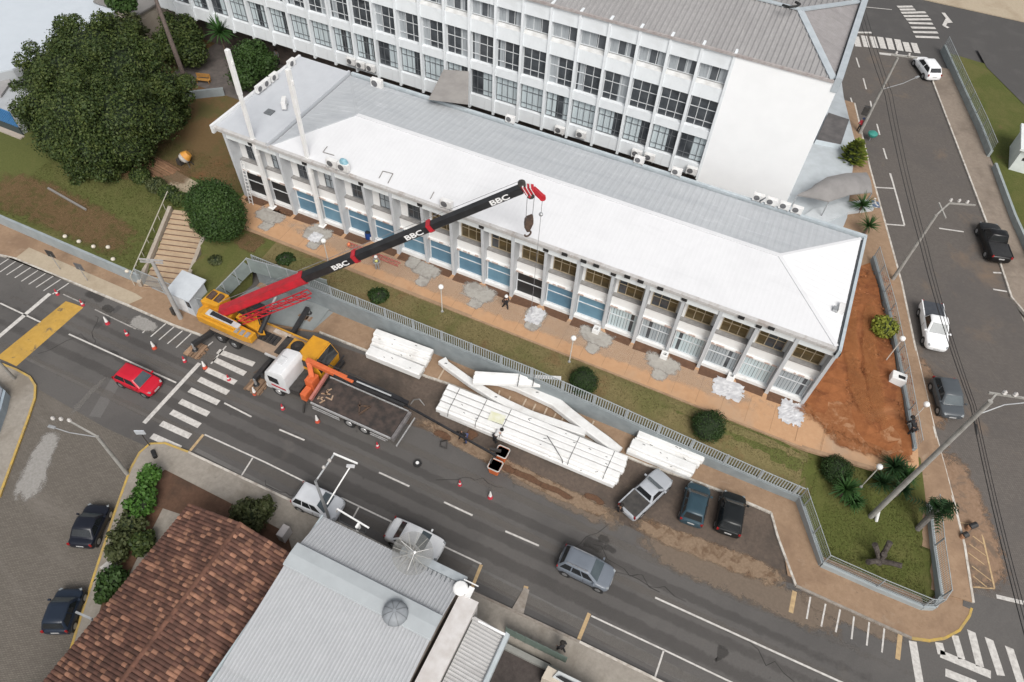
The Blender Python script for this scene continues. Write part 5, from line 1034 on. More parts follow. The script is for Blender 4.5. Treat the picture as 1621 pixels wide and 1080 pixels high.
tag(B().path([P(866, 690, 1.25), P(878, 708, 1.35), P(890, 728, 1.2), P(891, 736, .2)], .03).build('hanging_rope', band), 'slack dark rope lying across the big pile and hanging over its edge', 'rope')
# right pile
lying('white_beam', (1010, 687), (1114, 726), .8, .8, .75, .6, 'short white beam at the fence side of the right pile', 'white beams in the right pile')
lying('white_beam', (1004, 697), (1106, 737), .55, .55, .4, .45, 'short greyish beam in the middle of the right pile', 'white beams in the right pile', m=bm_w[1])
lying('white_beam', (999, 703), (1099, 745), .68, .68, .8, .62, 'short white beam at the kerb side of the right pile', 'white beams in the right pile', marks=3)
lying('white_beam', (993, 713), (1093, 754), .42, .42, .4, .4, 'low white beam along the kerb in the right pile', 'white beams in the right pile', m=bm_w[1])
# single curved beams and the small bundle on the wall
def bent(name, pts, zs, wd, ht, label, m=None):
    q = [P(*p, z) for p, z in zip(pts, zs)]; c_ = q[len(q) // 2]
    t = thing(name, label, 'beam', c_, 0, 'bent white beams'); rings = []
    for i, p in enumerate(q):
        d_ = (q[min(i + 1, len(q) - 1)] - q[max(i - 1, 0)]).normalized(); s_ = Vector((0, 0, 1)).cross(d_).normalized(); u_ = d_.cross(s_); w_ = wd[i]
        rings.append([p + s_ * w_ * u + u_ * ht * v for u, v in ((-.5, -.5), (-.5, .4), (-.42, .5), (.42, .5), (.5, .4), (.5, -.5))])
    B().loft(rings).build('beam_body', m or bm_w[1], t)
    for k in (1, 3):
        if k < len(q) - 1: B().cbox(q[k] + Vector((0, 0, ht * .5 + .01)), (1, .4, 0), .2, .08, .02).build('lifting_eye', band, t)
    return t
bent('white_beam', [(700, 571), (706, 578), (745, 606), (785, 631), (802, 640), (840, 658), (880, 671), (915, 683), (927, 687)], [.7] * 9, [.75, .6, .6, .62, .66, .7, .62, .6, .62], .45, 'thin white beam bent slightly, lying from the wall across to the big pile')
bent('white_beam', [(757, 601), (790, 603), (820, 611), (850, 624), (878, 637), (900, 655), (930, 678), (960, 700), (980, 716)], [.8, .75, .7, .7, .7, .7, .7, .65, .6], [.5, .7, .85, .95, .95, .85, .8, .8, .75], .5, 'thick bent white beam lying along the grey wall to the right pile')
for i, (a, b_, z) in enumerate([((752, 592), (888, 600), 1.9), ((750, 598), (888, 605), 1.75), ((749, 604), (886, 610), 1.6)]):
    lying('white_beam', a, b_, z, z, .34, .34, ['narrow white beam of the small bundle by the wall, the rear one', 'narrow white beam of the small bundle by the wall, the middle one', 'narrow white beam of the small bundle by the wall, the front one'][i], 'small bundle of white beams', marks=0)
for i, px in enumerate((821, 845)): tag(B().path([P(px + 1, 593, 2.1), P(px, 602, 2.12), P(px - 2, 612, 1.9)], .035).build('strap', band), 'dark strap round the small white bundle, %s one' % ('left' if i == 0 else 'right'), 'strap')
battens([((791, 619), (785, 640)), ((808, 628), (803, 638)), ((833, 632), (824, 650)), ((848, 640), (841, 655)), ((866, 646), (858, 664)), ((880, 655), (873, 668)), ((892, 660), (887, 672)), ((703, 585), (694, 600)), ((940, 667), (936, 676))], 'thin pale timber batten on the ground between bent white beams')
st = bm_w[0]
# ---------------------------------------------------------------- walls and fences
def wall_line(name, pts, zs, th, m, label, cat='wall', capm=None):
    t = thing(name, label, cat, (pts[0][0], pts[0][1], 0))
    for i in range(len(pts) - 1):
        a = Vector((pts[i][0], pts[i][1], 0)); b_ = Vector((pts[i + 1][0], pts[i + 1][1], 0)); d_ = (b_ - a).normalized(); s_ = Vector((-d_.y, d_.x, 0)) * th / 2; (l0, h0), (l1, h1) = zs[i], zs[i + 1]
        B().loft([[a - s_ + Vector((0, 0, l0)), a + s_ + Vector((0, 0, l0)), a + s_ + Vector((0, 0, h0)), a - s_ + Vector((0, 0, h0))], [b_ - s_ + Vector((0, 0, l1)), b_ + s_ + Vector((0, 0, l1)), b_ + s_ + Vector((0, 0, h1)), b_ - s_ + Vector((0, 0, h1))]]).build('wall_panel', m, t)
    return t
g_steel = mk('fence_grey', (.36, .39, .40), (.28, .30, .31), 3, .5)
wall_line('retaining_wall', [(-75, 25.3), (-58, 25.3), (-50, 25.3), (-44.9, 25.3)], [(0, 1.35)] * 4, .22, mk('wall_blue_grey', (.31, .345, .36), (.26, .295, .31), 1, .75), 'long plain blue-grey boundary wall below the left lawn')
RWL = [(-36.3, 30.2), (-30, 30.2), (-24, 30.2), (-17.3, 30.2), (-10, 30.2), (-4, 30.2), (2, 30.2), (7, 30.2), (11, 30.2)]
wall_line('retaining_wall', RWL, [(0, walltop(x) + .12) for x, _ in RWL], .22, wall_grey, 'grey retaining wall behind the white beams with a slatted fence on top')
cor = fl([(1260, 790), (1297, 898)]) ; CW = [(11, 30.2), (11.35, 29.6), (13.4, 26.1), (17, 26.05), (20.0, 26.1), (20.7, 26.4), (21.0, 27.2)]
wall_line('corner_wall', CW, [(0, .9), (0, .85), (0, .65), (0, .6), (0, .6), (0, .65), (.0, .75)], .25, mk('corner_wall_grey', (.34, .375, .385), (.29, .32, .33), 1, .7), 'low grey wall wrapping round the lawn at the street corner')
CW2 = [(21.0, 27.2), (20.1, 30.5), (19.3, 33.4)]
wall_line('corner_wall', CW2, [(0, rstreet(27) + .75), (rstreet(30) - .2, rstreet(30.5) + .6), (rstreet(33.4) - .2, rstreet(33.4) + .6)], .22, MATS['corner_wall_grey'], 'low pale wall along the right street beside the corner lawn')
DW = [at(*p) for p in ((1380, 412), (1404, 500), (1424, 600), (1444, 715))]
wall_line('yard_wall', [(p.x, p.y) for p in DW], [(p.z - .4, p.z + .55) for p in DW], .25, wall_grey, 'grey wall between the red soil yard and the right street')
def fence(label, pts, hs_, h, slat=.22, name='fence', posts=True, wd=.07, mat=None):
    m = mat or g_steel; L = [0]; V = [Vector((p[0], p[1], z)) for p, z in zip(pts, hs_)]
    for a, b_ in zip(V[:-1], V[1:]): L.append(L[-1] + (b_ - a).length)
    t = thing(name, label, 'fence', V[0])
    def q(s):
        k = max(j for j in range(len(L) - 1) if L[j] <= s + 1e-6); return V[k].lerp(V[k + 1], (s - L[k]) / (L[k + 1] - L[k])), (V[k + 1] - V[k]).normalized()
    for dz in (.08, h - .05): B().loft([[p + Vector((0, -.03, dz - .025)), p + Vector((0, .03, dz - .025)), p + Vector((0, .03, dz + .025)), p + Vector((0, -.03, dz + .025))] for p in V]).build('rail', m, t)
    n = int(L[-1] / slat); me = None; ob = None
    for i in range(n):
        p, d_ = q((i + .5) * slat)
        if ob is None or i % 1 == 0:
            if me is None:
                o = B().box(-wd / 2, -.012, .09, wd / 2, .012, h - .07).build('slat', m, t, local=True); me = o.data
            else: o = link('slat', me, t)
            o.location = p - V[0]; o.rotation_euler = (0, 0, math.atan2(d_.y, d_.x))
    if posts:
        pm = None
        for i in range(int(L[-1] / 2.6) + 1):
            p, d_ = q(min(L[-1] - .01, i * 2.6))
            if pm is None: o = B().box(-.05, -.05, 0, .05, .05, h).build('post', m, t, local=True); pm = o.data
            else: o = link('post', pm, t)
            o.location = p - V[0]
    return t
def mesh_fence(label, pts, hs_, h, name='fence'):
    """fine woven mesh panels between posts"""
    V = [Vector((p[0], p[1], z)) for p, z in zip(pts, hs_)]; t = thing(name, label, 'fence', V[0])
    for a, b_ in zip(V[:-1], V[1:]):
        n = max(1, round((b_ - a).length / 2.6)); 
        for k in range(n):
            p = a.lerp(b_, k / n); q = a.lerp(b_, (k + 1) / n); d_ = (q - p); w_ = B(); m_ = max(2, int(d_.length / .13))
            for j in range(m_):
                c_ = p.lerp(q, (j + .5) / m_); w_.tube(c_ + Vector((0, 0, .05)), c_ + Vector((0, 0, h)), .011, n=3, cap=False)
            for j in range(5): zz = .05 + (h - .05) * j / 4; w_.tube(p + Vector((0, 0, zz)), q + Vector((0, 0, zz)), .011 if j < 4 else .03, n=4, cap=False)
            w_.build('mesh_panel', g_steel, t, flip=False); B().tube(p, p + Vector((0, 0, h + .03)), .04, n=8).build('post', g_steel, t)
    return t
fence('grey slatted fence running on top of the retaining wall behind the beams', RWL, [walltop(x) + .12 for x, _ in RWL], 1.25, slat=.2, wd=.085)
mesh_fence('grey mesh fence on the low wall around the corner lawn', CW[:], [.9, .85, .65, .6, .6, .65, .75], 1.3)
mesh_fence('grey mesh fence along the right street beside the corner lawn', CW2, [.75, rstreet(30.5) + .6, rstreet(33.4) + .6], 1.3)
mesh_fence('grey mesh fence panels on the wall of the red soil yard', [(p.x, p.y) for p in DW], [p.z + .55 for p in DW], 1.1)
# glazed ramp enclosure behind the crane
eg = mk('enclosure_panel', (.24, .28, .27), (.19, .22, .215), 1, .5)
e0, e1, e2 = Vector((-40.0, 26.4, .2)), Vector((-36.6, 32.2, 1.9)), Vector((-28.9, 30.5, 1.9))
e1 = P(390, 409, 3.6); e1 = Vector((e1.x, e1.y, 1.9)); e0 = P(334, 472, 1.6); e0 = Vector((e0.x, e0.y, .2))
et = thing('fence', 'tall grey panel fence enclosing the sunken paved court behind the crane boom', 'fence', e0)
for a, b_, n in ((e0, e1, 3), (e1, e2, 4)):
    for k in range(n):
        p = a.lerp(b_, k / n); q = a.lerp(b_, (k + 1) / n); B().beam(p + Vector((0, 0, 1.7)), q + Vector((0, 0, 1.7)), .05, .07).build('top_rail', g_steel, et)
        B().beam(p.lerp(q, .02) + Vector((0, 0, .85)), p.lerp(q, .98) + Vector((0, 0, .85)), .025, 1.5).build('panel', eg, et); B().tube(p, p + Vector((0, 0, 1.75)), .045, n=8).build('post', g_steel, et)
drape('court', [(e0.x + .1, e0.y), (e1.x + .15, e1.y - .15), (-29, 30.3), (-29, 27.6), (-36, 25.8)], mk_layers('court_grey', ((.215, .235, .235), (.25, .27, .27), 2), [(.6, .5, .65, (.19, .205, .205), .6)], .8), .22, zf=lambda x, y: .0 if y < 28 else .12)
drape('court', [(-35.5, 29.2), (-36, 25.8), (-29, 27.6), (-28.6, 30.05), (-35.5, 30.05)], MATS['court_grey'], .16, zf=flat0)
# stairs up to the walkway
stn = mk_layers('stair_stone', ((.40, .30, .20), (.47, .36, .25), 3), [(.8, .5, .65, (.33, .235, .155), .6)], .85)
s0, s1_ = Vector((ST0.x, ST0.y, .2)), Vector((ST1.x, ST1.y, 2.0)); sd_ = Vector((s1_.x - s0.x, s1_.y - s0.y, 0)); sl_len = sd_.length; sd_.normalize(); sn = Vector((-sd_.y, sd_.x, 0)); nst = 15
stt = thing('stairs', 'wide sandstone-coloured outdoor stairs with railing climbing through the lawn', 'stairs', (s0.x, s0.y, 0))
for i in range(nst):
    a = s0 + sd_ * sl_len * i / nst; b_ = s0 + sd_ * sl_len * (i + 1) / nst; z = .15 + 2.0 * (i + 1) / nst; w2 = 1.75
    q = [a - sn * w2, b_ - sn * w2, b_ + sn * w2, a + sn * w2]; B().prism([(v.x, v.y) for v in q], z - .3 - (.5 if i else 0), z).build('step', stn, stt); 
    qa = [a - sn * w2 - sd_ * .012, a - sn * w2 + sd_ * .06, a + sn * w2 + sd_ * .06, a + sn * w2 - sd_ * .012]; B().prism([(v.x, v.y) for v in qa], z - .06, z + .004).build('nosing', mk('nosing_dark', (.14, .085, .06), (.2, .13, .09), 4, .9), stt)
for sg, nm in ((-1, 'right'), (1, 'left')):
    a = s0 + sn * sg * 2.0; b_ = s0 + sd_ * sl_len + sn * sg * 2.0
    B().loft([[a + sn * u * .16 + Vector((0, 0, z)) for u, z in ((-1, -.1), (1, -.1), (1, .5), (-1, .5))], [b_ + sn * u * .16 + Vector((0, 0, z)) for u, z in ((-1, 1.6), (1, 1.6), (1, 2.35), (-1, 2.35))]]).build('side_wall', mk('stair_side', (.38, .34, .29), (.3, .25, .2), 2, .85), stt)
a = s0 + sn * 2.5; b_ = s0 + sd_ * (sl_len + 1.2) + sn * 2.5
hr = B(); hr.path([Vector((a.x, a.y, 1.3)), Vector((b_.x, b_.y, 3.2))], .045); 
for k in range(8): p = Vector((a.x, a.y, 0)).lerp(Vector((b_.x, b_.y, 0)), k / 7); zz = mix(1.3, 3.2, k / 7); hr.tube((p.x, p.y, zz - 1.1), (p.x, p.y, zz), .035)
hr.build('railing', mk('rail_cream', (.45, .42, .35), None, 3, .6), stt)
gx = P(243, 466, 1.0), P(285, 490, 1.0)
fence('grey barred gate at the foot of the stone stairs', [(-45.0, 25.3), (-40.6, 25.3)], [.13, .13], 1.9, slat=.16, name='gate', wd=.05)
fence('grey fence panel between the ticket booth and the crane', [(-38.9, 25.0), (-36.4, 25.4)], [.13, .13], 1.9, slat=.16, wd=.05)
bt = thing('booth', 'small pale grey gatehouse with sloping roof beside the stairs', 'booth', (-39.5, 25.4, .13))
bq = [(-1.0, -.9), (1.05, -.9), (1.05, 1.0), (-1.0, 1.0)]
B().prism(bq, 0, 2.2).build('wall', mk('booth_wall', (.52, .55, .58), (.46, .49, .52), 2, .7), bt, local=True); B().add([(-1.2, -1.1, 2.2), (1.25, -1.1, 2.2), (1.25, 1.2, 2.62), (-1.2, 1.2, 2.62), (-1.2, -1.1, 2.12), (1.25, -1.1, 2.12), (1.25, 1.2, 2.5), (-1.2, 1.2, 2.5)], [(0, 1, 2, 3), (7, 6, 5, 4), (0, 4, 5, 1), (1, 5, 6, 2), (2, 6, 7, 3), (3, 7, 4, 0)]).build('roof', mk('booth_roof', (.50, .53, .56), (.45, .48, .51), 2, .6), bt, local=True)
B().box(-.7, -.93, .2, .4, -.88, 1.9).build('door', mk('door_white', (.7, .71, .72), None, 2, .5), bt, local=True); B().box(.55, -.92, 1.0, .95, -.88, 1.7).build('window', glass_dark, bt, local=True)
# far right boundary wall with rail, white house and canopy
FWp = [at(*p) for p in ((1490, 82), (1520, 150), (1548, 212), (1563, 250))]
wall_line('boundary_wall', [(p.x, p.y) for p in FWp], [(p.z - .4, p.z + .9) for p in FWp], .25, mk('wall_green_grey', (.30, .34, .34), (.25, .28, .28), 1.5, .8), 'grey-green wall along the far right lawn')
mesh_fence('wire fence standing on the far right grey-green wall', [(p.x, p.y) for p in FWp], [p.z + .9 for p in FWp], 1.0)
FW2 = [at(*p) for p in ((1570, 268), (1600, 350), (1640, 440))]
wall_line('boundary_wall', [(p.x, p.y) for p in FW2], [(p.z - .4, p.z + .8) for p in FW2], .25, MATS['wall_green_grey'], 'grey-green wall below the white corner house at the right edge')
drape('far_lawn', [(FWp[0].x + .2, FWp[0].y - .2), (45, 93), (45, 50), (FW2[2].x + .2, FW2[2].y), (FW2[0].x + .2, FW2[0].y), (FWp[2].x + .2, FWp[2].y)], grass_lush, .2, step=4, zf=lambda x, y: rstreet(y))
drape('far_lot', pp([(1545, 82), (1560, 110), (1600, 150), (1640, 190), (1700, 190), (1700, 80)]), asphalt_patch, .24, step=4, zf=lambda x, y: rstreet(y))
hz_ = at(1563, 252).z
hs2 = thing('white_house', 'white flat-roofed corner house with rows of breeze block vents at the right edge', 'house', at(1575, 262))
hb_ = [P(1561, 250, hz_ + 2.2), P(1577, 219, hz_ + 3.0), P(1640, 207, hz_ + 3.0), P(1640, 233, hz_ + 2.2)]
hx0, hx1, hy0, hy1 = 22.9, 34, at(1564, 262).y, at(1564, 262).y + 4.2
B().box(hx0, hy0, hz_ - .3, hx1, hy1, hz_ + 2.6).build('wall', mk('house_white', (.66, .70, .68), (.58, .62, .6), 1.5, .7), hs2); B().box(hx0 - .3, hy0 - .3, hz_ + 2.6, hx1, hy1 + .3, hz_ + 2.85).build('roof', mk('house_roof', (.74, .77, .76), (.66, .69, .68), 1.2, .6), hs2)
for i in range(8):
    for j in range(2): B().box(hx0 + .5 + i * .62, hy0 - .02, hz_ + 1.5 + j * .5, hx0 + .9 + i * .62, hy0 + .02, hz_ + 1.8 + j * .5).build('vent', dark, hs2)
cp = thing('canopy', 'arched grey entrance canopy beside the right street', 'canopy', at(1320, 330))
bk = [(1277, 305), (1290, 292), (1310, 280), (1340, 274), (1372, 273)]; fr_ = [(1262, 309), (1287, 313), (1312, 319), (1345, 308), (1381, 304)]
zb_ = [4.2, 4.7, 5.0, 5.0, 4.7]; zf_ = [4.2, 4.5, 4.7, 4.6, 4.4]
top_ = [P(*p, z) for p, z in zip(bk, zb_)], [P(*p, z) for p, z in zip(fr_, zf_)]
bb = B(); NI, NJ = 16, 8; gr = []
def along(L_, t): k = min(len(L_) - 2, int(t * (len(L_) - 1))); f = t * (len(L_) - 1) - k; return L_[k].lerp(L_[k + 1], f * f * (3 - 2 * f) * .5 + f * .5)
for j in range(NJ + 1):
    for i in range(NI + 1): t = i / NI; u = j / NJ; p = along(top_[0], t).lerp(along(top_[1], t), u); gr.append(p + Vector((0, 0, .55 * math.sin(math.pi * u) * (.4 + .6 * math.sin(math.pi * t)))))
k0 = len(gr); fs = [(j * (NI + 1) + i, j * (NI + 1) + i + 1, (j + 1) * (NI + 1) + i + 1, (j + 1) * (NI + 1) + i) for j in range(NJ) for i in range(NI)]
bb.add(gr, fs); bb.add([v - Vector((0, 0, .1)) for v in gr], fs)
bb.build('roof', mk('canopy_grey', (.20, .192, .188), (.245, .235, .23), 1, .7), cp, smooth=50, flip=False)
for v in (top_[1][0], top_[1][2], top_[1][4], top_[0][4]): B().tube((v.x, v.y, v.z - .1), (v.x, v.y, T(v.x, v.y) - .1), .06).build('post', steel, cp)
rw = [P(1262, 345, 3.4), P(1290, 325, 3.4), P(1330, 318, 3.2), P(1375, 315, 3.0), P(1384, 330, 3.0), P(1345, 335, 3.0), P(1310, 350, 3.0), P(1296, 356, 3.2)]
tag(B().prism([(v.x, v.y) for v in rw], ZB + .2, ZB + .75).build('ramp', mk('ramp_pale', (.50, .53, .55), (.43, .46, .48), 1.5, .7)), 'curved pale ramp under the arched canopy', 'ramp')
# small terrace beside the blank end wall
drape('side_terrace', [(3.1, 50), (8.2, 50), (9, 60), (8.0, 72), (5.5, 80), (3.1, 90)], mk('terrace_pale', (.42, .455, .48), (.37, .40, .42), 1, .8), .35, zf=lambda x, y: rstreet(y), skirt=.5)
vz = ZB + 1.3; q = [P(1311, 179, vz), P(1344, 190, vz), P(1331, 229, vz), P(1292, 221, vz)]
sh = thing('low_shed', 'low flat dark-roofed lean-to beside the blank end wall', 'shed', (q[0].x, q[0].y, ZB)); B().prism([(v.x, v.y) for v in q], ZB, vz).build('wall', wall_cool, sh); B().prism([(v.x, v.y) for v in q], vz + .003, vz + .06).build('roof', mk('shed_roof', (.085, .08, .08), (.13, .12, .118), 1, .8), sh)
dz_ = ZB + .6; q = [P(1286, 246, dz_), P(1307, 252, dz_), P(1298, 276, dz_), P(1273, 271, dz_)]
dd = thing('roof_hatch', 'pair of pale hatch doors set in the side terrace', 'hatch', q[0]); 
for k in range(2): a_ = [q[0].lerp(q[1], .5 * k + .03), q[0].lerp(q[1], .5 * k + .47), q[3].lerp(q[2], .5 * k + .47), q[3].lerp(q[2], .5 * k + .03)]; B().prism([(v.x, v.y) for v in a_], dz_ + .02, dz_ + .08).build('door', mk('hatch_pale', (.58, .61, .63), None, 2, .6), dd)
B().prism([(v.x, v.y) for v in q], ZB + .2, dz_ + .015).build('frame', frame_grey, dd)
so_ = thing('steps', 'short flight of grey steps beside the blank end wall', 'steps', at(1275, 285))
for k in range(5): a_, b2 = at(1270 - k * .5, 276 + 5 * k), at(1296 - 2 * k, 281 + 5 * k); B().beam(a_ + Vector((0, 0, .5 - .08 * k)), b2 + Vector((0, 0, .5 - .08 * k)), .35, .12).build('step', concrete, so_)
# ---------------------------------------------------------------- south houses
tile_m = mk('clay_tile', (.075, .034, .024), (.125, .060, .042), .8, .85, detail=8, rand=.33)
def rowtile_mesh(name, L, Wd):  # one curved clay tile, local x along the eave, y up slope
    q = []; n = 4
    for y, z in ((0, .035), (L, 0)):
        for i in range(n + 1): t = math.pi * i / n; q.append((-Wd / 2 * math.cos(t), y, z + .075 * math.sin(t)))
    f = [(i, i + 1, n + 2 + i, n + 1 + i) for i in range(n)]; q2 = [(x, y, z - .015) for x, y, z in q]; k = len(q)
    f += [(0 + k, 1 + k, 1, 0), (1 + k, 2 + k, 2, 1), (2 + k, 3 + k, 3, 2), (3 + k, 4 + k, 4, 3)]
    return q + q2, f
th = thing('tiled_house', 'old house with a weathered brown clay tile gable roof', 'house', (-27, 5, 0))
ze, zr = 3.6, 5.1
ridge = P(382, 828, zr); eL = P(298, 801, ze); eR = P(470, 888, ze)
rx, ry0 = ridge.x, ridge.y; xl = eL.x; xr = rx + (rx - xl) * 1.05; yb = -9.0
B().prism([(xl + .5, yb), (xr - .5, yb), (xr - .5, eL.y - .4), (xl + .5, eL.y - .4)], .1, ze - .05).build('wall', mk('house_wall', (.33, .29, .25), (.25, .21, .18), 1.2, .9), th)
B().add([(xl + .5, eL.y - .42, ze - .1), (xr - .5, eL.y - .42, ze - .1), (rx, ry0 - .42, zr - .12)], [(0, 1, 2)]).build('gable', MATS['house_wall'], th, flip=False)
tv, tf = rowtile_mesh('t', .38, .24); rnd = random.Random(21); stuff = B(); cnt = 0; tmesh = None; cand = []
slopes = [(-1, xl, rx), (1, xr, rx)]
for sgn, xe, xrid in slopes:
    run = abs(xrid - xe); sl_ = math.hypot(run, zr - ze); nu = int(sl_ / .33); nv = int((ry0 - yb) / .24)
    for j in range(nv):
        for i in range(nu):
            f = i / nu; y = ry0 - .12 - .24 * j; x = xe + (xrid - xe) * f; z = ze + (zr - ze) * f
            cand.append((sgn, x, y, z, math.atan2(zr - ze, run)))
vis = [c for c in cand if 0 < project(Vector(c[1:4]))[0] < 1621 and 0 < project(Vector(c[1:4]))[1] < 1080]
vis.sort(key=lambda c: c[2]); near = set(map(id, vis[:300]))
deck = B(); deck.add([(xl, ry0, ze - .01), (xl, yb, ze - .01), (rx, yb, zr - .01), (rx, ry0, zr - .01), (xr, yb, ze - .01), (xr, ry0, ze - .01)], [(0, 1, 2, 3), (3, 2, 4, 5)]); deck.build('roof_deck', mk('roof_deck', (.05, .025, .018), None, 2, .9), th, flip=False)
for c in cand:
    sgn, x, y, z, an = c; rz = R(-90) if sgn < 0 else R(90); rz += rnd.uniform(-.06, .06); M_ = Matrix.Translation((x, y, z + rnd.uniform(0, .022))) @ Matrix.Rotation(rz, 4, 'Z') @ Matrix.Rotation(an + rnd.uniform(-.03, .04), 4, 'X')
    if id(c) in near:
        if tmesh is None: tmesh = bpy.data.meshes.new('roof_tile'); tmesh.from_pydata(tv, [], tf); tmesh.materials.append(tile_m)
        o = link('roof_tile', tmesh, th); o.matrix_local = Matrix.Translation(-th.location) @ M_
    else: stuff.add([M_ @ Vector(v) for v in tv], tf)
o = stuff.build('roof_tiles', tile_m, th, flip=False); o['kind'] = 'stuff'
pale_t = mk('clay_tile_pale', (.27, .14, .09), (.17, .08, .05), 2, .85, rand=.3); pt_ = B(); rnd = random.Random(33)
for c in rnd.sample(vis, min(len(vis), 300)):
    sgn, x, y, z, an = c; M_ = Matrix.Translation((x, y, z + .03)) @ Matrix.Rotation(R(-90) if sgn < 0 else R(90), 4, 'Z') @ Matrix.Rotation(an + .02, 4, 'X'); pt_.add([M_ @ Vector(v) for v in tv], tf)
o = pt_.build('replaced_tiles', pale_t, th, flip=False); o['kind'] = 'stuff'
rt = B()
for j in range(int((ry0 - yb) / .38)): y = ry0 - .38 * j; rt.loft([[(rx + .16 * math.cos(math.pi * k / 5), y, zr + .02 + .1 * math.sin(math.pi * k / 5)) for k in range(6)], [(rx + .14 * math.cos(math.pi * k / 5), y - .42, zr + .05 + .1 * math.sin(math.pi * k / 5)) for k in range(6)]], cap=False, closed=False)
rt.build('ridge_tiles', mk('ridge_clay', (.15, .07, .045), (.10, .045, .03), 2, .85, rand=.25), th, flip=False)
# corrugated roofs
zinc = mk_layers('zinc_sheet', ((.37, .38, .395), (.42, .43, .445), 1.5), [(.35, .5, .68, (.39, .40, .415), .7, (1.5, .3, 1)), (2, .62, .7, (.35, .355, .36), .35, (3, .4, 1))], .42)
mh = thing('metal_roof_house', 'building with a broad pale corrugated metal roof beside the tiled house', 'house', (-14, 5, 0))
zf1, zc1 = 5.2, 6.1
f0, f1 = P(512, 818, zf1), P(735, 914, zf1); c0, c1_ = P(464, 878, zc1), P(686, 1000, zc1)
mx0, mx1 = f0.x, f1.x + .05; yf, yc = f0.y, c0.y
B().prism([(mx0 + .2, -10), (mx1 - .1, -10), (mx1 - .1, yf - .3), (mx0 + .2, yf - .3)], .1, 4.75).build('wall', MATS['house_wall'], mh)
sheet_roof('roof_slope', (mx0, yf, zf1), (mx1, yf, zf1), (mx1, yc, zc1), (mx0, yc, zc1), zinc, .21, .03, mh)
sheet_roof('roof_slope', (mx1, yc - 6.5, zc1 - .9), (mx0, yc - 6.5, zc1 - .9), (mx0, yc, zc1), (mx1, yc, zc1), zinc, .21, .03, mh)
sheet_roof('roof_slope', (mx1, yc - 16, zc1 - 1.2), (mx0, yc - 16, zc1 - 1.2), (mx0, yc - 6.3, zc1 - .98), (mx1, yc - 6.3, zc1 - .98), zinc, .21, .03, mh)
rdg = B(); rdg.loft([[(x, yc + u, zc1 + h) for u, h in ((-.75, -.03), (-.70, .07), (0, .14), (.70, .07), (.75, -.03))] for x in (mx0 - .05, mx1 + .05)], closed=False, cap=False); rdg.build('ridge_cap', mk('ridge_zinc', (.36, .385, .40), (.40, .43, .445), 1, .5), mh, flip=False)
B().box(mx0 - .12, -10, zf1 - .8, mx0 - .01, yf + .05, zf1 + .12).build('barge_board', mk('barge_zinc', (.40, .45, .47), None, 1.5, .5), mh)
B().box(mx1 - 4.2, yf + .02, zf1 - .1, mx1 + .15, yf + .5, zf1 + .16).build('gutter', mk('gutter_zinc', (.36, .39, .41), (.28, .31, .33), 2, .5), mh)
for k in range(13): B().box(mx1 - 4 + .3 * k, yf - .35, zf1 + .06, mx1 - 3.95 + .3 * k, yf + .05, zf1 + .1).build('gutter_bracket', frame_grey, mh)
wh_ = thing('parapet_wall', 'white flat-topped dividing wall between the metal roof and the ribbed lean-to', 'wall', (mx1 + .8, 5, 0))
B().box(mx1 + .25, -10, .1, mx1 + 1.35, yf - .6, 5.3).build('wall', mk('divider_wall', (.50, .48, .46), (.42, .39, .37), 1.2, .85), wh_); B().box(mx1 + .2, -10, 5.3, mx1 + 1.4, yf - .55, 5.42).build('coping', mk('coping', (.60, .58, .57), (.50, .47, .45), 1.5, .8), wh_)
ln = thing('lean_to', 'ribbed grey lean-to roof with curved eave trim at the bottom edge', 'shed', (mx1 + 3, 5, 0))
l0, l1 = P(732, 966, 4.6), P(800, 1002, 4.2); lx0, lx1, ly = mx1 + 1.42, l1.x, l0.y
ribs = mk_layers('lean_sheet', ((.40, .395, .39), (.47, .465, .46), 2), [(.8, .5, .7, (.30, .29, .285), .6, (.3, 2, 1)), (3, .6, .7, (.58, .58, .58), .4, (.5, 3, 1))], .5)
sheet_roof('roof_slope', (lx0, ly - 12, 4.6), (lx0, ly, 4.6), (lx1, ly, 4.25), (lx1, ly - 12, 4.25), ribs, .21, .06, ln)
B().prism([(lx0, ly - 12), (lx1 - .2, ly - 12), (lx1 - .2, ly - .2), (lx0, ly - .2)], .1, 4.15).build('wall', mk('lean_wall', (.12, .115, .11), None, 2, .9), ln)
B().loft([[(lx1 + u, y, 4.2 + h) for u, h in ((0, .25), (.06, .3), (.28, .1), (.3, -.35), (.2, -.35))] for y in (ly - 12, ly - 1.2, ly + .05)]).build('eave_trim', mk('eave_trim', (.44, .48, .50), (.36, .40, .42), 1.5, .5), ln)
B().cbox(P(770, 990, 4.52), (1, 0, 0), 2.4, .13, .05).build('clear_strip', mk('clear_strip', (.85, .85, .85), None, 2, .3), ln)
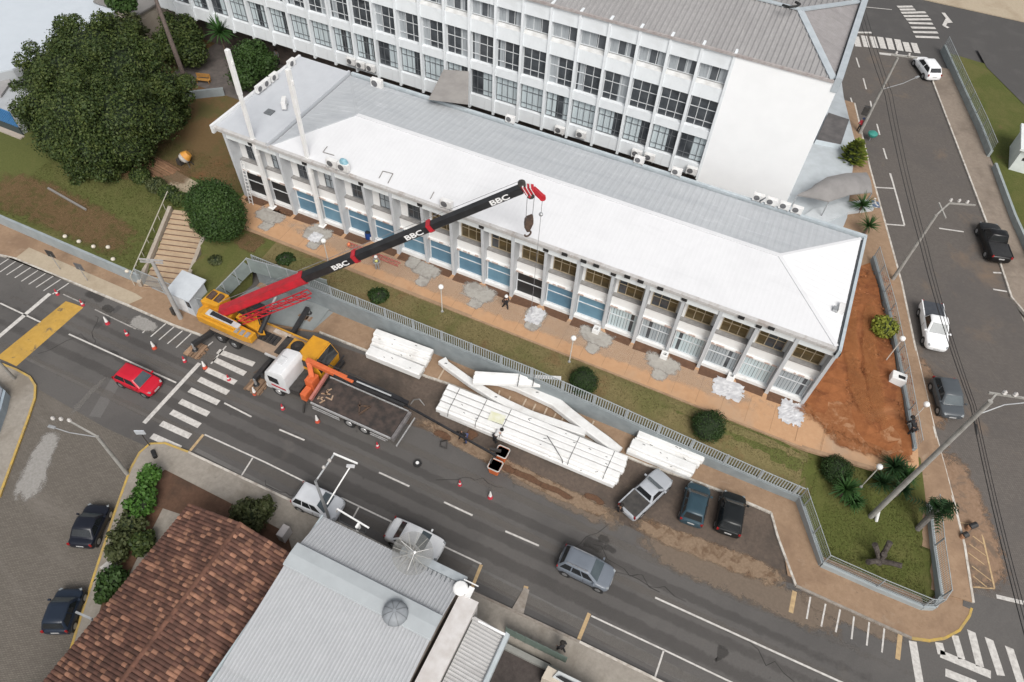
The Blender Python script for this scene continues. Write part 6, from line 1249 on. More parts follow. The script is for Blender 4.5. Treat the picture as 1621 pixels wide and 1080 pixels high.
# satellite dish (mesh), water tank dome, roof ornament
ds = thing('satellite_dish', 'large grey mesh satellite dish on the metal roof in front of the white sedan', 'satellite dish', P(654, 883, 6.2)); dc = P(653, 876, 6.9)
nd = (Vector((0, 0, CH)) - dc).normalized(); nd = (nd + Vector((.25, .1, .35))).normalized(); du = nd.orthogonal().normalized(); dv = nd.cross(du)
def dsp(r_, t): return dc + (du * math.cos(t) + dv * math.sin(t)) * r_ + nd * (.22 * r_ * r_ - .25)
mesh_m = mk('dish_mesh', (.2, .2, .19), (.25, .25, .24), 4, .6)
m_ = B()
for k in range(12): m_.path([dsp(r_, 6.283 * k / 12) + nd * .02 for r_ in (.05, .4, .8, 1.2)], .015, 5)
m_.build('rib', mk('dish_rib', (.42, .41, .38), (.34, .33, .31), 4, .6), ds)
for k in range(12):
    f_ = B(); nr, na = 6, 3
    for i in range(22): r_ = .1 + 1.1 * i / 21; f_.path([dsp(r_, 6.283 * (k + j / 3) / 12) for j in range(4)], .009, 3)
    for j in range(9): f_.path([dsp(r_, 6.283 * (k + j / 9) / 12) for r_ in (.25, .6, .9, 1.2)], .008, 3)
    f_.build('mesh_panel', mesh_m, ds, flip=False)
B().sphere(dc + nd * .75, .09, 10, 6).build('feed', white_steel, ds); 
fp = B(); [fp.tube(dsp(1.0, a_), dc + nd * .75, .015, n=5) for a_ in (0, 2.1, 4.2)]; fp.build('feed_strut', white_steel, ds); B().tube(P(654, 883, 5.4), dc - nd * .25, .05).build('mast', steel, ds)
wt = thing('roof_vent', 'round grey domed vent cap on the metal roof ridge', 'vent', P(626, 972, 6.15)); B().lathe([(.70, .0), (.735, .12), (.66, .38), (.43, .55), (.10, .62)], 20).build('dome', mk('dome_grey', (.26, .28, .30), (.21, .225, .24), 2, .6), wt, local=True, smooth=40)
for k in range(8): a_ = 6.283 * k / 8; B().path([(.745 * math.cos(a_), .745 * math.sin(a_), .1), (.67 * math.cos(a_), .67 * math.sin(a_), .4), (.43 * math.cos(a_), .43 * math.sin(a_), .565), (.1 * math.cos(a_), .1 * math.sin(a_), .635)], .015, 4).build('seam', frame_grey, wt, local=True)
B().lathe([(.6, -.5), (.6, 0)], 16).build('base', dk, wt, local=True)
w2 = P(729, 932, 5.45); wt2 = thing('water_tank', 'round white tank lid with side bracket at the metal roof corner', 'water tank', w2); B().lathe([(.42, 0), (.45, .1), (.38, .2), (.05, .26)], 18).build('lid', white_steel, wt2, local=True, smooth=40); B().box(.42, -.3, 0, .75, .35, .12).build('bracket', white_steel, wt2, local=True); B().box(-.05, .5, .1, .9, .56, .16).build('rod', white_steel, wt2, local=True)
# roof edge stub and small white block at the bottom of the frame
gb = thing('garden_wall', 'low white boxed wall with tan end block by the green fence at the bottom edge', 'wall', P(880, 1060, 0)); q = [P(868, 1053, 1.6), P(884, 1062, 1.6), P(915, 1080, 1.6), P(960, 1105, 1.6), P(950, 1118, 1.6), P(858, 1072, 1.6)]
B().prism([(v.x, v.y) for v in q], .1, 1.5).build('wall', mk('wall_cream', (.52, .46, .38), None, 2, .8), gb); B().prism([(v.x, v.y) for v in [P(884, 1062, 1.6), P(915, 1077, 1.6), P(958, 1100, 1.6), P(950, 1112, 1.6), P(875, 1072, 1.6)]], 1.503, 1.62).build('coping', mk('coping_pale', (.56, .58, .58), None, 2, .7), gb); B().prism([(v.x, v.y) for v in [P(880, 1072, 1.6), P(888, 1071, 1.6), P(930, 1093, 1.6), P(920, 1098, 1.6)]], 1.65, 1.72).build('grille', dark, gb)
gfm = mk('green_mesh', (.10, .14, .12), (.14, .18, .155), 3, .7)
ga, gbk = P(800, 1003, .15), P(895, 1050, .15); gt = thing('fence', 'dull green mesh fence between the lean-to and the south pavement', 'fence', ga)
for k in range(6):
    p, q = ga.lerp(gbk, k / 6), ga.lerp(gbk, (k + 1) / 6); B().beam(p + Vector((0, 0, .7)), q + Vector((0, 0, .7)), .02, 1.2).build('panel', gfm, gt); B().tube(p, p + Vector((0, 0, 1.4)), .03).build('post', gfm, gt)
wall_line('garden_wall', [(ga.x, ga.y - .75), (gbk.x, gbk.y - .75)], [(0, .5), (0, .5)], .35, mk('plinth_grey', (.26, .26, .24), None, 2, .8), 'low grey garden kerb wall behind the green mesh fence')
tag(B().box(P(452, 852).x - .25, P(452, 852).y - .35, .15, P(452, 852).x + .25, P(452, 852).y + .5, 1.1).build('pillar', mk('pillar_pale', (.50, .47, .46), None, 2, .7)), 'short pale gate pillar in the narrow yard between the roofs', 'pillar')
# left corner lot: pale blue strip
q = [P(-30, 608, .4), P(0, 612, .4), P(14, 625, .4), P(8, 650, .4), P(-6, 690, .4), P(-40, 720, .4)]
lp = thing('low_roof', 'corner of a low grey-blue roof at the left edge', 'roof', q[0]); B().prism([(v.x, v.y) for v in q], .1, .9).build('wall', mk('corner_blue', (.30, .36, .41), None, 2, .7), lp); B().prism([(v.x * .999 - .3, v.y) for v in q], .903, 1.0).build('top', mk('corner_top', (.25, .27, .30), None, 2, .6), lp)
# ---------------------------------------------------------------- background buildings at the upper left
q = [P(-80, 0, 6), P(-80, -60, 6), P(120, -60, 6), P(205, -10, 6), P(180, 20, 6), P(120, 60, 6), P(20, 110, 6), P(-80, 130, 6)]
wr = thing('warehouse', 'large building with a plain pale blue-grey roof behind the big tree', 'building', (q[5].x, q[5].y, ZB)); B().prism([(v.x, v.y) for v in q], ZB, 5.9).build('wall', mk('ware_wall', (.4, .42, .44), None, 1, .8), wr)
pr_ = mk_layers('ware_roof', ((.50, .545, .59), (.54, .585, .63), .6), [(.15, .5, .7, (.47, .51, .555), .6)], .5)
B().prism([(v.x, v.y) for v in q], 5.903, 6.05).build('roof', pr_, wr)
q2 = [P(-60, 96, 5.2), P(4, 104, 5.2), P(16, 128, 5.2), P(0, 150, 5.2), P(-60, 150, 5.2)]; sr = thing('blue_shed', 'shed with bright blue ribbed wall and grey roof at the left edge', 'shed', (q2[2].x, q2[2].y, ZB)); B().prism([(v.x, v.y) for v in q2], 4.9, 5.1).build('roof', roof_tall, sr)
bl_m = mk('blue_sheet', (.06, .20, .42), (.05, .165, .35), 2, .5); by = P(0, 190, ZB + 1).y; bx1 = P(36, 195, ZB + 1).x
rb = B()
for k in range(40): rb.box(bx1 - .3 * k - .15, by + .0, ZB + .9, bx1 - .3 * k, by + .09, 4.8); rb.box(bx1 - .3 * k - .3, by + .05, ZB + .9, bx1 - .3 * k - .153, by + .09, 4.8)
rb.build('ribbed_wall', bl_m, sr); B().box(bx1 - 12, by + .1, ZB, bx1, by + 4, 4.85).build('wall', MATS['ware_wall'], sr); B().box(bx1 - 12, by - .02, ZB - .4, bx1 + .1, by + .085, ZB + .88).build('plinth', mk('plinth_dark', (.045, .06, .06), None, 2, .8), sr)
B().box(bx1 - 12, by - .6, ZB - .3, bx1 + .4, by - .05, ZB + .12).build('step', mk('step_pale', (.4, .35, .3), None, 2, .9), sr)
bh = thing('beige_house', 'beige rendered house half hidden behind the tree tops', 'house', P(215, 60, ZB)); p = P(225, 75, ZB); B().box(p.x - 4.5, p.y, ZB - .2, p.x + 1.2, p.y + 6, ZB + 4.0).build('wall', mk('beige_wall', (.40, .345, .28), (.46, .41, .35), 1, .85), bh); B().box(p.x - 4.8, p.y - .2, ZB + 4.0, p.x + 1.4, p.y + 6.2, ZB + 4.2).build('roof', mk('beige_roof', (.22, .21, .2), None, 1, .8), bh); B().box(p.x - .2, p.y - .03, ZB + 1.6, p.x + .8, p.y + .03, ZB + 3).build('window', frame_grey, bh)
wall_line('garden_wall', [(P(303, 148, ZB).x - .4, P(303, 160, ZB).y - .6), (P(355, 148, ZB).x + .3, P(355, 155, ZB).y + 0.4)], [(ZB - .1, ZB + .9)] * 2, .25, wall_grey, 'grey garden wall below the yellow bench')
# ---------------------------------------------------------------- vegetation
def leafcloud(name, centres, n, size, mat, parent, seed, shell=.55, flat=.0, per=None):
    """many small leaf clumps (bent quads) spread through ellipsoids: (centre, radii)"""
    g = np.random.default_rng(seed); vol = np.array([c[1][0] * c[1][1] * c[1][2] for c in centres]) ** .67; k = g.choice(len(centres), n, p=vol / vol.sum())
    C_ = np.array([c[0] for c in centres])[k]; Rr = np.array([c[1] for c in centres])[k]
    d = g.normal(size=(n, 3)); d /= np.linalg.norm(d, axis=1)[:, None]; rad = (shell + (1 - shell) * g.random(n)) * (1 + .09 * g.normal(size=n))
    pos = C_ + d * Rr * rad[:, None]
    nr = d * .75 + g.normal(size=(n, 3)) * .55 + np.array([0, 0, .35]); nr /= np.linalg.norm(nr, axis=1)[:, None]
    a = np.cross(nr, g.normal(size=(n, 3))); a /= np.linalg.norm(a, axis=1)[:, None]; b = np.cross(nr, a); s = size * (.55 + .9 * g.random(n))[:, None]
    e = .62; v = np.stack([pos - a * s, pos - b * s * e + nr * s * .12, pos + a * s, pos + b * s * e + nr * s * .12], 1).reshape(-1, 3)
    if parent is not None: o_ = WORLDLOC(parent); v = v - np.array((o_.x, o_.y, o_.z))
    me = bpy.data.meshes.new(name); me.vertices.add(len(v)); me.vertices.foreach_set('co', v.ravel()); me.loops.add(n * 4); me.loops.foreach_set('vertex_index', np.arange(n * 4)); me.polygons.add(n); me.polygons.foreach_set('loop_start', np.arange(0, n * 4, 4)); me.polygons.foreach_set('loop_total', np.full(n, 4)); me.update(); me.validate(); me.materials.append(mat)
    return link(name, me, parent)
bark = mk('bark', (.09, .065, .05), (.14, .105, .08), 5, .95, bmp=.6, detail=8); bark_d = mk('bark_dark', (.05, .04, .034), (.09, .07, .06), 6, .95, bmp=.6)
lf_dark = mk_leaf('leaf_dark', [(.012, .024, .007), (.028, .047, .012), (.056, .078, .019), (.10, .118, .033)])
lf_mid = mk_leaf('leaf_mid', [(.018, .040, .010), (.032, .065, .015), (.055, .098, .024)])
lf_bush = mk_leaf('leaf_bush', [(.016, .038, .009), (.030, .062, .013), (.055, .095, .022)])
lf_olive = mk_leaf('leaf_olive', [(.028, .036, .013), (.05, .062, .022), (.085, .09, .038)])
lf_lime = mk_leaf('leaf_lime', [(.09, .12, .015), (.17, .19, .025), (.26, .27, .05)])
lf_grn = mk_leaf('leaf_green', [(.02, .06, .010), (.045, .11, .016), (.08, .16, .03)])
lf_ball = mk_leaf('leaf_ball', [(.012, .028, .007), (.022, .046, .010), (.040, .066, .016)])
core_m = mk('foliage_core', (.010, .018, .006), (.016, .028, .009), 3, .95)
def crown_core(centres, f, parent, name='dark_core'):  # solid dark ellipsoids: shade in the leaf gaps put into their colour
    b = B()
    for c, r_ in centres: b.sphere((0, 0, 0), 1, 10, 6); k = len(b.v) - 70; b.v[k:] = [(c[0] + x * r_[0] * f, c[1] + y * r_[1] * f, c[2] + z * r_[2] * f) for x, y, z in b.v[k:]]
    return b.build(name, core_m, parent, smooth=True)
def limbs(t, base, centres, r, m=bark, h0=1.6):
    b = B(); fork = Vector(base) + Vector((0, 0, h0)); b.tube(base, fork, r, r * .75, 10)
    for c, rr in centres[:9]: mid = fork.lerp(Vector(c), .5) + Vector((random.uniform(-.3, .3), random.uniform(-.3, .3), .3)); b.tube(fork, mid, r * .5, r * .32, 7); b.tube(mid, Vector(c), r * .32, r * .1, 6)
    return b.build('trunk', m, t)
# the big dark tree
bt0 = at(185, 262); tt = thing('broad_tree', 'very large dark spreading tree on the left lawn', 'tree', bt0)
rnd = random.Random(11); cen = []
for (px, py, z, rad) in [(150, 80, 8.5, 3.0), (110, 120, 7.2, 3.0), (200, 110, 8.5, 3.0), (250, 140, 6.6, 2.7), (75, 165, 5.6, 2.6), (130, 180, 7.6, 3.2), (190, 180, 8.0, 3.2), (240, 185, 6.2, 2.6), (95, 215, 4.6, 2.4), (150, 230, 5.4, 2.6), (200, 225, 5.6, 2.4), (265, 160, 4.4, 2.0), (130, 255, 3.8, 1.9), (60, 190, 4.2, 1.7), (75, 110, 6.2, 2.2), (110, 75, 8.0, 2.2), (180, 60, 8.5, 2.2), (50, 140, 4.4, 1.4), (280, 175, 3.6, 1.4), (165, 265, 3.4, 1.5), (220, 235, 3.8, 1.6)]:
    p = P(px, py, z); cen.append(((p.x, p.y, p.z), (rad, rad, rad * .85)))
    for _ in range(7): dd = Vector((rnd.gauss(0, 1), rnd.gauss(0, 1), rnd.gauss(.3, .8))).normalized() * rad * 1.0; rr = rad * rnd.uniform(.22, .42); cen.append(((p.x + dd.x, p.y + dd.y, p.z + dd.z), (rr, rr, rr * .8)))
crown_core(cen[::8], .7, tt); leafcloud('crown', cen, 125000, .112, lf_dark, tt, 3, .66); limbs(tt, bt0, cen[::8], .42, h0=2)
# round clipped tree beside the stairs
rb0 = at(345, 385); t = thing('round_tree', 'dense round clipped tree at the head of the stairs', 'tree', rb0); c = P(341, 334, 5.0); cc = [((c.x, c.y, c.z), (2.35, 2.2, 2.5)), ((c.x, c.y, c.z + .6), (2.1, 2.0, 2.2)), ((c.x, c.y, c.z - .6), (2.25, 2.15, 2.0))]
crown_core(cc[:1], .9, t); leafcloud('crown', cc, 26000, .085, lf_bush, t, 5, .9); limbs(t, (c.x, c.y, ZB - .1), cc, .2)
# trees beyond
def simple_tree(label, blobs, n, size, mat, seed, name='leafy_tree', grp='trees behind the long building', base=None, r=.18, shell=.55, core=.6):
    cs = []; rnd = random.Random(seed)
    for (px, py, z, rad) in blobs:
        p = P(px, py, z); cs.append(((p.x, p.y, p.z), (rad, rad, rad * .9)))
        for _ in range(4): dd = Vector((rnd.gauss(0, 1), rnd.gauss(0, 1), rnd.gauss(.2, .8))).normalized() * rad * .8; rr = rad * rnd.uniform(.3, .5); cs.append(((p.x + dd.x, p.y + dd.y, p.z + dd.z), (rr, rr, rr)))
    b0 = Vector((cs[0][0][0], cs[0][0][1], T(cs[0][0][0], cs[0][0][1]))) if base is None else base
    t = thing(name, label, 'tree' if name.endswith('tree') else 'shrub', b0, 0, grp)
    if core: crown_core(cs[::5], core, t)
    leafcloud('crown', cs, n, size, mat, t, seed, shell); limbs(t, b0, cs[::5], r, bark_d, h0=max(.3, cs[0][0][2] - b0.z - cs[0][1][0] * .8)); return t
simple_tree('dark bushy tree against the tall building left of the fan palm', [(285, 55, 5.5, 2.2), (300, 80, 4.5, 1.9), (265, 75, 5, 1.7)], 12000, .13, lf_dark, 21)
simple_tree('dark rounded tree behind the left roof corner', [(395, 95, 5.2, 2.1), (415, 100, 4.6, 1.7), (385, 120, 4.2, 1.6)], 12000, .13, lf_mid, 22)
simple_tree('sparse olive tree between the big tree and the beige house', [(195, 45, 7.5, 1.9), (175, 60, 7, 1.8), (215, 50, 6.2, 1.4)], 2600, .22, lf_olive, 23, shell=.2, core=0)
simple_tree('small tree top at the upper edge of the picture', [(195, 5, 9, 1.2), (180, 0, 9, 1.0)], 1200, .2, lf_mid, 24, core=.4)
# bare pine trunk
a, b_ = at(298, 140), P(236, -30, 13.0); t = thing('pine_tree', 'tall bare brown trunk leaning past the beige house', 'tree', a); B().tube(a, a.lerp(b_, .5), .26, .22, 12).tube(a.lerp(b_, .5), b_, .22, .16, 12).build('trunk', mk('pine_bark', (.11, .085, .075), (.17, .135, .12), 6, .95, bmp=.5, detail=8), t); leafcloud('crown', [((b_.x, b_.y, b_.z + 1.5), (2, 2, 1.2))], 1500, .25, lf_dark, t, 6)
def fan_palm(name, label, c, n, L, mat, trunk_h, seed, w=.13, grp=None, droop=.5, cat='palm', segs=3, trunk_r=.12):
    """rosette of long blades, each a folded strip"""
    rnd = random.Random(seed); t = thing(name, label, cat, (c.x, c.y, c.z - trunk_h), 0, grp); B().tube((c.x, c.y, c.z - trunk_h - .05), c, trunk_r, trunk_r * .8, 8).build('trunk', bark, t)
    lb = B()
    for k in range(n):
        az = rnd.uniform(0, 6.283); el = rnd.uniform(-.15, 1.35); l = L * rnd.uniform(.7, 1.1); p = Vector(c); d = Vector((math.cos(az) * math.cos(el), math.sin(az) * math.cos(el), math.sin(el))); s = Vector((-math.sin(az), math.cos(az), 0)); rows = []
        for j in range(segs + 1):
            f = j / segs; ww = w * (.5 + 1.2 * f) * (1 - f * .98) * 2 if segs > 2 else w * (1 - f); ww = w * (1.15 - f) if j else w * .5; rows.append((p - s * ww, p + Vector((0, 0, -ww * .5)), p + s * ww)); p = p + d * l / segs; d = (d + Vector((0, 0, -droop / segs))).normalized()
        for r0_, r1_ in zip(rows[:-1], rows[1:]): lb.add([r0_[0], r0_[1], r0_[2], r1_[0], r1_[1], r1_[2]], [(0, 1, 4, 3), (1, 2, 5, 4)])
    lb.build('frond', mat, t, flip=False); return t
lf_palm = mk_leaf('leaf_palm', [(.016, .050, .012), (.030, .078, .018), (.05, .11, .03)]); lf_palmd = mk_leaf('leaf_palm_dark', [(.010, .030, .010), (.018, .048, .015), (.03, .065, .02)])
fan_palm('fan_palm', 'bushy fan palm below the tall building windows at upper left', P(348, 52, 6.2), 90, 1.9, lf_palm, 3.8, 2, .12, droop=.7)
for i, (px, py, l) in enumerate([(1357, 340, 'spiky palm beside the arched canopy'), (1367, 372, 'spiky palm just below the canopy palm, nearest the kerb')]): c = at(px, py); fan_palm('spiky_palm', l, c + Vector((0, 0, 1.1)), 80, 1.5 - .3 * i, lf_palm, 1.1, 30 + i, .06, 'spiky palms by the canopy')
dr = [(1330, 785, 1.25, 'leafy rosette palm on the corner lawn nearest the bent fence'), (1322, 765, 1.0, 'lower leafy rosette just behind the nearest one on the corner lawn'), (1345, 800, .9, 'small bright rosette in front of the corner lawn palms'), (1405, 750, 1.2, 'dark rosette palm under the white globe lamp'), (1425, 762, 1.1, 'rosette palm right of the globe lamp beside the pavement'), (1390, 770, 1.0, 'dark rosette palm left of the leaning pole'), (1418, 785, .8, 'small rosette at the foot of the leaning pole')]
for i, (px, py, L, l) in enumerate(dr): c = at(px, py); fan_palm('rosette_palm', l, c + Vector((0, 0, 1.0 - .2 * (i % 3))), 110, L, lf_palm if i in (0, 1, 2, 4) else lf_palmd, 1.0 - .2 * (i % 3), 40 + i, .075, 'rosette palms on the corner lawn')
# cut-leaf plant with thick bare stems by the corner
c = at(1452, 838); top = P(1483, 806, 3.4); t = thing('split_leaf_tree', 'dark cut-leaf tree leaning over the pavement with a thick grey stem', 'tree', c); B().path([c, c.lerp(top, .35) + Vector((0, 0, -.1)), c.lerp(top, .7), top], .2, 9).build('trunk', mk('stem_grey', (.12, .11, .10), (.2, .185, .17), 6, .9, bmp=.6), t)
lb = B(); rnd = random.Random(77)
for k in range(46):
    az = rnd.uniform(0, 6.283); el = rnd.uniform(-.1, 1.2); d = Vector((math.cos(az) * math.cos(el), math.sin(az) * math.cos(el), math.sin(el))); s = Vector((-math.sin(az), math.cos(az), 0)); p0 = top + Vector((rnd.gauss(0, .15), rnd.gauss(0, .15), rnd.uniform(-.3, .2))); L = rnd.uniform(.9, 1.5)
    for j in range(6):
        q = p0 + d * L * (j + 1.5) / 7.5 + Vector((0, 0, -.05 * j)); ln_ = .42 * math.sin(math.pi * (j + 1.2) / 7.6)
        for sg in (-1, 1): e = q + s * sg * ln_ + d * .16 + Vector((0, 0, -.08)); lb.add([q - d * .06, q + d * .06, e], [(0, 1, 2)])
    lb.add([p0 - s * .02, p0 + s * .02, p0 + d * L + Vector((0, 0, -.3))], [(0, 1, 2)])
lb.build('frond', lf_palmd, t, flip=False)
# lopped trunk on the corner lawn
c = at(1390, 890); t = thing('lopped_tree', 'dark lopped stump with stubby arms lying over the corner lawn', 'tree', c); lb = B()
for (px, py, z) in ((1385, 862, 1.6), (1409, 858, 1.7), (1374, 890, .8), (1428, 896, .8), (1400, 878, 1.2)):
    e = P(px, py, z + c.z); lb.tube(c + Vector((0, 0, .25)), c.lerp(e, .6) + Vector((0, 0, .15)), .2, .17, 9).tube(c.lerp(e, .6) + Vector((0, 0, .15)), e, .17, .2, 9)
lb.build('stub', mk('stump_dark', (.045, .035, .03), (.10, .085, .075), 5, .95, bmp=.7, detail=8), t); B().tube(c - Vector((0, 0, .1)), c + Vector((0, 0, .4)), .3, .24, 10).build('trunk', MATS['stump_dark'], t)
# clipped ball shrubs and other bushes
def ball(px, py, z, r_, label, mat, seed, n=9000, size=.05, name='ball_shrub', grp='clipped ball shrubs', squash=.8):
    c = at(px, py); t = thing(name, label, 'shrub', c, 0, grp); g_ = random.Random(seed); cc = [((c.x, c.y, c.z + r_ * squash * .75), (r_ * .9, r_ * .9, r_ * squash * .9))] + [((c.x + math.cos(a_) * r_ * .45, c.y + math.sin(a_) * r_ * .45, c.z + r_ * squash * g_.uniform(.6, 1.1)), (r_ * g_.uniform(.4, .6),) * 2 + (r_ * squash * .5,)) for a_ in [g_.uniform(0, 6.283) for _ in range(7)]]; crown_core(cc[:1], .9, t); leafcloud('foliage', cc, n, size, mat, t, seed, .9); B().tube(c - Vector((0, 0, .1)), c + Vector((0, 0, r_ * .5)), .07).build('stem', bark_d, t)
ball(923, 612, 0, 1.2, 'dark clipped ball shrub on the lawn strip by the curved white beam', lf_ball, 61); ball(1117, 684, 0, 1.35, 'dark clipped ball shrub on the lawn strip by the right pile of beams', lf_ball, 62); ball(1318, 752, 0, 1.15, 'dark ball shrub behind the rosette palms on the corner lawn', lf_ball, 63)
ball(1394, 527, 0, 1.05, 'yellow-green round bush in the red soil yard', lf_lime, 64, 1500, .13, 'round_bush', 'bushes', .95)
ball(600, 470, 0, .9, 'low dark green clump on the lawn below the crane boom', lf_ball, 65, 900, .12, 'low_bush', 'bushes', .25); ball(452, 412, 0, .8, 'flattened dark green clump near the first white column', lf_ball, 66, 700, .12, 'low_bush', 'bushes', .25); ball(342, 415, 0, .6, 'small olive bush below the round tree', lf_olive, 67, 500, .12, 'low_bush', 'bushes', .5)
# hedge along the path
for i, (px, py, r_, l) in enumerate([(195, 268, 1.2, 'dark hedge clump at the left end of the path hedge'), (225, 285, 1.0, 'dark hedge clump, second along the path hedge'), (250, 300, .9, 'brownish hedge clump in the middle of the path hedge'), (270, 312, .9, 'hedge clump right of the brownish one on the path hedge'), (288, 322, .85, 'hedge clump at the stairs end of the path hedge'), (165, 252, 1.4, 'dark hedge clump under the big tree')]):
    ball(px, py, 0, r_, l, lf_olive if i == 2 else lf_dark, 70 + i, 3000, .1, 'hedge', 'hedge beside the path', .75)
simple_tree('bright green bush at the corner of the south pavement', [(238, 752, 1.1, .75), (232, 768, .8, .55)], 1500, .12, lf_grn, 81, 'green_bush', 'bushes by the tiled house')
for i, (b_, l, m_) in enumerate([([(222, 800, 1.2, .9), (228, 785, 1.0, .8)], 'bush hugging the tiled house, the uppermost of the row', lf_grn), ([(205, 830, 1.0, .95), (195, 850, .8, .9)], 'olive bush spilling over the pavement beside the upper dark car', lf_olive), ([(185, 875, .8, .7)], 'sparse bush above the white stone on the side pavement', lf_olive), ([(178, 915, .9, .85), (168, 935, .7, .7)], 'bush low along the tiled house eave', lf_mid), ([(225, 860, .9, .8)], 'dark bush close under the tiled eave', lf_dark)]):
    simple_tree(l, b_, 1500, .13, m_, 90 + i, 'garden_bush', 'bushes by the tiled house')
simple_tree('feathery green shrub in the yard before the tiled gable', [(400, 815, 1.2, 1.15), (385, 810, 1.0, .9), (418, 805, 1.1, .8)], 3600, .12, lf_olive, 97, 'feathery_shrub', 'bushes by the tiled house')
# golden conifer by the terrace
c = at(1342, 262); t = thing('golden_conifer', 'yellow-green conifer with layered sprays beside the side terrace', 'tree', c); B().tube(c, c + Vector((0, 0, 2.6)), .1, .04).build('trunk', bark, t)
lb = B(); rnd = random.Random(15)
for k in range(420):
    h = rnd.random(); r_ = 1.75 * (1 - h * .75); az = rnd.uniform(0, 6.283); p0 = c + Vector((0, 0, .5 + 2.5 * h)); d = Vector((math.cos(az), math.sin(az), rnd.uniform(.1, .6))).normalized(); s = Vector((-math.sin(az), math.cos(az), 0)); L = r_ * rnd.uniform(.6, 1.1)
    a_, b2 = p0 + d * L * .45, p0 + d * L; lb.add([a_ - s * .05, a_ + s * .05, b2.lerp(a_, .3) + s * .16 + Vector((0, 0, .02)), b2, b2.lerp(a_, .3) - s * .16], [(0, 1, 2, 3, 4)])
lb.build('spray', mk_leaf('leaf_gold', [(.04, .07, .010), (.12, .15, .02), (.25, .26, .05)]), t, flip=False); crown_core([((c.x, c.y, c.z + 1.3), (.9, .9, 1.1))], .9, t)
# dead fronds, pruned branches under the big tree
for i, (px, py, l) in enumerate([(222, 222, 'bundle of dry pale fronds under the big tree'), (268, 212, 'drooping dry fronds right of the bundle'), (240, 235, 'heap of grey brushwood beside the stacked boards')]):
    c = at(px, py); b = B(); rnd = random.Random(i + 3)
    for k in range(26): az = rnd.uniform(.2, 2.6) + math.pi * .8; d = Vector((math.cos(az), math.sin(az), rnd.uniform(-.05, .25))); p0 = c + Vector((rnd.gauss(0, .3), rnd.gauss(0, .3), .25)); b.tube(p0, p0 + d * rnd.uniform(.6, 1.5), .03, .01, 4)
    tag(b.build('dry_fronds', mk('dry_straw', (.3, .22, .14), (.2, .14, .09), 5, .9)), l, 'fronds')
# grass tufts give the lawn a nap
def tufts(name, poly_fn, n, seed, mat, size=.07):
    g = random.Random(seed); v = []; f = []
    k = 0
    while k < n:
        x, y = poly_fn(g)
        if x is None: continue
        z = T(x, y) + .02; a = g.uniform(0, 3.14); s = size * g.uniform(.6, 1.5); h = size * g.uniform(.8, 2.0); dx, dy = math.cos(a) * s, math.sin(a) * s; o = len(v)
        v += [(x - dx, y - dy, z), (x + dx, y + dy, z), (x + dx * .6 + dy * .5, y + dy * .6 - dx * .5, z + h), (x - dx * .6 + dy * .5, y - dy * .6 - dx * .5, z + h)]; f.append((o, o + 1, o + 2, o + 3)); k += 1
    me = bpy.data.meshes.new(name); me.from_pydata(v, [], f); me.materials.append(mat); o = link(name, me); tag(o, None, None, kind='stuff'); return o
tg = mk_leaf('grass_blades', [(.06, .066, .017), (.09, .095, .028), (.13, .12, .045)]); tdry = mk_leaf('grass_blades_dry', [(.11, .095, .04), (.15, .128, .058), (.19, .16, .08)])
tufts('grass_tufts', lambda g: (g.uniform(-36, 11), g.uniform(30.5, 33.2)), 16000, 1, tdry, .03)
tufts('grass_tufts', lambda g: (g.uniform(-62, -43), g.uniform(25.6, 40)), 26000, 2, tg, .032)
def cl(g):
    x, y = g.uniform(11.5, 20), g.uniform(26.8, 36)
    return (x, y) if x > 11.5 + max(0, 30 - y) * .62 and x < 20.4 - (y - 27) * .3 and y < 33 + (x - 11) * .5 else (None, None)
tufts('grass_tufts', cl, 9000, 3, tg, .032)
# clods in the red yard
def clods(name, fn, n, seed, mat, r):
    g = random.Random(seed); b = B(); k = 0
    while k < n:
        x, y = fn(g)
        if x is None: continue
        s = r * g.uniform(.3, 1.6) ; z = T(x, y) + .1; q = [(x + s * g.uniform(-1, 1), y + s * g.uniform(-1, 1), z + s * g.uniform(-.3, .9)) for _ in range(5)]; b.add(q, [(0, 1, 2), (0, 2, 3), (0, 3, 4), (1, 2, 4), (2, 3, 4), (0, 1, 4)]); k += 1
    o = b.build(name, mat, flip=False); o['kind'] = 'stuff'
clod_m = mk('clod_red', (.20, .07, .026), (.34, .15, .065), 1.5, .95, rand=.35)
clods('soil_clods', lambda g: (lambda y: (g.uniform(9.6, 17.6 - (y - 40) * .27), y))(g.uniform(38.5, 54)), 2600, 4, clod_m, .10)
clods('rubble', lambda g: (lambda f: (P(700, 690).lerp(P(1240, 905), f).x + g.gauss(0, .35), P(700, 690).lerp(P(1240, 905), f).y - .35 * math.sin(f * 3.1) * 3.4 + g.gauss(0, .35)))(g.random()), 0, 5, clod_m, .05) if 0 else None
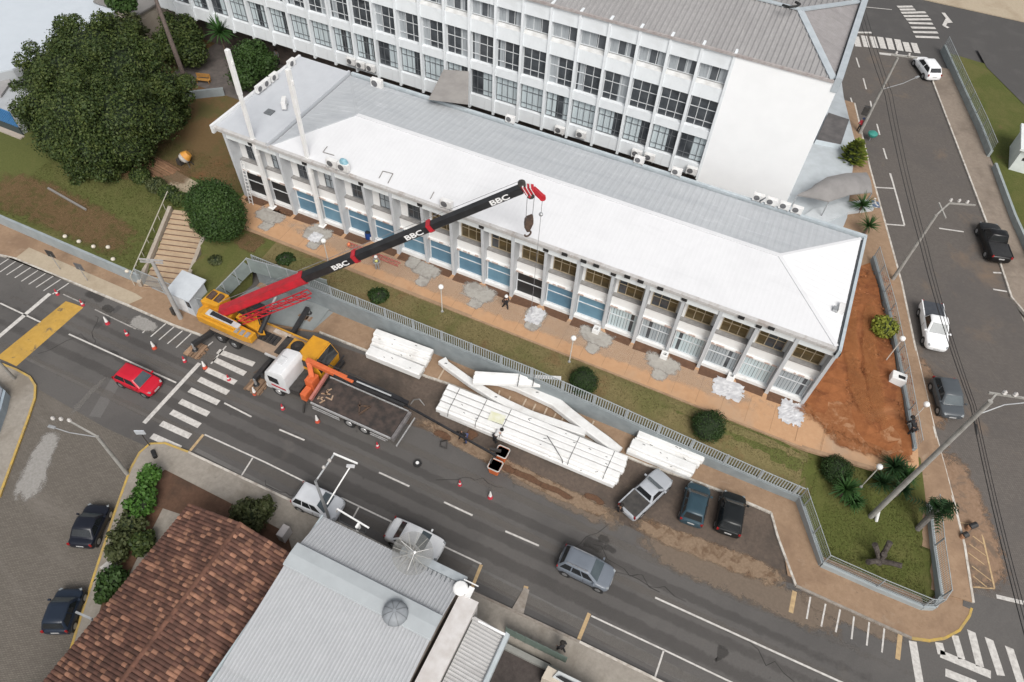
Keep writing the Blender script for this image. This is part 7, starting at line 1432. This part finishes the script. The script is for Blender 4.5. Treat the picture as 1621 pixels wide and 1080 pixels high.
# ---------------------------------------------------------------- street poles and lamps
def pole_top(px, py, base):
    best = None
    for k in range(600):
        z = base.z + 1 + k * .025; q = project(Vector((base.x, base.y, z))); e = math.hypot(q[0] - px, q[1] - py)
        if best is None or e < best[0]: best = (e, z)
    return best[1]
def pix_z(px, py, base, h):  # point at height h on that pixel
    return P(px, py, h)
def lamp_head(p, d, parent, m=None):
    d = Vector(d); d.z = 0; d.normalize(); B().cbox(p, d, .5, .2, .11).build('lamp_head', m or steel, parent, bevel=.03); B().cbox(p - Vector((0, 0, .075)), d, .38, .15, .03).build('lens', globe_m, parent)
ins_m = mk('insulator', (.5, .48, .46), (.4, .38, .36), 6, .4)
def power_pole(label, base, top, arms, lamps, r=.16, m=None, ins=()):
    t = thing('street_pole', label, 'pole', base, 0, 'street light and power poles'); B().tube(base - Vector((0, 0, .2)), top, r, r * .68, 12).build('shaft', m or concrete, t)
    for a, b_ in arms: B().beam(a, b_, .1, .12).build('crossarm', m or concrete, t)
    for p in ins: ob = B().lathe([(.1, 0), (.13, .1), (.06, .16), (.12, .22), (.03, .32)], 10, p).build('insulator', ins_m, t)
    for pts in lamps: B().path(pts, .035, 7).build('lamp_arm', steel, t); lamp_head(pts[-1], pts[-1] - pts[-2], t, globe_m if 0 else None)
    return t
# big leaning-looking pole at the right corner
b0 = at(1378, 818); z_ = pole_top(1565, 632, b0); tp = Vector((b0.x, b0.y, z_)); ca = Vector((b0.x, b0.y, z_ - .5))
A1 = P(1565, 622, z_ + .1); A2 = P(1625, 631, z_ + .1)
power_pole('long concrete power pole at the corner lawn with crossarm and lamp over the right street', b0, tp, [(A1, A2), (tp - Vector((0, 0, .1)), A1.lerp(A2, .2))], [[Vector((b0.x, b0.y, z_ - 1.4)), P(1590, 641, z_ - .9), P(1630, 637, z_ - .8)]], .2, ins=[P(1588, 624, z_ + .15), P(1605, 627, z_ + .15)])
pt = thing('pole_stub', 'short white-painted post at the foot of the long pole', 'post', at(1387, 825)); c = at(1387, 825); B().tube(c, P(1391, 808, c.z + 1.1), .12, n=10).build('post', white_dirty, pt)
# second pole by the right kerb
b1 = at(1412, 444); z_ = pole_top(1488, 345, b1); tp = Vector((b1.x, b1.y, z_))
power_pole('concrete power pole by the kerb next to the red soil yard', b1, tp, [(P(1486, 321, z_ + .4), P(1497, 346, z_)), (P(1503, 322, z_ + .5), P(1544, 325, z_ + .5)), (tp, P(1503, 322, z_ + .5))], [], .17, ins=[P(1504, 319, z_ + .55), P(1517, 320, z_ + .55), P(1530, 322, z_ + .55)])
# third pole near the golden conifer
b2 = at(1360, 213); z_ = pole_top(1428, 95, b2); tp = Vector((b2.x, b2.y, z_)); zm = pole_top(1402, 145, b2)
power_pole('concrete power pole further up the right street with transformer box and long lamp arm', b2, tp, [(P(1411, 87, z_), P(1452, 92, z_))], [[Vector((b2.x, b2.y, zm)), P(1430, 132, zm + .3), P(1452, 122, zm + .5)]], .17, ins=[P(1418, 86, z_ + .1), P(1438, 89, z_ + .1)])
tz = pole_top(1376, 178, b2); B().box(b2.x - .75, b2.y - .1, tz - .4, b2.x - .2, b2.y + .3, tz + .5).build('transformer', dk, [o for o in COL.objects if o.name.startswith('street_pole')][-1])
# side street lamp on the left
b3 = at(203, 752); z_ = pole_top(148, 695, b3); tp = Vector((b3.x, b3.y, z_))
power_pole('pale street lamp pole on the side street corner with one long arm', b3, tp, [(tp, P(112, 668, z_ + .6)), ], [[tp - Vector((0, 0, .1)), P(110, 685, z_ + .4), P(82, 676, z_ + .6)]], .15, ins=[P(85, 664, z_ + .6), P(98, 665, z_ + .6), P(111, 667, z_ + .6)])
# pole beside the ticket booth
b4 = at(287, 506); z_ = pole_top(237, 415, b4); tp = Vector((b4.x, b4.y, z_))
power_pole('grey power pole with wooden crossarm in front of the stone stairs', b4, tp, [(P(220, 410, z_), P(258, 413, z_)), (P(222, 414, z_ - .3), P(258, 417, z_ - .3))], [], .2, m=mk('pole_grey', (.30, .29, .28), (.36, .35, .34), 3, .8))
tag(B().beam(at(278, 500) + Vector((0, 0, .2)), at(278, 500) + Vector((0, 0, 1.0)), .3, .3).build('utility_box', dk), 'dark utility box at the foot of the pole by the booth', 'box')
# twin arm lamp over the silver SUV (stands behind the metal roof)
b5 = at(521, 838); zt = pole_top(508, 765, b5) ; j = P(505, 755, 7.0)
b5 = at(524, 828); t = power_pole('grey twin arm street lamp standing beside the silver SUV', b5, Vector((b5.x, b5.y, 6.2)), [], [], .12, m=mk('lamp_post_grey', (.40, .41, .42), (.33, .34, .35), 3, .5, .3))
B().path([Vector((b5.x, b5.y, 6.2)), P(503, 757, 8.0), P(529, 719, 9.0)], .06, 8).build('lamp_arm', MATS['lamp_post_grey'], t); B().beam(P(528, 718, 9.0), P(566, 734, 9.0), .1, .08).build('crossarm', white_steel, t); q = P(555, 738, 9.0); B().path([P(518, 798, 6.6), P(535, 770, 8), q], .045, 7).build('lamp_arm', white_steel, t); lamp_head(q, Vector((1, .4, 0)), t, mk('lamp_grey', (.55, .55, .56), None, 4, .4))
for p in ((513, 741), (522, 730)): B().lathe([(.1, 0), (.12, .12), (.04, .25)], 10, P(*p, 8.7)).build('insulator', ins_m, t)
a, b_ = P(534, 806, 5.5), P(584, 836, 5.5); sg = thing('service_rail', 'white horizontal bar with bracket at the metal roof front edge', 'bar', a); B().beam(a, b_, .09, .09).build('bar', white_steel, sg); B().path([P(538, 818, 5.3), P(537, 824, 5.3), P(578, 844, 5.3), P(580, 838, 5.3)], .06, 6).build('bracket', dark, sg); B().box(a.x + 1.6, a.y - .5, 4.9, a.x + 1.75, a.y - .2, 5.5).build('arm', white_steel, sg); B().beam(a + Vector((-.4, .2, -1.2)), a, .08, .08).build('arm', white_steel, sg)
# lower-left pole bits
b6 = at(24, 601); t = power_pole('short pale lamp post at the left corner pavement', b6, P(-2, 572, 3.2), [], [], .12)
t = thing('street_pole', 'stub of a lamp arm over the lower dark blue car', 'pole', P(144, 980, 0), 0, 'street light and power poles'); a, b_ = P(120, 969, 3.4), P(143, 979, 3.4); B().tube(Vector((b_.x, b_.y, 0)), Vector((b_.x, b_.y, 3.4)), .07, n=8).build('shaft', steel, t); B().beam(b_, a, .12, .1).build('lamp_arm', steel, t)
# globe lamps
gl = thing('globe_lamp', 'x', 'lamp', (0, 0, 0), 0, 'white globe lamps on thin posts'); B().tube((0, 0, 0), (0, 0, 2.75), .045, .04, 8).build('post', mk('post_cream', (.6, .57, .52), None, 4, .5), gl, local=True); B().lathe([(.1, 2.72), (.12, 2.8)], 10).build('collar', steel, gl, local=True); B().sphere((0, 0, 2.99), .22, 18, 12).build('globe', globe_m, gl, local=True, smooth=True); B().lathe([(.14, 0), (.1, .08)], 10).build('base', steel, gl, local=True)
first = True
for px, py, tx, ty, l in [(701, 493, 698, 454, 'globe lamp on the walkway edge near the crane boom tip'), (518, 408, 512, 381, 'globe lamp half hidden by the crane boom near the second white column'), (902, 572, 908, 535, 'globe lamp on the lawn edge above the curved white beam'), (1367, 748, 1403, 728, 'globe lamp above the dark rosette palms at the corner'), (1463, 690, 1467, 640, 'globe lamp on the right pavement beside the dark grey hatchback'), (1441, 640, 1429, 536, 'globe lamp on the right pavement near the yellow-green bush')]:
    g = Vector(P(tx, ty, ZB + 3.0)); g.z = T(g.x, g.y)
    if px == 1463 or px == 1441: 
        for _ in range(8): g = P(tx, ty, T(g.x, g.y) + 3.0); 
        g.z = T(g.x, g.y)
    if first: gl.location = g; gl['label'] = l; first = False
    else: copy_tree(gl, loc=g, label=l)
# overhead cables along the right street
cab_m = mk('cable_black', (.02, .02, .02), None, 4, .6)
def cable(label, pts, r=.022, sag=.35):
    V = []
    for a, b_ in zip(pts[:-1], pts[1:]):
        for k in range(10): f = k / 10; p = a.lerp(b_, f); p.z -= sag * 4 * f * (1 - f); V.append(p)
    V.append(pts[-1]); tag(B().path(V, r, 5).build('overhead_cable', cab_m), label, 'cable', 'overhead cables along the right street')
hc = 6.6 + ZB
for i, (dx, l) in enumerate([(-.22, 'left black cable over the right street'), (0, 'middle black cable over the right street'), (.2, 'right black cable over the right street')]):
    cable(l, [P(1352 + dx * 30, -30, hc), P(1407 + dx * 28, 150, hc), P(1463 + dx * 26, 390, hc), P(1541 + dx * 20, 643, hc - .5), P(1650 + dx * 30, 1085, hc - .5)], .03 if i == 0 else .022, .25)
tag(B().path([P(1541, 660, hc - 1), P(1546, 688, hc - 1.2), P(1545, 672, hc - 1)], .06).build('cable_joint', cab_m), 'black cable joint hanging by the long power pole', 'cable')
# street signs
for i, (b_, t_, l) in enumerate([((97, 429), (79, 402), 'small dark square sign on a thin post before the blue-grey wall, the left one'), ((140, 447), (124, 423), 'small grey square sign on a thin post before the blue-grey wall, the right one')]):
    p = at(*b_); z = pole_top(*t_, p); t = thing('road_sign', l, 'sign', p, 0, 'square road signs'); B().tube(p, (p.x, p.y, z), .03).build('post', steel, t); B().cbox((p.x, p.y, z), (1, .15, 0), .75, .04, .75).build('plate', dk if i == 0 else mk('sign_back', (.12, .12, .125), None, 4, .5), t)
p = at(238, 707); t = thing('traffic_mirror', 'round convex mirror on a post at the side street corner', 'mirror', p); B().tube(p, p + Vector((0, 0, 2.0)), .04).build('post', dk, t); B().cbox(p + Vector((0, -.02, 2.05)), (.6, .3, 0), .7, .08, .5, ).build('mirror_disc', mk('mirror_pale', (.5, .53, .56), None, 4, .2), t, bevel=.03)
p = at(246, 722); tag(B().cbox(p + Vector((0, 0, .25)), (1, -.6, 0), .7, .3, .4).build('rubbish_bag', dark, bevel=.1), 'black rubbish bag on the side street corner pavement', 'bag')
# ---------------------------------------------------------------- traffic cones
cone_o = mk('cone_orange', (.60, .10, .05), (.5, .07, .04), 6, .5); cone_r = mk('cone_red', (.52, .04, .06), (.45, .03, .05), 6, .5); cone_w = mk('cone_band', (.78, .76, .74), None, 6, .4)
def mkcone(col, big):
    s = 1.25 if big else 1.0; t = thing('traffic_cone', 'orange traffic cone on the street', 'cone', (0, 0, 0), 0, 'traffic cones'); B().box(-.2 * s, -.2 * s, 0, .2 * s, .2 * s, .04).build('base', col, t, local=True); B().lathe([(.16 * s, .04), (.11 * s, .27 * s)], 14).build('cone_body', col, t, local=True); B().lathe([(.11 * s, .27 * s + .001), (.085 * s, .42 * s)], 14).build('band', cone_w, t, local=True); B().lathe([(.085 * s, .42 * s + .001), (.035 * s, .72 * s)], 14).build('cone_tip', col if not big else cone_w, t, local=True); return t
pc = {(c, b): mkcone(c_, b) for c, c_ in (('o', cone_o), ('r', cone_r)) for b in (0, 1)}; usedc = set()
for px, py, c, b, l in [(92, 467, 'r', 0, 'traffic cone lying by the kerb above the yellow hump'), (132, 484, 'r', 0, 'traffic cone at the right end of the yellow hump'), (171, 513, 'r', 1, 'red and white cone beyond the yellow hump, nearest the stained asphalt'), (202, 531, 'r', 0, 'small red cone left of the white-topped cone near the hatch lines'), (245, 552, 'o', 1, 'white-topped cone above the red car'), (293, 573, 'r', 0, 'small red cone just above the stop line'), (325, 583, 'o', 1, 'white-topped cone at the timber pad on the zebra crossing'), (363, 602, 'r', 0, 'small red cone on the zebra crossing bars'), (404, 624, 'o', 1, 'orange cone with white top beside the white truck cab'), (448, 648, 'r', 0, 'small red cone below the white truck cab wheel'), (503, 668, 'o', 1, 'orange cone with white bands in front of the flatbed wheels'), (598, 708, 'r', 0, 'small red cone behind the flatbed tail'), (728, 768, 'r', 0, 'small red cone alone in the lane below the buckets'), (776, 788, 'r', 1, 'red cone with white band nearest the centre line below the buckets')]:
    p = at(px, py); k = (c, b); 
    if k not in usedc: usedc.add(k); pc[k].location = p; pc[k]['label'] = l
    else: copy_tree(pc[k], loc=p, label=l, rz=random.uniform(0, 1))
b = P(661, 735, .012); t = thing('road_bollard', 'black and white tyre-like ring lying in the lane', 'tyre', b); B().lathe([(.28, 0), (.32, .1), (.28, .22), (.14, .22)], 16).build('ring', rubber, t, local=True); B().lathe([(.14, .2), (.12, .26)], 12).build('cap', white_steel, t, local=True)
t = thing('frame_stand', 'bent dark metal frame standing on the street by the sand', 'frame', P(703, 705, 0)); B().path([P(698, 699, .1), P(697, 707, .1), P(707, 711, .1), P(708, 697, .6), P(698, 699, .1)], .045).build('frame', dk, t)
tag(B().path([P(672, 642, .4), P(664, 632, .9), P(655, 633, .5), P(650, 640, .1)], .05).build('bent_pipe', MATS['rod_grey']), 'bent pale pipe standing at the flatbed corner', 'pipe')
# ---------------------------------------------------------------- people
skin_m = mk('skin', (.36, .2, .13), (.3, .16, .1), 5, .6)
def skinned(name, pts, edges, radii, mat, parent, root=0, sub=1):
    me = bpy.data.meshes.new(name); me.from_pydata(pts, edges, []); me.materials.append(mat); o = link(name, me, parent); sv = None
    m_ = o.modifiers.new('skin', 'SKIN'); m_.use_smooth_shade = True
    if not me.skin_vertices: me.attributes.new
    if len(me.skin_vertices) == 0:
        bm = bmesh.new(); bm.from_mesh(me); bm.verts.layers.skin.verify(); bm.to_mesh(me); bm.free()
    for v, r_ in zip(me.skin_vertices[0].data, radii): v.radius = (r_, r_)
    me.skin_vertices[0].data[root].use_root = True
    s_ = o.modifiers.new('sub', 'SUBSURF'); s_.levels = sub; s_.render_levels = sub; dg = bpy.context.evaluated_depsgraph_get(); dg.update(); m2 = bpy.data.meshes.new_from_object(o.evaluated_get(dg)); o.modifiers.clear(); o.data = m2; bpy.data.meshes.remove(me); return o
def person(label, pix, rz, top, legs, hat=None, pose='stand', s=1.0, loc=None, vest=None):
    loc = loc or at(*pix); t = thing('person', label, 'person', loc, rz); t.scale = (s, s, s)
    hp, ch_, nk, hd_ = (0, 0, .92), (.02, 0, 1.28), (.02, 0, 1.47), (.04, 0, 1.64)
    la, lb_, ra, rb_ = (0, .1, .5), (-.02, .12, .06), (.02, -.1, .5), (.0, -.12, .06)
    le, lh, re, rh = (.0, .25, 1.12), (.12, .26, .88), (.02, -.25, 1.12), (.15, -.24, .9); sl_, sr = (.02, .19, 1.42), (.02, -.19, 1.42)
    if pose == 'stride': la, lb_, ra, rb_ = (.14, .1, .5), (.2, .11, .06), (-.1, -.1, .5), (-.3, -.11, .1); re, rh = (-.12, -.25, 1.15), (-.05, -.27, .9); lh = (.28, .2, 1.02)
    if pose == 'bend': ch_, nk, hd_ = (.3, 0, 1.12), (.46, 0, 1.2), (.62, 0, 1.22); sl_, sr = (.4, .19, 1.2), (.4, -.19, 1.2); le, lh, re, rh = (.45, .24, .9), (.55, .2, .65), (.45, -.24, .9), (.55, -.2, .65)
    if pose == 'sit': hp = (0, 0, .5); ch_, nk, hd_ = (.02, 0, .86), (.03, 0, 1.04), (.06, 0, 1.22); la, lb_, ra, rb_ = (.42, .12, .48), (.46, .13, .06), (.42, -.12, .48), (.46, -.13, .06); sl_, sr = (.02, .19, 1.0), (.02, -.19, 1.0); le, lh, re, rh = (.1, .25, .74), (.32, .2, .62), (.1, -.25, .74), (.32, -.2, .62)
    hl, hr_ = (hp[0], .09, hp[2] - .04), (hp[0], -.09, hp[2] - .04)
    fl_, fr2 = (lb_[0] + .18, lb_[1], .04), (rb_[0] + .18, rb_[1], .04)
    P_ = [hp, ch_, nk, hd_, hl, la, lb_, fl_, hr_, ra, rb_, fr2, sl_, le, lh, sr, re, rh]
    E_ = [(0, 1), (1, 2), (2, 3), (0, 4), (4, 5), (5, 6), (6, 7), (0, 8), (8, 9), (9, 10), (10, 11), (1, 12), (12, 13), (13, 14), (1, 15), (15, 16), (16, 17)]
    skinned('body', P_, E_, [.12, .13, .06, .1, .075, .055, .042, .04, .075, .055, .042, .04, .06, .042, .036, .06, .042, .036], skin_m, t)
    skinned('jacket', [hp, ch_, (nk[0], nk[1], nk[2] - .03), sl_, le, tuple(mix(a, c, .8) for a, c in zip(le, lh)), sr, re, tuple(mix(a, c, .8) for a, c in zip(re, rh))], [(0, 1), (1, 2), (1, 3), (3, 4), (4, 5), (1, 6), (6, 7), (7, 8)], [.15, .165, .08, .085, .065, .05, .085, .065, .05], top, t)
    if vest: skinned('vest', [(hp[0], 0, hp[2] + .1), ch_, tuple(mix(a, c, .7) for a, c in zip(ch_, nk))], [(0, 1), (1, 2)], [.175, .19, .12], vest, t)
    skinned('trousers', [hp, hl, la, lb_, hr_, ra, rb_], [(0, 1), (1, 2), (2, 3), (0, 4), (4, 5), (5, 6)], [.145, .1, .075, .062, .1, .075, .062], legs, t)
    for f in (lb_, rb_): B().cbox((f[0] + .08, f[1], .05), (1, 0, 0), .28, .11, .1).build('shoe', dark, t, local=True, bevel=.02)
    if hat: B().lathe([(.155, -.0), (.15, .05), (.1, .12), (.02, .14)], 14, (hd_[0], hd_[1], hd_[2] + .02)).build('helmet' if hat is cone_w or hat is white_steel else 'hair', hat, t, local=True, smooth=40)
    return t
blk = mk('cloth_black', (.012, .012, .014), (.02, .02, .023), 5, .85); gry = mk('cloth_grey', (.22, .22, .22), (.3, .3, .3), 5, .85); blu = mk('cloth_blue', (.05, .07, .16), (.07, .09, .2), 5, .85); hiv = mk('hi_vis', (.62, .62, .12), (.7, .7, .3), 5, .7); hairm = mk('hair_dark', (.015, .012, .01), None, 5, .7); redc = mk('cloth_red', (.45, .03, .05), None, 5, .8)
person('worker in yellow high visibility vest and white helmet below the crane boom', (598, 428), R(-60), gry, gry, white_steel, vest=hiv); person('man all in black with white cap striding on the orange walkway', (800, 490), R(-30), blk, blk, white_steel, 'stride')
person('man in dark jacket and blue trousers bent over by the long black boom', (738, 700), R(200), blk, blu, hairm, 'bend'); person('worker in white and black leaning at the edge of the big beam pile', (783, 700), R(60), mk('cloth_white', (.6, .6, .6), None, 5, .8), blk, hairm, 'bend'); person('person in black crouching behind the silver pickup', (979, 812), R(40), blk, blk, hairm, 'sit')
person('person in black standing on the south pavement near the green fence', (887, 1030), R(160), blk, blk, hairm, 'stride'); person('person in pale shirt and black trousers in the passage behind the left roof', None, R(-90), gry, blk, hairm, loc=P(441, 101, ZB + .1))
person('person in red jacket and blue cap beside the third power pole', (1357, 210), R(90), redc, blk, blu); person('person in dark clothes with bag at the dirt yard fence corner', (1437, 690), R(120), blk, blk, hairm, 'bend', 1.15)
# low dark tree guards at the right kerb
for i, (px, py, tx, ty, l) in enumerate([(1520, 852, 1532, 845, 'rusty round kerb bollard with black top, the lower one'), (1530, 838, 1546, 830, 'black elongated kerb bollard, the upper one')]):
    p = at(px, py); t = thing('bollard', l, 'bollard', p, 0, 'kerb bollards'); b_ = P(tx, ty, p.z + .5); B().tube(p, p + Vector((0, 0, .45)), .17, .15, 12).build('post', mk('rust_post', (.3, .16, .09), None, 4, .8), t); B().tube(p + Vector((0, 0, .4)), b_, .2, .2, 12).build('cap', trim, t)
# ---------------------------------------------------------------- smaller things
p = at(298, 262); t = thing('cement_mixer', 'yellow and grey cement mixer on the path by the stacked boards', 'cement mixer', p); dd = Vector((.5, .6, .55)).normalized(); c = p + Vector((0, 0, 1.0)); B().loft([[c + dd * k + (dd.orthogonal().normalized() * math.cos(a_) + dd.cross(dd.orthogonal().normalized()) * math.sin(a_)) * r_ for a_ in [6.283 * i / 16 for i in range(16)]] for k, r_ in ((-.5, .25), (-.3, .5), (.0, .55), (.02, .56))]).build('drum', mk('mixer_grey', (.5, .48, .45), (.38, .36, .33), 4, .7), t, smooth=40); B().loft([[c + dd * k + (dd.orthogonal().normalized() * math.cos(a_) + dd.cross(dd.orthogonal().normalized()) * math.sin(a_)) * r_ for a_ in [6.283 * i / 16 for i in range(16)]] for k, r_ in ((.03, .56), (.35, .42), (.5, .34))]).build('drum_mouth', mk('mixer_orange', (.62, .30, .05), (.5, .22, .04), 4, .6), t, smooth=40)
fr = B(); [fr.beam(p + Vector((a_, b2, 0)), c + Vector((a_ * .3, b2 * .3, -.3)), .07, .07) for a_, b2 in ((-.5, -.3), (.5, -.3), (-.5, .3), (.5, .3))]; fr.box(p.x - .75, p.y - .55, p.z + .2, p.x - .3, p.y - .1, p.z + .8); fr.build('stand', dk, t)
for k, o_ in enumerate((-.18, .18)): B().tube(p + Vector((-.5, o_ - .03, .18)), p + Vector((-.5, o_ + .03, .18)), .18, n=12).build('wheel', rubber, t)
bw = mk('board_brown', (.19, .10, .055), (.26, .15, .085), 3, .9, detail=8, rand=.3)
bt_ = thing('board_stack', 'low stack of long brown boards beside the path', 'boards', at(248, 262)); a0 = at(215, 248); a1 = at(268, 278)
for k in range(9): off = Vector((.14, .24, 0)) * (k - 4); B().beam(a0 + off + Vector((random.uniform(-.2, .2), 0, .1 + .04 * (k % 2))), a1 + off + Vector((random.uniform(-.2, .2), 0, .1 + .04 * (k % 2))), .2, .05).build('board', bw, bt_)
bn = mk('bench_yellow', (.42, .22, .05), (.33, .17, .05), 4, .7); p = P(321, 125, ZB + .5); t = thing('bench', 'yellow-brown slatted bench on the small lawn by the garden wall', 'bench', (p.x, p.y, ZB), R(20))
for k in range(3): B().box(-.75, -.25 + .17 * k, .42, .75, -.12 + .17 * k, .46).build('seat_slat', bn, t, local=True); B().box(-.75, .28, .55 + .15 * k, .75, .32, .66 + .15 * k).build('back_slat', bn, t, local=True)
for x in (-.65, .65): B().box(x - .04, -.22, 0, x + .04, -.16, .42).box(x - .04, .24, 0, x + .04, .3, .95).build('leg', bn, t, local=True)
# blue barrel, ladder, plank, water tank and bits near the facade
p = at(584, 379); t = thing('barrel', 'blue plastic barrel against the facade', 'barrel', p); B().lathe([(.28, 0), (.3, .3), (.31, .35), (.3, .4), (.3, .65), (.27, .85)], 16).build('drum', mk('barrel_blue', (.01, .05, .22), None, 4, .4), t, local=True, smooth=40); B().lathe([(.24, .855), (.2, .87)], 14).build('lid', dark, t, local=True)
t = thing('ladder', 'pale ladder leaning against the dark left doorway', 'ladder', (-41.2, 36.6, ZB)); la_, lb2 = Vector((-41.2, 36.2, ZB + .1)), Vector((-41.35, 36.8, ZB + 4.4))
for s in (-.2, .2): B().beam(la_ + Vector((s, 0, 0)), lb2 + Vector((s, 0, 0)), .05, .08).build('rail', white_dirty, t)
for k in range(12): q = la_.lerp(lb2, (k + .5) / 12); B().beam(q - Vector((.18, 0, 0)), q + Vector((.18, 0, 0)), .04, .04).build('rung', white_dirty, t)
a, b_ = P(552, 387, ZB + .4), P(632, 419, ZB + .4); t = thing('lattice_mast', 'pinkish-red lattice mast lying on the orange walkway', 'mast', a); lm_ = B(); sd2 = Vector((0, 0, 1)).cross((b_ - a).normalized()) * .22
for u, z in ((-1, 0), (1, 0), (0, .3)): lm_.beam(a + sd2 * u + Vector((0, 0, z)), b_ + sd2 * u + Vector((0, 0, z)), .045, .045)
for k in range(14): p, q = a.lerp(b_, k / 14), a.lerp(b_, (k + 1) / 14); lm_.beam(p - sd2, q + sd2, .03, .03); lm_.beam(p + sd2, q + Vector((0, 0, .3)), .03, .03); lm_.beam(q - sd2, p + Vector((0, 0, .3)), .03, .03)
lm_.build('lattice', mk('mast_pink', (.5, .13, .11), (.4, .12, .1), 4, .7), t); B().sphere(P(552, 387, ZB + .6), .16, 10, 6).build('warning_lamp', mk('lamp_orange', (.7, .2, .08), None, 4, .4), t)
def crumple(px, py, sx, sy, seed, label):
    c = at(px, py); g = random.Random(seed); n = 15; bb = B(); gr = []
    for j in range(n):
        for i in range(n):
            u, v = (i / (n - 1) - .5) * 2, (j / (n - 1) - .5) * 2; rr = math.hypot(u, v); k = 1 / max(1, rr ** .4)
            gr.append((c.x + u * sx * k * g.uniform(.88, 1.1), c.y + v * sy * k * g.uniform(.88, 1.1), ZB + .13 + g.uniform(.01, .07) * max(.1, 1 - rr * .7)))
    bb.add(gr, [(j * n + i, j * n + i + 1, (j + 1) * n + i + 1, (j + 1) * n + i) for j in range(n - 1) for i in range(n - 1) if g.random() > (.35 if min(i, j, n - 2 - i, n - 2 - j) == 0 else 0)]); tag(bb.build('plastic_sheet', sheet_white, flip=False), label, 'sheet', 'crumpled white plastic sheets at the column feet')
crumple(847, 502, .75, .95, 1, 'crumpled white plastic sheet under the hanging crane rope'); crumple(1152, 618, 1.25, .95, 2, 'crumpled white plastic sheet at the third column foot from the right end'); crumple(1252, 655, 1.0, 1.15, 3, 'crumpled white plastic sheet at the right end of the facade'); crumple(500, 378, .6, .6, 5, 'small whitish sheet at the second standing column')
for i, (px, py, l) in enumerate([(943, 527, 'pale concrete socket block on the footing nearest the mid facade'), (1050, 567, 'pale concrete socket block on the grey footing left of the white sheet'), (1155, 601, 'pale socket block on the white sheet')]):
    c = at(px, py); t = thing('socket_block', l, 'block', (c.x, c.y, ZB + .1), 0, 'socket blocks at the column feet'); b = B().box(-.28, -.28, 0, -.14, .28, .45).box(.14, -.28, 0, .28, .28, .45).box(-.14, -.28, 0, .14, -.14, .45).box(-.14, .14, 0, .14, .28, .45); b.build('collar', white_dirty, t, local=True); B().box(-.139, -.139, .02, .139, .139, .05).build('hole', dark, t, local=True)
p = at(1416, 606); t = thing('concrete_block', 'white broken concrete block in the red soil yard by the wall', 'block', (p.x, p.y, p.z)); B().box(-.55, -.4, 0, .55, .4, .95).build('block', white_dirty, t, local=True, bevel=.07); B().box(-.1, -.25, .951, .4, .05, .97).build('hole', dark, t, local=True)
p = at(1376, 223); t = thing('waste_bin', 'round teal green litter bin beside the third power pole', 'bin', p); B().lathe([(.35, .6), (.48, .75), (.5, .95), (.3, 1.1), (.05, 1.15)], 16).build('bowl', mk('bin_teal', (.04, .24, .20), None, 4, .5), t, local=True, smooth=40); B().tube((0, 0, 0), (0, 0, .6), .05).build('post', steel, t, local=True)
p = Py(1129, 57, 57.2); t = thing('roof_debris', 'dark twisted object lying on the grey roof', 'debris', p); rr = random.Random(4)
for k in range(9): q = p + Vector((rr.uniform(-.6, .6), rr.uniform(-.4, .4), .1 + rr.uniform(0, .15))); B().cbox(q, (rr.uniform(-1, 1), rr.uniform(-1, 1), .2), .6, .22, .14).build('piece', mk('debris_green', (.02, .026, .024), (.035, .04, .038), 5, .8), t)
p = Py(1239, 8, 59.0); tag(B().path([p, p + Vector((.5, -.3, .1)), p + Vector((1.0, .1, .1)), p + Vector((1.2, .6, .1)), p + Vector((.8, .8, .1))], .1).build('rubber_hose', cab_m), 'dark curled hose on the grey roof near the hip', 'hose')
p = Py(1332, 490, 41.0); q0 = P(1331, 490, 9.9); t = thing('junction_box', 'white box bracket on the right roof edge', 'box', q0); B().cbox(q0 + Vector((0, 0, .1)), (0, 1, 0), .9, .4, .35).build('box', ac_body, t); B().cbox(q0 + Vector((-.4, -.3, .1)), (0, 1, 0), .4, .3, .3).build('bracket', steel, t)
a, b_ = P(1201, 320, 10.2), P(1212, 312, 10.2)
tag(B().path([P(1202, 320, 10.2), P(1212, 313, 11), P(1203, 318, 10.2)], .04).build('antenna', frame_grey), 'thin dark antenna rod behind the row of four air conditioners', 'antenna')
tag(B().beam(P(76, 298, ZB - .3), P(136, 332, ZB - .3), .16, .16).build('fallen_pole', MATS['rod_grey']), 'long thin grey pole lying on the left lawn', 'pole')
for i, (px, py) in enumerate([(104, 376), (126, 384), (149, 392), (172, 393), (180, 412), (202, 431)]):
    p = at(px, py); B_ = B(); B_.sphere((0, 0, .14), .2, 8, 5, .8); o = B_.build('white_stone', mk('stone_white', (.62, .58, .5), (.48, .43, .36), 4, .9), local=True, smooth=True); o.location = p; tag(o, 'white painted stone on the bare slope above the wall, %s from the left' % ['first', 'second', 'third', 'fourth', 'fifth', 'sixth'][i], 'stone', 'white stones in a row')
p = at(183, 892); tag(B().prism([(p.x - .5, p.y - .7), (p.x + .35, p.y - .8), (p.x + .4, p.y + .5), (p.x - .2, p.y + .7)], .14, .3).build('stone_slab', mk('slab_pale', (.5, .48, .45), None, 4, .8)), 'pale broken slab on the side pavement among the bushes', 'slab')
p = at(160, 780); tag(B().cbox(p + Vector((0, 0, .03)), (1, -.3, 0), .8, .2, .04).build('red_rag', mk('rag_red', (.28, .05, .04), None, 4, .9)), 'red rag lying on the cobbled side street', 'rag')
lime = mk_fade('lime_dust', (.40, .385, .365), (.30, .285, .265), 6, None, .75)
fade_strip('lime_spill', fl([(88, 675), (70, 715), (52, 755), (36, 800)]), (1.6, 2.8), lime, .02)
fade_strip('lime_spill', fl([(110, 660), (140, 625), (170, 595)]), (.8, .5), mk_fade('lime_track', (.24, .225, .21), (.2, .19, .175), 6, None, .45), .019)
fade_strip('cement_spill', fl([(205, 505), (225, 512), (250, 522)]), (1.8, 1.4), lime, .02)
